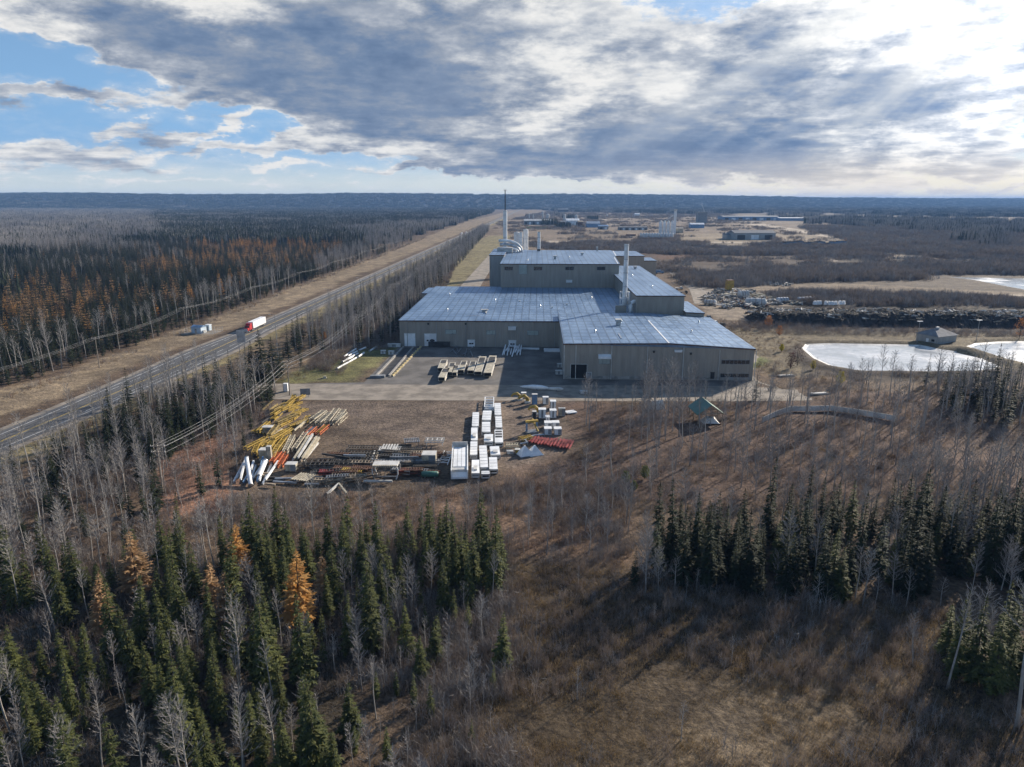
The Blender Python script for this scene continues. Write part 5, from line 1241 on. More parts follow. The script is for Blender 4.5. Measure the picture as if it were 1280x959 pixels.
for i, (x, y, m, lb) in enumerate(((260, 470, 'yellow', 'small yellow frame in the near rubbish row'), (190, 455, 'rust', 'rusty tined bed behind the small yellow frame'), (340, 450, 'rust', 'rusty tined bed beside the pale arch frame'), (80, 480, 'red', 'dark red frame tilted at the foot of the charred racks'), (720, 470, 'red', 'bright red welded frame beside the green tank'))):
    X, Y = G(*Z2(x, y)); frame('machine_truss', lb, 'steel frame', (X, Y), R(90)+rnd.uniform(-.2, .2), 4.8, 1.5, .6, m, None, .6, 10, .6, m == 'red', tilt=.05)
for i in range(40):
    x, y = rnd.uniform(20, 900), rnd.uniform(330, 540); y = min(y, 470) if x > 420 else y
    if 395 < x < 650 and y > 400: continue
    X, Y = G(*Z2(x, y)); k = i % 4; m = ('char', 'rust', 'steel', 'timber')[k]; w = ('charred', 'rusty', 'grey', 'weathered')[k]
    frame('roller_bed', w+' roller bed jammed among the others in the crowded near row', 'roller bed', (X, Y), R(90)+rnd.uniform(-.25, .25), rnd.uniform(4, 9), rnd.uniform(.9, 1.8), rnd.uniform(.15, .9), m, w+' roller beds jammed in the crowded near row', rnd.uniform(.35, .8), 9, 0, k == 1, rnd.uniform(-.05, .05))
for i in range(24):
    x, y = rnd.uniform(420, 900), rnd.uniform(180, 700); k = i % 3
    if x-420 > 560-(y-180)*.55: continue
    L = rnd.uniform(60, 150); beam(('dark', 'mustard', 'beige')[k]+' loose steel length between frames of the yellow heap', Z1(x, y), Z1(x+L, y-L*.75+rnd.uniform(-30, 30)), .1+.3*(i % 4), ('char', 'mustard', 'beige')[k], .4, .35, ('dark', 'mustard', 'beige')[k]+' loose steel lengths in the yellow heap')
def slats(name, label, zf, n, L, W, z, m, rz=0.):
    X, Y = G(*zf); t = thing(name, label, 'slat bed', (X, Y, 0), rz)
    for k in range(n): b = MB(); x = -W/2+W*k/(n-1); b.b2(x-W/n*.28, x+W/n*.28, -L/2, L/2, z, z+.14); child(b, 'slat', m, t)
    b = MB()
    for y in (-L*.35, L*.35): b.b2(-W/2, W/2, y-.1, y+.1, z-.2, z)
    child(b, 'bearer', 'steel', t)
    for x in (-W*.45, W*.45):
        for y in (-L*.35, L*.35): b = MB(); b.bar((x, y, 0), (x, y, z-.2), .14); child(b, 'leg', 'steel', t)
slats('slat_bed', 'pale slatted bed on legs in the rubbish row by the white scrap', Z1(880, 890), 7, 4., 3.6, .9, 'beige', -.3)
slats('slat_bed', 'white slatted bed standing before the dark racks', Z2(560, 285), 6, 3.6, 3.4, 1.2, 'white_worn')
slats('slat_bed', 'grey fanned slat bed above the roller beds', Z2(735, 225), 9, 3.4, 3.6, 1., 'steel', .2)
def arch():
    X, Y = G(*Z2(520, 515)); t = thing('arched_machine', 'pale grey arched machine frame with toothed top bar', 'machine frame', (X, Y+2, 0), 0); w, d, h = 5.6, 3., 3.
    for s in (-1, 1):
        for y in (-d/2, d/2): b = MB(); b.tube([(s*w/2*.86, y, 0), (s*w/2, y, h*.4), (s*w/2, y, h*.8), (s*w/2*.88, y, h)], .16, 6); child(b, 'leg', 'white_worn', t)
    b = MB(); b.b2(-w/2, w/2, -d/2, d/2, h, h+.3); child(b, 'top_plate', 'white_worn', t)
    b = MB()
    for k in range(14): x = -w/2+w*(k+.5)/14; b.b2(x-.08, x+.08, -d/2-.4, -d/2, h-.1, h+.45)
    child(b, 'toothed_bar', 'beige', t); b = MB(); b.bar((-w/2, -d/2, .7), (w/2, -d/2, .7), .2); b.bar((0, -d/2, .7), (0, -d/2, h), .12); child(b, 'brace', 'steel', t)
arch()
for i, (x0, y0, x1, y1, z, m, lb) in enumerate(((410, 415, 440, 310, .7, 'white_worn', 'pale beam of the upright pair above the arch, tree side'), (440, 415, 470, 320, .7, 'timber', 'pale beam of the upright pair above the arch, yard side'), (150, 555, 215, 640, .3, 'beige', 'pale beam of the crossed pair at the scrub edge'), (60, 640, 150, 560, .3, 'white_worn', 'white beam of the crossed pair at the scrub edge'), (350, 545, 580, 545, .5, 'white_worn', 'low pale rail below the arch frame'), (20, 350, 240, 385, 1.3, 'char', 'dark beam on top of the charred racks'), (190, 370, 370, 372, 1.5, 'galv', 'grey bar across the black roller bed'), (560, 380, 790, 378, 1.3, 'steel', 'grey beam lying across the roller beds'))):
    beam(lb, Z2(x0, y0), Z2(x1, y1), z, m)
for i in range(14):
    x, y = rnd.uniform(290, 900), rnd.uniform(820, 960); w = rnd.uniform(80, 240); g = i % 3
    beam('%s steel length in the flat rubbish row along the scrub' % ('dark', 'pale', 'weathered')[g], Z1(x, y), Z1(x+w, y+rnd.uniform(-25, 15)), .05+.25*(i % 3), ('char', 'galv', 'timber')[g], .45, .3, '%s steel lengths in the flat row along the scrub' % ('dark', 'pale', 'weathered')[g])
cabinet('machine_box', 'tan machine box with dark open side and posts', 'machine', Z2(870, 400), 17, 3., 2.6, 'beige', doors=2)
X, Y = G(*Z2(915, 240)); frame('machine_cradle', 'grey cradle frame standing highest above the tan box', 'steel frame', (X, Y+1), R(90), 4.8, 2.4, .9, 'white_worn', None, .5, 4, .9, False)
X, Y = G(*Z3(48, 605)); frame('lattice_truss', 'white diagonal lattice panel lying beside the wide deck', 'steel frame', (X, Y), R(-4), 9., 2.2, .3, 'white', None, .3, 5, 0, True)
def green_tank():
    X, Y = G(*Z2(880, 490)); t = thing('green_tank', 'small green cylinder tank lying on the ground near the scrub', 'tank', (X, Y, 0), 0)
    b = MB(); b.tube([(-1.9, 0, .75), (-1.7, 0, .75), (1.7, 0, .75), (1.9, 0, .75)], [.35, .62, .62, .35], 16); child(b, 'shell', 'green_paint', t, smooth=True)
    for x in (-1.1, 1.1): b = MB(); b.b2(x-.12, x+.12, -.5, .5, 0, .3); child(b, 'saddle', 'steel', t)
green_tank()
# yellow and white machinery near the front hall
def robot(label, zf, s=1., m='yellow'):
    X, Y = G(*zf); t = thing('robot_machine', label, 'machine', (X, Y, 0), rnd.uniform(-.5, .5))
    b = MB(); b.b2(-.7*s, .7*s, -.7*s, .7*s, 0, .5*s); child(b, 'base', 'white_worn', t)
    b = MB(); b.tube([(0, 0, .5*s), (0, 0, 1.2*s)], .5*s, 12); child(b, 'turret', m, t)
    b = MB(); b.tube([(0, 0, 1.1*s), (-.8*s, 0, 1.9*s), (-1.9*s, .1, 1.7*s), (-2.4*s, .1, 1.*s)], [.42*s, .4*s, .32*s, .24*s], 10); child(b, 'arm', m, t, smooth=True)
robot('yellow machine arm nearest the white tapered tube, curling down', Z3(640, 128), 1.1); robot('yellow machine with rounded end beside the blue-grey cabinet', Z3(700, 150), 1.2); robot('yellow hooked machine arm above the white crates', Z3(785, 240), 1.2)
cabinet('steel_cabinet', 'tall blue-grey cabinet below the white tapered tube', 'cabinet', Z3(757, 168), 6.5, 1.2, 3.2, 'blue_paint', doors=1)
cabinet('steel_cabinet', 'low white cabinet between yellow machines', 'cabinet', Z3(670, 118), 6, 1.2, 1.8, 'white', doors=2)
cabinet('steel_cabinet', 'white upright unit with pole near the tapered tube', 'cabinet', Z3(845, 165), 7, 1.4, 2.2, 'white', doors=2)
for x, y, w, h, lb in ((818, 278, 9, 2.6, 'white slatted crate, larger one beside the yellow hook'), (862, 312, 5, 1.6, 'narrow white crate below the larger slatted crate'), (905, 275, 8, 2.2, 'white slatted crate toward the beige panel'), (905, 205, 7, 2.4, 'white crate with sloping top beyond the slatted ones')):
    cabinet('white_crate', lb, 'crate', Z3(x, y), w, 2., h, 'white', doors=3)
for x, y, lb in ((865, 362, 'white cube crate of four, far one toward the hook'), (925, 360, 'white cube crate of four, far one toward the scrub'), (864, 410, 'white cube crate of four, near one toward the rebar'), (943, 412, 'white cube crate of four, near one toward the scrub')):
    cabinet('white_crate', lb, 'crate', Z3(x, y), 9, 2.1, 1.7, 'white', doors=2)
cabinet('machine_box', 'beige upright panel with side posts among white crates', 'machine', Z3(975, 262), 8, .9, 2.4, 'beige', doors=2)
cabinet('machine_box', 'black upright pump unit beside the yellow hook', 'machine', Z3(755, 290), 4.5, 1.2, 2.4, 'dark', doors=1)
def slab(name, label, cat, z0, z1, w, h, m, lift=.1):
    A, B = G(*z0), G(*z1); L = math.hypot(B[0]-A[0], B[1]-A[1]); t = thing(name, label, cat, ((A[0]+B[0])/2, (A[1]+B[1])/2, 0), math.atan2(B[1]-A[1], B[0]-A[0]))
    b = MB(); b.b2(-L/2, L/2, -w/2, w/2, lift+.1, lift+h); child(b, 'panel', m, t)
    for x in (-L*.35, L*.35): b = MB(); b.b2(x-.1, x+.1, -w/2, w/2, 0, lift+.1); child(b, 'bearer', 'timber', t)
slab('metal_sheeting', 'white flat panel lying out toward the scrub beside the beige upright', 'panel', Z3(1005, 238), Z3(1082, 228), 2.4, .4, 'white')
def yb():
    X, Y = G(*Z3(735, 405)); t = thing('press_machine', 'yellow and blue press frame standing by the black pump unit', 'machine', (X, Y+1.5, 0), .25)
    b = MB(); b.b2(-1.6, 1.6, -1.2, 1.2, 0, .5); child(b, 'base', 'steel', t)
    for s in (-1, 1): b = MB(); b.bar((s*1.4, 0, .4), (s*1.4, 0, 3.2), .4); child(b, 'post', 'blue_paint', t)
    b = MB(); b.b2(-1.7, 1.7, -.5, .5, 3., 3.5); b.bar((1.5, -1, .6), (.4, 1, 3.6), .4); child(b, 'crosshead', 'yellow', t)
yb()
for i in range(26):
    k = i % 13; row = i//13
    x0 = 715+k*25; p0 = Z3(x0+row*15, 478+k*4.+rnd.uniform(-6, 6)+row*14); p1 = Z3(x0+38+row*15, 440+k*2.5+rnd.uniform(-6, 6))
    w = 'tree-ward end' if k > 8 else 'middle' if k > 4 else 'box-ward end'
    beam('red steel bar in the rack of red bars, '+w, p0, p1, .25+.3*row, 'red', .3, .35, 'red steel bars in the rack, '+w)
def loop():
    t = thing('steel_rail', 'bent grey steel rail curving round the red bars', 'rail', (0, 0, 0), 0); pts = [(*G(*Z3(x, y)), .7) for x, y in ((640, 500), (700, 490), (680, 465), (700, 445), (760, 430), (835, 425))]
    t.location = (pts[0][0], pts[0][1], 0); o = Vector((pts[0][0], pts[0][1], 0)); pts = [Vector(p)-o for p in pts]
    b = MB(); b.tube(pts, .22, 6); child(b, 'tube', 'galv', t)
    for i, p in enumerate(pts): b = MB(); b.bar((p.x, p.y, 0), (p.x, p.y, .6), .18); child(b, 'leg', 'galv', t)
loop()
for x0, y0, x1, y1, lb in ((525, 495, 630, 495, 'pale yellow frame beside the box with open bays'), (640, 445, 740, 425, 'yellow bar frame leading to the bent rail')):
    c, r, L = span(Z3(x0, y0), Z3(x1, y1), .6); frame('machine_truss', lb, 'steel frame', c, r, L, 1.8, .4, 'yellow' if x0 > 600 else 'beige', None, .6, 5, .4)
for x, y, lb in ((680, 578, 'white cone hopper upside down, nearer the boxes'), (758, 574, 'white cone hopper upside down, nearer the red bars')):
    X, Y = G(*Z3(x, y)); t = thing('cone_hopper', lb, 'hopper', (X, Y+1, 0), .4)
    b = MB(); b.prism([(-1.7, -1.5), (1.7, -1.5), (1.7, 1.5), (-1.7, 1.5)], .1, 2.3, top=[(-.15, -.15), (.15, -.15), (.15, .15), (-.15, .15)]); child(b, 'cone', 'white', t)
    b = MB(); b.b2(-1.8, 1.8, -1.6, 1.6, 0, .12); child(b, 'rim', 'galv', t)
cabinet('machine_box', 'small yellow drum unit beside the cone hoppers', 'machine', Z3(620, 560), 6, 1.2, 1., 'yellow', doors=1); cabinet('machine_box', 'small white open box frame beside the yellow drum', 'machine', Z3(560, 566), 8, 1., .8, 'white_worn', doors=2)
def tapered():
    A, B = G(*Z3(640, 45)), G(*Z3(985, 62)); L = math.hypot(B[0]-A[0], B[1]-A[1]); t = thing('wrapped_tube', 'long white tapered tube wrapped in sheeting on the service road edge', 'tube', (*A, 0), math.atan2(B[1]-A[1], B[0]-A[0]))
    b = MB(); b.tube([(0, 0, 1.), (L*.1, 0, 1.05), (L*.3, 0, 1.15), (L*.5, 0, 1.1), (L*.66, 0, .95)], [.1, .42, .72, .7, .35], 12); child(b, 'body', 'white', t, smooth=True)
    b = MB(); b.tube([(L*.6, .2, .8), (L*.78, -.3, .9), (L*.92, 0, .9), (L, 0, .8)], [.3, .45, .6, .3], 10); child(b, 'tail', 'white_worn', t, smooth=True)
    for x in (.15, .4, .85): b = MB(); b.b2(L*x-.15, L*x+.15, -.5, .5, 0, .7); child(b, 'trestle', 'steel', t)
tapered()
cabinet('steel_cabinet', 'low white skip beyond the tapered tube toward the front hall', 'cabinet', Z3(1150, 82), 9, 1.4, .9, 'white_worn', doors=2)
# paved yard: beige conveyor sections, ramp, barrier blocks
for i, (xf, yf, xb, yb_, w, lb) in enumerate(((605, 168, 622, 118, 30, 'beige conveyor section nearest the ramp, upper of the tilted two'), (608, 215, 632, 160, 30, 'beige conveyor section nearest the ramp, lower of the tilted two'), (648, 188, 664, 132, 26, 'beige conveyor section third from the ramp'), (672, 190, 684, 145, 22, 'short beige conveyor section in the tangle of small frames'), (705, 178, 722, 124, 26, 'beige conveyor section in the middle of the paved yard'), (752, 180, 768, 124, 26, 'beige conveyor section beside the bare pole'), (790, 186, 815, 102, 32, 'long beige section, first of the long pair'), (838, 192, 865, 98, 34, 'long beige section with yellow rail, nearest the shadow'))):
    h = 1.9; c, r, L = span(Z4(xf, yf-8), Z4(xb, yb_), h); w = w/4/FPX*(c.y+15)
    t = thing('conveyor_section', lb, 'conveyor section', (c.x, c.y, 0), r, 'beige conveyor sections on the paved yard')
    b = MB(); b.b2(-w/2, w/2, -L/2, L/2, .6, h); child(b, 'trough', 'beige', t)
    b = MB(); b.b2(-w/2+.15, w/2-.15, L*.06, L*.42, h, h+.02); child(b, 'roof_opening', 'dark', t)
    b = MB(); b.b2(-w/2+.12, w/2-.12, -L/2-.02, -L/2, .75, h-.12); child(b, 'end_opening', 'black', t)
    b = MB()
    for x in (-w/2-.06, w/2+.06): b.bar((x, -L/2, h-.1), (x, L/2, h-.1), .12, .2); b.bar((x, -L/2, .7), (x, L/2, .7), .12, .2)
    child(b, 'side_rail', 'white_worn', t)
    for x in (-w*.42, w*.42):
        for y in (-L*.4, L*.4): b = MB(); b.bar((x, y, 0), (x, y, .7), .18); child(b, 'leg', 'steel', t)
for i in range(9):
    x, y = rnd.uniform(640, 800), rnd.uniform(70, 120); beam('thin grey rail dumped between hall doors and beige sections', Z4(x, y), Z4(x+rnd.uniform(-20, 40), y-rnd.uniform(10, 40)), .05+.2*(i % 2), 'steel', .3, .3, 'thin grey rails dumped before the hall doors')
def ramp():
    t = thing('loading_ramp', 'sunken concrete loading ramp with side walls below the white doors', 'ramp', (0, 0, 0), 0)
    def quad(a, b_, w, z0, z1, name, m):
        A, B = Vector((*G(*a), 0)), Vector((*G(*b_), 0)); mb = MB(); s = (B-A).cross(Vector((0, 0, 1))).normalized()*w/2
        mb.add([A-s+Vector((0, 0, z0)), A+s+Vector((0, 0, z0)), B+s+Vector((0, 0, z0)), B-s+Vector((0, 0, z0)), A-s+Vector((0, 0, z1)), A+s+Vector((0, 0, z1)), B+s+Vector((0, 0, z1)), B-s+Vector((0, 0, z1))], [(3, 2, 1, 0), (4, 5, 6, 7), (0, 1, 5, 4), (1, 2, 6, 5), (2, 3, 7, 6), (3, 0, 4, 7)]); return child(mb, name, m, t)
    quad(Z4(280, 203), Z4(418, 58), .7, 0, .6, 'side_wall', 'concrete'); quad(Z4(345, 203), Z4(468, 58), .6, 0, .6, 'side_wall', 'concrete')
    quad(Z4(325, 200), Z4(446, 60), 3.6, .02, .06, 'ramp_bed', 'dark'); quad(Z4(252, 208), Z4(325, 207), 2., 0, .8, 'end_block', 'grey_paint')
ramp()
for i in range(15):
    k = i/14; X, Y = G(*Z4(352+k*138, 203-k*142)); t = thing('barrier_block', 'pale yellow concrete barrier block lining the loading ramp', 'barrier', (X+1.1, Y, 0), R(-28)+rnd.uniform(-.2, .2), 'barrier blocks lining the loading ramp')
    b = MB(); b.prism([(-.35, -.8), (.35, -.8), (.35, .8), (-.35, .8)], 0, .35); child(b, 'foot', 'concrete', t)
    b = MB(); b.prism([(-.3, -.78), (.3, -.78), (.3, .78), (-.3, .78)], .35, .85, top=[(-.18, -.75), (.18, -.75), (.18, .75), (-.18, .75)]); child(b, 'crest', mat('block_paint', (.6, .47, .22), .8) if 'blk' not in M else M['blk'], t)
for i, (a, b_) in enumerate((((85, 168), (188, 110)), ((118, 112), (180, 72)), ((125, 125), (190, 92)), ((112, 138), (165, 112)), ((195, 76), (228, 62)), ((192, 112), (220, 92)), ((248, 80), (280, 60)), ((140, 108), (186, 84)))):
    pipe('white pole stacked on the grass left of the ramp, '+('longest, lying apart' if i == 0 else 'in the loose stack'), Z4(*a), Z4(*b_), .35, .0+.25*(i % 2), .0+.25*(i % 2), 'white', None if i == 0 else 'white poles in the loose stack beside the ramp', 'white_pole')
for x, y, w, lb in ((315, 92, 6, 'white trestle unit beside the ramp head, tree side'), (355, 95, 7, 'white trestle unit beside the ramp head, wall side'), (370, 58, 16, 'pale rack against the hall corner by the ramp'), (1195, 195, 9, 'pallet of grey parts stacked at the shaded hall corner'), (1200, 160, 7, 'crate of parts behind the pallet at the shaded corner')):
    cabinet('parts_rack', lb, 'rack', Z4(x, y), w, 1.6, 1.4, 'white_worn', doors=3)
for i in range(12):
    x = 912+i*8; beam('white bent steel length leaning in the bundle by the small hall door', Z4(x, 108-rnd.uniform(0, 25)), Z4(x+rnd.uniform(-6, 22), 72-rnd.uniform(0, 18)), .1+.25*(i % 3), 'white', .4, .4, 'white bent steel lengths by the small hall door', z1=rnd.uniform(.2, 1.6))
slab('metal_sheeting', 'stack of bluish white roof sheets lying in the shaded yard', 'panel', Z4(1120, 78), Z4(1215, 78), 4.4, .8, 'white')
slab('metal_sheeting', 'long narrow white trunking along the hall wall', 'panel', Z4(1000, 68), Z4(1096, 70), 1., .7, 'white')
# ------------------------------------------------------------------ roadside: poles, wires, signs, truck
def pole(label, x, y, h, arms=2, group=None, m='pole'):
    t = thing('utility_pole', label, 'utility pole', (x, y, gz(x, y)), 0, group)
    b = MB(); b.tube([(0, 0, -.3), (0, 0, h)], [.19, .12], 8); child(b, 'mast', m, t)
    for k in range(arms):
        z = h-.5-k*1.3; b = MB(); b.bar((-1.5, .16, z), (1.5, .16, z), .14, .18); child(b, 'crossarm', m, t)
        b = MB()
        for dx in (-1.4, 0, 1.4): b.tube([(dx, .16, z+.1), (dx, .16, z+.36)], [.09, .05], 6)
        child(b, 'insulator_ridge', 'white_worn', t)
    return t
def wires(label, pts, dx, sag):
    t = MB(); P3 = []
    for i in range(len(pts)-1):
        a, b = Vector(pts[i]), Vector(pts[i+1])
        for k in range(12): u = k/12; q = a.lerp(b, u); q.z -= sag*4*u*(1-u); q.x += dx; P3.append(q)
    q = Vector(pts[-1]); q.x += dx; P3.append(q); t.tube(P3, .017, 4)
    o = t.build('power_line', M['wire']); tag(o, label, 'power line')
l1 = [(edge(y)+7, y) for y in (110, 180, 255, 330, 410, 495, 590, 700, 830, 980)]
for x, y in l1: pole('weathered wooden pole in the line along the big wood beyond the highway', x, y, 11.5, 1, 'poles along the big wood')
for dx, n in ((-1.4, 'wood-side'), (0, 'middle'), (1.4, 'road-side')): wires('%s wire of the long line along the big wood' % n, [(x, y, gz(x, y)+11.3) for x, y in l1], dx, 1.5)
l2 = [(-73, 138), (-70.5, 217), (-67.5, 303), (-69.5, 410), (-68, 530), (-64, 660), (-58, 800)]
for i, (x, y) in enumerate(l2[0:3]): pole(('grey pole with crossarms standing in the wood below the yard entrance', 'grey pole with white box at the yard entrance', 'grey pole on the brushy slope above the white poles')[i], x, y, 11.3, 2, None, 'pole')
for x, y in l2[3:]: pole('grey pole rising from the bare strip between highway and factory', x, y, 13, 2, 'poles in the strip between highway and factory', 'pole')
for dx, dz, n in ((-1.4, 10.9, 'upper outer'), (0, 10.95, 'upper middle'), (1.4, 10.9, 'upper inner'), (-1.4, 9.6, 'lower outer'), (1.4, 9.6, 'lower inner')): wires('%s wire of the line crossing the yard entrance' % n, [(x, y, dz+(1.7 if i > 2 else 0)) for i, (x, y) in enumerate(l2)], dx, 2.)
for px, pb, pt, lb in ((348, 450, 394, 'slim grey lamp mast beside the big road sign'), (412, 396, 362, 'slim mast on the near highway verge, middle of the three'), (451, 373, 348, 'slim mast on the near verge closest to the bare strip'), (64, 546, 515, 'dark slim mast at the near highway edge among aspens'), (222, 478, 450, 'slim mast at the junction edge by the aspens')):
    X, Y = G(px, pb); h = max(7, Zat(pt, Y)); t = thing('lamp_mast', lb, 'lamp post', (X, Y, gz(X, Y)), R(-90))
    b = MB(); b.tube([(0, 0, 0), (0, 0, h)], [.14, .08], 8); child(b, 'mast', 'steel', t); b = MB(); b.tube([(0, 0, h-.1), (0, -.8, h+.3), (0, -1.6, h+.35)], .05, 6); child(b, 'bracket', 'steel', t); b = MB(); b.box((0, -1.9, h+.33), (.25, .7, .14)); child(b, 'lamp_head', 'galv', t)
def board(label, zf, w, h, z0, rz, mpan, name='road_sign', rows=1):
    X, Y = G(*zf); t = thing(name, label, 'sign', (X, Y, gz(X, Y)), rz)
    for s in (-1, 1): b = MB(); b.bar((s*w*.32, .12, 0), (s*w*.32, .12, z0+h), .16); child(b, 'post', 'galv', t)
    for k in range(rows): b = MB(); b.b2(-w/2, w/2, -.05, .05, z0+h*k/rows+.05, z0+h*(k+1)/rows-.05); child(b, 'panel', mpan, t)
    b = MB()
    for k in range(3): b.b2(-w/2+.05, w/2-.05, .06, .12, z0+h*(k+.5)/3-.05, z0+h*(k+.5)/3+.05)
    child(b, 'stiffener', 'steel', t)
board('large grey-backed road sign on two tall posts facing highway traffic', (303, 441), 3.2, 5.2, 4.2, R(28), 'galv', rows=2)
board('dark blue-grey notice board on posts beside the service road', (382, 496.5), 3., 2.2, .6, R(12), 'grey_paint', 'notice_board')
cabinet('utility_box', 'white utility box at the foot of the entrance pole', 'utility box', (357, 490), 5, 1.2, 2.6, 'white', doors=1)
X, Y = G(406, 473); t = thing('concrete_block', 'pale yellow boulder block on the grass beside the service road', 'block', (X, Y, 0), .4); b = MB(); b.prism([(-.7, -.5), (.6, -.6), (.75, .4), (-.5, .6)], 0, .8, top=[(-.5, -.35), (.4, -.4), (.5, .3), (-.3, .4)]); child(b, 'boulder', 'beige', t); b = MB(); b.bar((-2.6, -.6, .12), (-.9, -.2, .12), .24); child(b, 'bumper_log', 'timber', t)
def truck():
    y = 332; x = hx(y)-2.4; t = thing('semi_truck', 'red semi truck hauling a white box trailer along the highway', 'truck', (x, y, .06), R(-2))
    b = MB(); b.b2(-1.3, 1.3, 0, 16, 1.15, 4.1); child(b, 'trailer_box', 'white', t)
    b = MB(); b.b2(-1.24, 1.24, .1, 15.9, .9, 1.15); child(b, 'trailer_chassis', 'steel', t)
    c = MB(); c.b2(-1.2, 1.2, -4.2, -1.1, 1.0, 3.0); c.prism([(-1.2, -3.4), (1.2, -3.4), (1.2, -1.1), (-1.2, -1.1)], 3., 3.9, top=[(-1.05, -2.6), (1.05, -2.6), (1.1, -1.1), (-1.1, -1.1)]); co = child(c, 'cab', 'red_truck', t)
    c = MB(); c.prism([(-1.05, -6.1), (1.05, -6.1), (1.1, -4.2), (-1.1, -4.2)], .95, 2.1, top=[(-.95, -6.), (.95, -6.), (1.1, -4.2), (-1.1, -4.2)]); child(c, 'bonnet', 'red_truck', co)
    c = MB(); c.b2(-1.05, 1.05, -4.26, -4.21, 2.15, 2.9); child(c, 'windscreen', 'glass', co)
    c = MB(); c.b2(-.8, .8, -6.18, -6.11, 1., 1.95); child(c, 'grille', 'galv', co)
    c = MB(); c.b2(-1.2, 1.2, -6.4, -6.15, .45, .85); child(c, 'bumper', 'galv', t)
    for s in (-1, 1):
        c = MB(); c.b2(s*.85-.15, s*.85+.15, -6.2, -6.12, 1.1, 1.35); child(c, 'headlight', 'white', t)
        c = MB(); c.tube([(s*1.3, -1., 1.), (s*1.3, -1., 4.2)], .1, 8); child(c, 'exhaust', 'galv', t)
    for y0 in (-5.2, -1.2, .1, 12.6, 13.9):
        for s in (-1, 1): c = MB(); c.tube([(s*1.22-.18, y0, .52), (s*1.22+.18, y0, .52)], .52, 14); w = child(c, 'wheel', 'rubber', t); c = MB(); c.tube([(s*1.22-.19, y0, .52), (s*1.22+.19, y0, .52)], .28, 10); child(c, 'rim', 'galv', w)
mm('red_truck', (.42, .018, .022), .35, var=.05)
truck()
def small_truck(label, x, y, rz, m='white', L=7., z=.06, name='parked_truck', cat='truck', group=None):
    t = thing(name, label, cat, (x, y, z), rz, group)
    b = MB(); b.b2(-1.1, 1.1, -L*.1, L*.5, .8, 2.9 if L > 6 else 1.2); child(b, 'cargo_body', m, t)
    b = MB(); b.prism([(-1., -L*.5), (1., -L*.5), (1., -L*.12), (-1., -L*.12)], .6, 2., top=[(-.9, -L*.34), (.9, -L*.34), (.9, -L*.12), (-.9, -L*.12)]); child(b, 'cab', m, t)
    b = MB(); b.box((0, -L*.425, 1.55), (1.6, .06, .7), rx=R(-38)); child(b, 'windscreen', 'glass', t)
    for yy in (-L*.33, L*.32):
        for s in (-1, 1): b = MB(); b.tube([(s*.95-.14, yy, .42), (s*.95+.14, yy, .42)], .42, 12); child(b, 'wheel', 'rubber', t)
X, Y = G(577, 293); small_truck('white lorry far up the highway, following one of the far pair', X, Y, R(-3), L=12); X, Y = G(583, 292); small_truck('white lorry far up the highway, nearer the bare strip', X, Y, R(-3), L=14)
def cabin():
    X, Y = G(249, 416); t = thing('roadside_cabin', 'pale blue roadside cabin inside a fenced gravel pad by the highway', 'cabin', (X, Y, gz(X, Y)), R(-14))
    b = MB(); b.prism([(-2.6, -2), (2.6, -2), (2.6, 2), (-2.6, 2)], 0, 2.9); child(b, 'wall', 'cabin_blue', t)
    b = MB(); b.prism([(-2.8, -2.3), (2.8, -2.3), (2.8, 2.3), (-2.8, 2.3)], 2.9, 3.7, top=[(-2.8, -.1), (2.8, -.1), (2.8, .1), (-2.8, .1)]); child(b, 'roof', 'blue_paint', t)
    b = MB(); b.b2(-.6, .4, -2.06, -2.01, .1, 2.2); child(b, 'door', 'grey_paint', t); b = MB(); b.b2(-2.66, -2.61, -1, 1, 1., 2.2); child(b, 'window', 'glass', t)
    for i in range(2): b = MB(); b.b2(2.7, 3.3, -1+i*1.2, -.3+i*1.2, .4, 1.4); child(b, 'cooling_unit', 'white_worn', t)
    X2, Y2 = G(259, 413); t2 = thing('equipment_kiosk', 'small pale kiosk behind the blue roadside cabin', 'kiosk', (X2+.8, Y2, gz(X2, Y2)), R(-14)); b = MB(); b.b2(-1, 1, -.9, .9, 0, 2.7); child(b, 'wall', 'cabin_blue', t2); b = MB(); b.b2(-1.15, 1.15, -1.05, 1.05, 2.7, 2.9); child(b, 'roof', 'white', t2); b = MB(); b.b2(-.4, .4, -.95, -.91, .1, 2.1); child(b, 'door', 'grey_paint', t2)
    sheet('gravel_pad', [(X-7, Y-5), (X+8, Y-4), (X+9, Y+5), (X-6, Y+4)], gz(X, Y)+.05, M['gravel'])
    f = thing('chain_fence', 'wire fence around the blue roadside cabin', 'fence', (X, Y, gz(X, Y)), 0); c = [(-7, -5), (8, -4), (9, 5), (-6, 4)]
    for i in range(4):
        a, b_ = Vector((*c[i], 0)), Vector((*c[(i+1) % 4], 0))
        for k in range(4): q = a.lerp(b_, k/4); b = MB(); b.bar(q, q+Vector((0, 0, 2.)), .09); child(b, 'post', 'galv', f)
        b = MB()
        for z in (.3, 1.1, 1.95): b.bar(a+Vector((0, 0, z)), b_+Vector((0, 0, z)), .035)
        child(b, 'wire_mesh', 'wire', f)
mm('cabin_blue', (.5, .6, .68), .6, var=.1)
cabin()
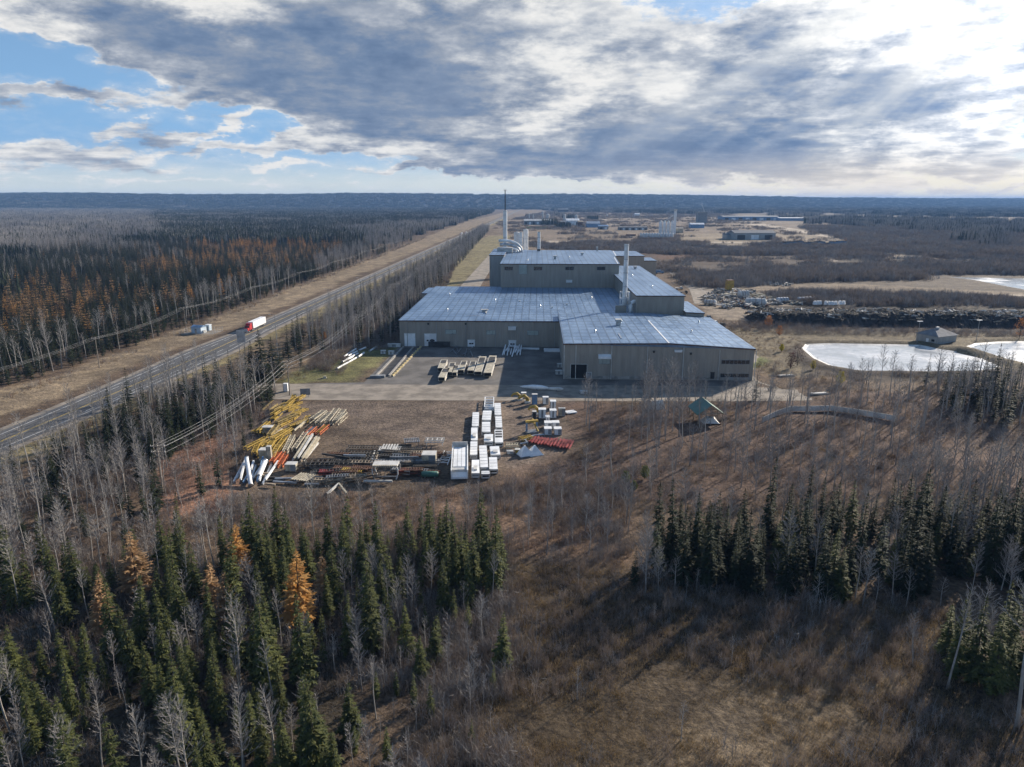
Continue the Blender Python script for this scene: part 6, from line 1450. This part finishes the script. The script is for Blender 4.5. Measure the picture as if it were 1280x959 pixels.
# ------------------------------------------------------------------ east of the plant
for i, (px, py, m, lb) in enumerate(((880, 399, 'grey_paint', 'grey pickup nearest the lean-to among cars along the east wall'), (888, 406, 'white', 'white pickup second along the east wall'), (897, 409, 'dark', 'dark pickup nearest the front corner along the east wall'), (847, 362, 'white_worn', 'pale van on the gravel beside the tall hall, upper'), (853, 367, 'dark', 'dark van on the gravel beside the tall hall, lower'), (823, 342, 'blue_paint', 'blue-grey truck at the back corner of the plant'))):
    X, Y = G(px, py); small_truck(lb, X+1, Y, R(90)+rnd.uniform(-.3, .3), m, 5.6 if i != 5 else 8, .05, 'parked_car' if i != 5 else 'parked_truck', 'car' if i != 5 else 'truck')
def pumphouse():
    X, Y = G(1176, 430.5); t = thing('pump_house', 'grey hip-roofed pump house on the bank between two ponds', 'shed', (X, Y+4, gz(X, Y)), R(24)); w, d, h = 6., 5., 3.6
    b = MB(); b.b2(-w, w, -d, d, -.5, h); child(b, 'wall', 'cladding_grey', t)
    b = MB(); b.prism([(-w-.6, -d-.6), (w+.6, -d-.6), (w+.6, d+.6), (-w-.6, d+.6)], h, h+2.6, top=[(-w*.35, -.1), (w*.35, -.1), (w*.35, .1), (-w*.35, .1)]); ro = child(b, 'roof', 'roof_grey', t)
    b = MB(); b.b2(-.7, .7, -.5, .5, h+2.5, h+3.1); child(b, 'roof_vent', 'white_worn', ro); b = MB(); b.b2(-w-.06, -w-.01, -1, .2, 0, 2.2); child(b, 'door', 'white', t)
    b = MB(); b.b2(-w-.06, -w-.01, -3.6, -2.2, 1.2, 2.2); child(b, 'window', 'glass', t)
mm('roof_grey', (.2, .205, .215), .85, var=.15, spec=.15)
pumphouse()
for px, py, lb in ((1146, 430, 'lamp post with flat white head beyond the larger pond'), (1220, 428, 'lamp post with flat white head behind the pump house')):
    X, Y = G(px, py); t = thing('lamp_post', lb, 'lamp post', (X, Y, gz(X, Y)), 0); b = MB(); b.tube([(0, 0, 0), (0, 0, 9)], [.13, .08], 8); child(b, 'mast', 'steel', t); b = MB(); b.box((0, 0, 9.1), (2.2, .7, .16)); child(b, 'lamp_head', 'white', t)
def liner(name, poly, w0, w1, z0, z1, m):
    n = len(poly); cx = sum(p[0] for p in poly)/n; cyy = sum(p[1] for p in poly)/n; mb = MB()
    def off(p, w): d = Vector((p[0]-cx, p[1]-cyy)); l = d.length; d = d/l*(l+w); return (cx+d.x, cyy+d.y)
    for i in range(n):
        a, b = poly[i], poly[(i+1) % n]; mb.add([(*off(a, w0), z0), (*off(b, w0), z0), (*off(b, w1), z1), (*off(a, w1), z1)], [(0, 1, 2, 3)])
    o = mb.build(name, M[m]); o['kind'] = 'structure'
liner('pond_liner', POND1, -.6, 1.2, -.3, .12, 'white_worn'); liner('pond_liner', POND2, -.6, 1.2, -.3, .12, 'white_worn')
def shelter():
    X, Y = G(884, 527); t = thing('shelter', 'open picnic shelter with green gable roof beside the scrub', 'shelter', (X, Y+2, gz(X, Y)), R(4)); w, d, h = 3.4, 4.4, 3.
    for s, nm in ((-1, None), (1, None)):
        b = MB(); b.add([(s*(w+.5), -d, h-.3), (s*(w+.5), d, h-.3), (0, d, h+2.4), (0, -d, h+2.4), (s*(w+.5), -d, h-.15), (s*(w+.5), d, h-.15), (0, d, h+2.55), (0, -d, h+2.55)], [(0, 1, 2, 3), (7, 6, 5, 4), (0, 4, 5, 1), (2, 6, 7, 3), (0, 3, 7, 4), (1, 5, 6, 2)]); child(b, 'roof_slope', 'green_roof', t)
    for x in (-w, w):
        for y in (-d+.4, 0, d-.4): b = MB(); b.bar((x, y, -.3), (x, y, h), .2); child(b, 'post', 'timber', t)
    b = MB()
    for y in (-d+.4, 0, d-.4): b.bar((-w, y, h), (w, y, h), .2); b.bar((0, y, h), (0, y, h+2.3), .16)
    child(b, 'truss', 'timber', t)
    t2 = thing('tarp_heap', 'pale tarpaulin-covered heap under the green shelter', 'tarp', (X+.6, Y-.4, gz(X, Y)), 0); b = MB()
    b.add([(-2.2, -1.6, 0), (2.4, -1.8, 0), (2.6, 1.6, 0), (-2.4, 1.7, 0), (-1.2, -.6, 1.3), (.4, -.9, 1.7), (1.4, .7, 1.4), (-1., .8, 1.6)], [(0, 1, 5, 4), (1, 2, 6, 5), (2, 3, 7, 6), (3, 0, 4, 7), (4, 5, 6, 7)]); child(b, 'cover', 'white_worn', t2)
    b = MB(); b.tube([(-2.3, -1.7, .08), (2.5, -1.9, .08), (2.7, 1.7, .08), (-2.5, 1.8, .08)], .09, 5); child(b, 'weight_rope', 'rust', t2)
mm('green_roof', (.05, .15, .12), .33, .1, var=.1)
shelter()
X, Y = G(*ZS(145, 180)); t = thing('tarp_tent', 'small grey tarp tent among bare trees before the front hall', 'tent', (X, Y, gz(X, Y)), .4); b = MB(); b.prism([(-2., -1.5), (2., -1.5), (2., 1.5), (-2., 1.5)], 0, 2.5, top=[(-2, -.1), (2, -.1), (2, .1), (-2, .1)]); child(b, 'cover', 'white_worn', t); b = MB(); b.bar((0, -1.9, 0), (0, -1.9, 2.8), .1); child(b, 'pole', 'steel', t)
def fence():
    t = thing('panel_fence', 'long low white panel fence bending through the scrub', 'fence', (0, 0, 0), 0); pts = [Vector((*G(*ZS(x, y)), 0)) for x, y in ((615, 243), (680, 212), (740, 193), (915, 192), (1040, 212), (1205, 243))]
    o = pts[2].copy(); t.location = o
    for i in range(len(pts)-1):
        a, b_ = pts[i]-o, pts[i+1]-o; n = max(2, int((b_-a).length/2.4))
        for k in range(n):
            q, q2 = a.lerp(b_, k/n), a.lerp(b_, (k+.94)/n); z = gz(*(q+o).xy); z2 = gz(*(q2+o).xy); d = (q2-q).normalized(); s = d.cross(Vector((0, 0, 1)))*.04; mb = MB()
            mb.add([q-s+Vector((0, 0, z+.15)), q+s+Vector((0, 0, z+.15)), q2+s+Vector((0, 0, z2+.15)), q2-s+Vector((0, 0, z2+.15)), q-s+Vector((0, 0, z+1.7)), q+s+Vector((0, 0, z+1.7)), q2+s+Vector((0, 0, z2+1.7)), q2-s+Vector((0, 0, z2+1.7))], [(3, 2, 1, 0), (4, 5, 6, 7), (0, 1, 5, 4), (1, 2, 6, 5), (2, 3, 7, 6), (3, 0, 4, 7)]); child(mb, 'panel', 'white_worn', t)
            mb = MB(); p = q-s*2.5; mb.bar(p+Vector((0, 0, z-.3)), p+Vector((0, 0, z+1.8)), .12); child(mb, 'post', 'galv', t)
fence()
for x, y, lb in ((865, 120, 'low kerb wall slab lying at the track bend'), (720, 40, 'flat grey slab lying on the apron east of the front hall')):
    X, Y = G(*ZS(x, y)); t = thing('concrete_slab', lb, 'slab', (X, Y, gz(X, Y)), .2); b = MB(); b.b2(-3, 3, -.9, .9, 0, .4); child(b, 'block', 'concrete', t); b = MB(); b.b2(-2.6, 2.6, -.6, .6, .4, .55); child(b, 'cap', 'white_worn', t)
# scrap yard: tanks, drums, plates
def lying_tank(label, z0, z1, r, m='white_worn'):
    A, B = G(*z0), G(*z1); L = math.hypot(B[0]-A[0], B[1]-A[1]); t = thing('scrap_tank', label, 'tank', ((A[0]+B[0])/2, (A[1]+B[1])/2, gz(*A)), math.atan2(B[1]-A[1], B[0]-A[0]))
    b = MB(); b.tube([(-L/2-r*.3, 0, r), (-L/2, 0, r), (L/2, 0, r), (L/2+r*.3, 0, r)], [r*.5, r, r, r*.5], 18); child(b, 'shell', m, t)
    for k in (-.3, 0, .3): b = MB(); b.tube([(L*k-.1, 0, r), (L*k+.1, 0, r)], r*1.05, 18); child(b, 'band', 'rust', t)
    for x in (-L*.3, L*.3): b = MB(); b.b2(x-.3, x+.3, -r*.8, r*.8, -.2, r*.35); child(b, 'saddle', 'steel', t)
lying_tank('long pale tank lying across the scrap yard, biggest one', ZG(420, 300), ZG(560, 306), 2.2); lying_tank('short rounded pale tank standing proud behind the biggest one', ZG(370, 252), ZG(430, 250), 2.6); lying_tank('pale drum lying at the factory side of the scrap yard', ZG(120, 295), ZG(200, 300), 1.5); lying_tank('grey tank half hidden at the dark bank', ZG(650, 285), ZG(720, 282), 1.8, 'galv'); lying_tank('rounded grey tank lying on the brush side of the scrap', ZG(800, 278), ZG(890, 274), 1.7, 'galv')
X, Y = G(*ZG(300, 190)); t = thing('yellow_container', 'upright yellow container standing behind the scrap yard', 'container', (X, Y, gz(X, Y)), .1); b = MB(); b.b2(-2.2, 2.2, -2, 2, 0, 6.6); child(b, 'shell', 'yellow', t); b = MB(); b.b2(-2.3, 2.3, -2.1, 2.1, 6.6, 6.9); child(b, 'lid', 'rust', t); b = MB()
for k in range(5): b.b2(-2.25, 2.25, -2.06, -2.0, 1+k*1.2, 1.15+k*1.2)
child(b, 'rib', 'yellow', t)
mm('scrap', (.3, .28, .25), .85, var=.45, scale=1.)
SK = []
for s in range(5):
    r = random.Random(900+s); b = MB()
    for k in range(5):
        c = (r.uniform(-1.6, 1.6), r.uniform(-1.2, 1.2), r.uniform(.2, 1.2)); d = [(2.6, .5, .3), (1.2, .9, .8), (3.2, .25, .25), (1.5, 1.4, .12), (.6, .6, 1.2)][(k+s) % 5]
        M4 = Matrix.Rotation(r.uniform(-.5, .5), 4, 'X') @ Matrix.Rotation(r.random()*6, 4, 'Z'); vs = [Vector(c)+M4 @ Vector((x*d[0]/2, y*d[1]/2, z*d[2]/2)) for x in (-1, 1) for y in (-1, 1) for z in (-1, 1)]
        b.add(vs, [(0, 1, 3, 2), (4, 6, 7, 5), (0, 4, 5, 1), (2, 3, 7, 6), (0, 2, 6, 4), (1, 5, 7, 3)])
    SK.append(b.mesh('scrap', M[('scrap', 'white_worn', 'steel', 'beige', 'rust')[s]]))
LOGS = []
for s in range(3):
    r = random.Random(950+s); b = MB()
    for k in range(7): a = r.random()*3.14; c = Vector((r.uniform(-2.5, 2.5), r.uniform(-1.5, 1.5), r.uniform(.1, .8))); e = Vector((math.cos(a), math.sin(a), r.uniform(-.3, .3)))*r.uniform(.8, 2.); b.tube([c-e, c+e], r.uniform(.12, .26), 5)
    LOGS.append(b.mesh('log', M[('white_worn', 'timber', 'char')[s]]))
pts = []
def strew(poly, n, lo, hi, s0, s1, zf=None):
    xs = [p[0] for p in poly]; ys = [p[1] for p in poly]; k = 0
    while k < n:
        x, y = rnd.uniform(min(xs), max(xs)), rnd.uniform(min(ys), max(ys))
        if inpoly(x, y, poly): s = rnd.uniform(s0, s1); pts.append((x, y, gz(x, y)+(zf(x, y) if zf else 0), rnd.uniform(0, 6.28), s, s, rnd.randint(lo, hi))); k += 1
strew(P(ZG(90, 260), ZG(180, 200), ZG(470, 200), ZG(560, 250), ZG(600, 300), ZG(540, 330), ZG(300, 330), ZG(150, 300)), 190, 0, 4, .7, 1.7)
strew(P(ZG(480, 240), ZG(900, 240), ZG(960, 290), ZG(600, 300)), 60, 0, 4, .6, 1.6)
strew(P(ZG(320, 140), ZG(480, 133), ZG(760, 145), ZG(730, 165), ZG(400, 160)), 60, 0, 2, .6, 1.5)
scatter('scrap_debris', pts, SK, label='strewn scrap metal pieces in the yard east of the factory', cat='scrap')
# long dark bark bank
def bank():
    a, b_ = Vector((*G(945, 407), 0)), Vector((*G(1330, 412), 0)); n, m = 150, 14; mb = MB(); vs = []; fs = []
    D = (b_-a); u = D.normalized(); w = Vector((-u.y, u.x, 0))
    for i in range(n+1):
        for j in range(m+1):
            p = a+D*(i/n)+w*(j/m*34); k = j/m
            h = 5.2*min(1, k*3.2)*min(1, (1-k)*3.)*min(1, i/8)*(.75+.5*float(fbm(np.array([p.x/14]), np.array([p.y/14]), 3, 61)[0])); h += rnd.uniform(-.3, .3)*(h > .5)
            vs.append((p.x, p.y, gz(p.x, p.y)+h-.1))
    for i in range(n):
        for j in range(m): q = i*(m+1)+j; fs.append((q, q+m+1, q+m+2, q+1))
    mb.add(vs, fs); o = mb.build('bark_mound', M['bark_heap']); o['kind'] = 'structure'
    global bank_z
    from mathutils.bvhtree import BVHTree
    bv = BVHTree.FromPolygons(vs, fs)
    pl = []
    for _ in range(900):
        i = rnd.random(); k = rnd.betavariate(3, 2.); p = a+D*i+w*(k*34); hit = bv.ray_cast((p.x, p.y, 60), (0, 0, -1))
        if hit[0] is None or hit[0].z-gz(p.x, p.y) < 2.2: continue
        s = rnd.uniform(.5, 1.2); pl.append((p.x, p.y, hit[0].z-.2, rnd.uniform(0, 6.28), s, s, rnd.choice((0, 1, 1, 2, 2))))
    scatter('log_debris', pl, LOGS, label='pale broken logs strewn on the dark bark bank', cat='logs')
mm('bark_heap', (.022, .019, .018), .95, var=.6, scale=.3, bump=.6)
bank()
for i in range(9):
    X, Y = G(*ZG(915+i*26, 298-2*math.sin(i)), 4.); X += rnd.uniform(-.6, .6); t = thing('white_sack', 'white bulk sack in the row on the dark bank crest', 'sack', (X, Y, 4.2), rnd.uniform(0, 3), 'white bulk sacks on the dark bank'); b = MB(); b.prism([(-.9, -.9), (.9, -.9), (.9, .9), (-.9, .9)], 0, 1.9, top=[(-.6, -.6), (.6, -.6), (.6, .6), (-.6, .6)]); child(b, 'sack_body', 'white', t); b = MB(); b.bar((-.5, 0, 2.1), (.5, 0, 2.1), .12); child(b, 'loop_strap', 'white_worn', t)
# coloured bushes
def bush(label, px, py, h, m, seed, cat='bush'):
    X, Y = G(px, py); t = thing('bush', label, cat, (X, Y, gz(X, Y)), rnd.random()*6); r = random.Random(seed); b = MB(); c = MB()
    for i in range(9): a = r.random()*6.28; e = Vector((math.cos(a)*h*.3*r.random(), math.sin(a)*h*.3*r.random(), h*.8)); b.tube([(0, 0, 0), e*.5+Vector((0, 0, .1)), e], [.05, .04, .015], 3, cap=False)
    for i in range(420):
        a = r.random()*6.28; z = r.random(); rr = h*.36*math.sin(min(1, z*1.1+.12)*2.6)*math.sqrt(r.random()); p = Vector((rr*math.cos(a), rr*math.sin(a), h*(.15+.85*z))); d = Vector((r.gauss(0, 1), r.gauss(0, 1), r.gauss(0, 1))).normalized()*.16; s = d.orthogonal().normalized()*.12; c.add([p-d, p+s, p+d, p-s], [(0, 1, 2, 3)])
    child(b, 'stems', 'bark_dark', t); child(c, 'foliage', m, t)
mm('leaf_yellow', (.42, .36, .05), .8, var=.3, trans=.3, spec=.1); mm('leaf_red', (.07, .028, .03), .85, var=.3, trans=.2, spec=.1); mm('leaf_orange', (.38, .17, .06), .85, var=.3, trans=.3, spec=.1); mm('leaf_green', (.15, .17, .07), .85, var=.3, trans=.3, spec=.1)
for q in (('round yellow bush at the near side of the larger pond', 1050, 482, 4.4, 'leaf_yellow', 1), ('yellow bush beside the dark red one', 1016, 463, 3.6, 'leaf_yellow', 2), ('low yellowish bush on the green strip', 977, 440, 3, 'leaf_yellow', 3), ('large dark red bush beside the larger pond', 996, 458, 7.5, 'leaf_red', 4), ('dark red bush lower twin near the pond corner', 988, 462, 6, 'leaf_red', 5), ('slim orange shrub before the dark bank, nearer the scrap', 960, 410, 6, 'leaf_orange', 6), ('slim orange shrub before the dark bank, nearer the pond', 974, 421, 5, 'leaf_orange', 7), ('yellow orange shrub behind the pump house toward the far pond', 1274, 425, 9, 'leaf_orange', 8), ('pale orange bush on the brushy slope beside the highway', 405, 425, 4, 'leaf_orange', 9), ('orange bush far out in the flats beyond the bark bank', 1056, 305, 9, 'leaf_orange', 10), ('pale green low bush in the reddish scrub, nearer the white boxes', 782, 604, 3., 'leaf_green', 11), ('pale green low bush in the reddish scrub, further from the boxes', 806, 598, 3.2, 'leaf_green', 12), ('pale green low shrub below the two pale green bushes', 792, 613, 2.4, 'leaf_green', 13)): bush(*q)
# ------------------------------------------------------------------ far works
def shed(name, label, px0, px1, pyb, pyt, dep, mw, mr, cat='building', rise=.15, bays=0, rz=0.):
    X0, Y = G(px0, pyb); X1 = G(px1, pyb)[0]; h = Zat(pyt, Y); w = X1-X0
    t = thing(name, label, cat, ((X0+X1)/2, Y+dep/2, 0), rz); b = MB(); b.b2(-w/2, w/2, -dep/2, dep/2, -.5, h); child(b, 'wall', mw, t)
    b = MB(); b.prism([(-w/2-.5, -dep/2-.5), (w/2+.5, -dep/2-.5), (w/2+.5, dep/2+.5), (-w/2-.5, dep/2+.5)], h, h+dep*rise, top=[(-w/2-.5, -.2), (w/2+.5, -.2), (w/2+.5, .2), (-w/2-.5, .2)]); child(b, 'roof', mr, t)
    for i in range(bays): b = MB(); x = -w/2+w*(i+.5)/bays; b.b2(x-w/bays*.28, x+w/bays*.28, -dep/2-.1, -dep/2-.02, .1, h*.7); child(b, 'door', 'white' if i % 2 else 'dark', t)
    return t
F7 = Q(640, 250, 5.818); F8 = Q(860, 250, 5.818)
def fshed(fq, name, label, x0, x1, yb, yt, dep, mw, mr, **k): a, b = fq(x0, yb), fq(x1, yt); return shed(name, label, a[0], b[0], a[1], b[1], dep, mw, mr, **k)
fshed(F7, 'works_shed', 'long dark works shed with pale roof and white doors, far beyond the plant stacks', 88, 285, 180, 152, 26, 'grey_paint', 'white_worn', bays=7)
fshed(F7, 'works_shed', 'white works shed between tanks in the middle far cluster', 395, 490, 185, 150, 30, 'white', 'white', bays=3)
fshed(F7, 'works_shed', 'dark low shed in front of the white middle cluster', 355, 400, 182, 162, 20, 'dark', 'grey_paint')
fshed(F7, 'works_shed', 'brown open shed at the end of the middle cluster', 480, 515, 195, 160, 20, 'rust', 'timber')
fshed(F7, 'works_shed', 'pale blue-grey gravel-roofed shed beside the middle cluster', 545, 640, 200, 172, 30, 'blue_paint', 'galv')
fshed(F7, 'works_shed', 'small dark gabled shed at the track end', 630, 700, 215, 192, 18, 'grey_paint', 'blue_paint', bays=2)
fshed(F7, 'works_shed', 'row of grey and white lock-up units on the far flats', 778, 985, 220, 198, 18, 'grey_paint', 'roof_grey', bays=9, rise=.05)
fshed(F7, 'works_shed', 'tiny white shed alone on the far tan field', 895, 930, 115, 102, 20, 'white', 'white')
fshed(F7, 'works_shed', 'cream block beside the four white silos', 1188, 1245, 240, 205, 14, 'beige', 'white_worn', rise=.03)
fshed(F7, 'works_shed', 'dark long hall behind the works shed against the wood', 335, 410, 90, 70, 30, 'dark', 'roof_grey')
fshed(F8, 'works_shed', 'white-roofed shed at the foot of the grey tower', 20, 118, 205, 178, 20, 'blue_paint', 'white')
fshed(F8, 'works_shed', 'long blue-grey hall far out before the dark wood', 255, 660, 150, 122, 60, 'blue_paint', 'grey_paint', bays=8, rise=.04)
fshed(F8, 'works_shed', 'low white-roofed shed at the end of the long blue hall', 665, 890, 152, 132, 40, 'blue_paint', 'white', rise=.04)
fshed(F8, 'works_shed', 'long grey warehouse with pale door on the flats', 335, 635, 290, 240, 34, 'cladding_grey', 'roof_grey', bays=3, rise=.1)
fshed(F8, 'works_shed', 'small grey lean-to at the end of the grey warehouse', 280, 333, 285, 255, 24, 'cladding_grey', 'roof_grey')
for i in range(9): # stacked blue-white loads
    x = 690+i*52; fshed(F8, 'lumber_stack', 'blue-white wrapped lumber stack in the row on the flats', x, x+48, 338-(i % 3)*6, 312-(i % 3)*5+rnd.uniform(-3, 3), 14, 'blue_paint', 'white', cat='lumber', rise=.0).__setitem__('group', 'wrapped lumber stacks on the flats')
for i in range(4): X, Y = G(*F7(1078+i*28, 242)); cyltank('storage_silo', 'tall white silo in the row of four beside the slim white tower', 'silo', X, Y, 15./5.818*.88/FPX*1200*.95, Zat(F7(0, 160)[1], Y), group='row of four white silos', cone=.5)
X, Y = G(*F7(1180, 250)); t = thing('elevator_tower', 'slim white elevator tower beside the row of four silos', 'tower', (X, Y, 0), 0); ht = Zat(F7(0, 66)[1], Y); b = MB(); b.b2(-2., 2., -2., 2., 0, ht*.92); child(b, 'shaft', 'white', t); b = MB(); b.b2(-2.5, 2.5, -2.5, 2.5, ht*.92, ht); child(b, 'head_house', 'white_worn', t); b = MB(); b.bar((0, 0, ht*.8), (-16, 3, ht*.55), .9); child(b, 'spout', 'white', t)
for i in range(12): X, Y = G(*F7(938+i*20.5, 285)); cyltank('tank_wagon', 'squat white tank in the long row before the silos', 'tank', X, Y, 2.15, Zat(F7(0, 243)[1], Y), group='long row of squat white tanks', cone=.2)
X, Y = G(*F7(1040, 288)); t = thing('retaining_wall', 'low dark red wall in front of the squat white tanks', 'wall', (X, Y-3, 0), 0); b = MB(); b.b2(-27, 29, -.3, .3, 0, 3.2); child(b, 'panel', 'rust', t); b = MB(); b.b2(-27, 29, -.4, .4, 3.2, 3.5); child(b, 'coping', 'concrete', t)
X, Y = G(*F8(95, 172)); t = thing('block_tower', 'tall grey block tower with slanting conveyor boom, far right of the silos', 'tower', (X, Y, 0), 0); ht = Zat(F8(0, 92)[1], Y); b = MB(); b.b2(-12, 12, -10, 10, 0, ht); child(b, 'wall', 'grey_paint', t); b = MB(); b.b2(-12.4, 12.4, -10.4, 10.4, ht, ht+1); child(b, 'roof', 'roof_grey', t); b = MB(); b.bar((15, 0, ht*.55), (-2, 0, ht*1.75), 1.4); b.bar((-6, 0, ht*1.75), (2, 0, ht*1.8), 1.2); child(b, 'conveyor_boom', 'galv', t)
for fx, fy, r, yt, lb in ((225, 140, 3., 85, 'pale tank tower behind the long dark works shed'), (260, 140, 5.5, 105, 'white round tank behind the long dark works shed'), (382, 150, 4, 105, 'white tank of the middle cluster, nearer the works shed'), (468, 140, 5.5, 112, 'broad white tank of the middle cluster'), (125, 140, 2.2, 100, 'thin grey tank at the end behind the works shed'), (155, 140, 2.2, 108, 'thin grey tank second from the end behind the works shed'), (690, 125, 3, 105, 'grey tank among sheds behind the lock-up row')):
    X, Y = G(*F7(fx, fy)); cyltank('storage_tank', lb, 'tank', X, Y, r, max(5, Zat(F7(0, yt)[1], Y)), 'white_worn')
for i, (fx, fy) in enumerate(((110, 205), (128, 208), (190, 207), (215, 210), (235, 205))): X, Y = G(*F7(fx, fy)); small_truck('green farm machine parked in front of the dark works shed', X, Y, R(60*i), 'green_farm', 9, 0, 'farm_machine', 'farm machine', 'green farm machines before the works shed')

X, Y = G(868, 291); fshed(F7, 'works_shed', 'orange freight box row at the track before the lock-ups', 830, 900, 262, 250, 6, 'rust', 'rust', rise=.02)
# ------------------------------------------------------------------ air
def haze():
    b = MB(); b.b2(-21500, 21500, -1200, 21800, -6, 142); o = b.build('haze', None) if False else None
    me = bpy.data.meshes.new('haze'); me.from_pydata(b.v, [], b.f); o = bpy.data.objects.new('haze', me); COL.objects.link(o); o['kind'] = 'stuff'
    m = bpy.data.materials.new('air'); m.use_nodes = True; n = m.node_tree.nodes; n.clear(); out = n.new('ShaderNodeOutputMaterial'); pv = n.new('ShaderNodeVolumePrincipled')
    pv.inputs['Color'].default_value = (.3, .55, 1., 1); pv.inputs['Density'].default_value = HAZE; pv.inputs['Anisotropy'].default_value = .0
    m.node_tree.links.new(pv.outputs[0], out.inputs['Volume']); me.materials.append(m)
HAZE = 7e-5
haze()
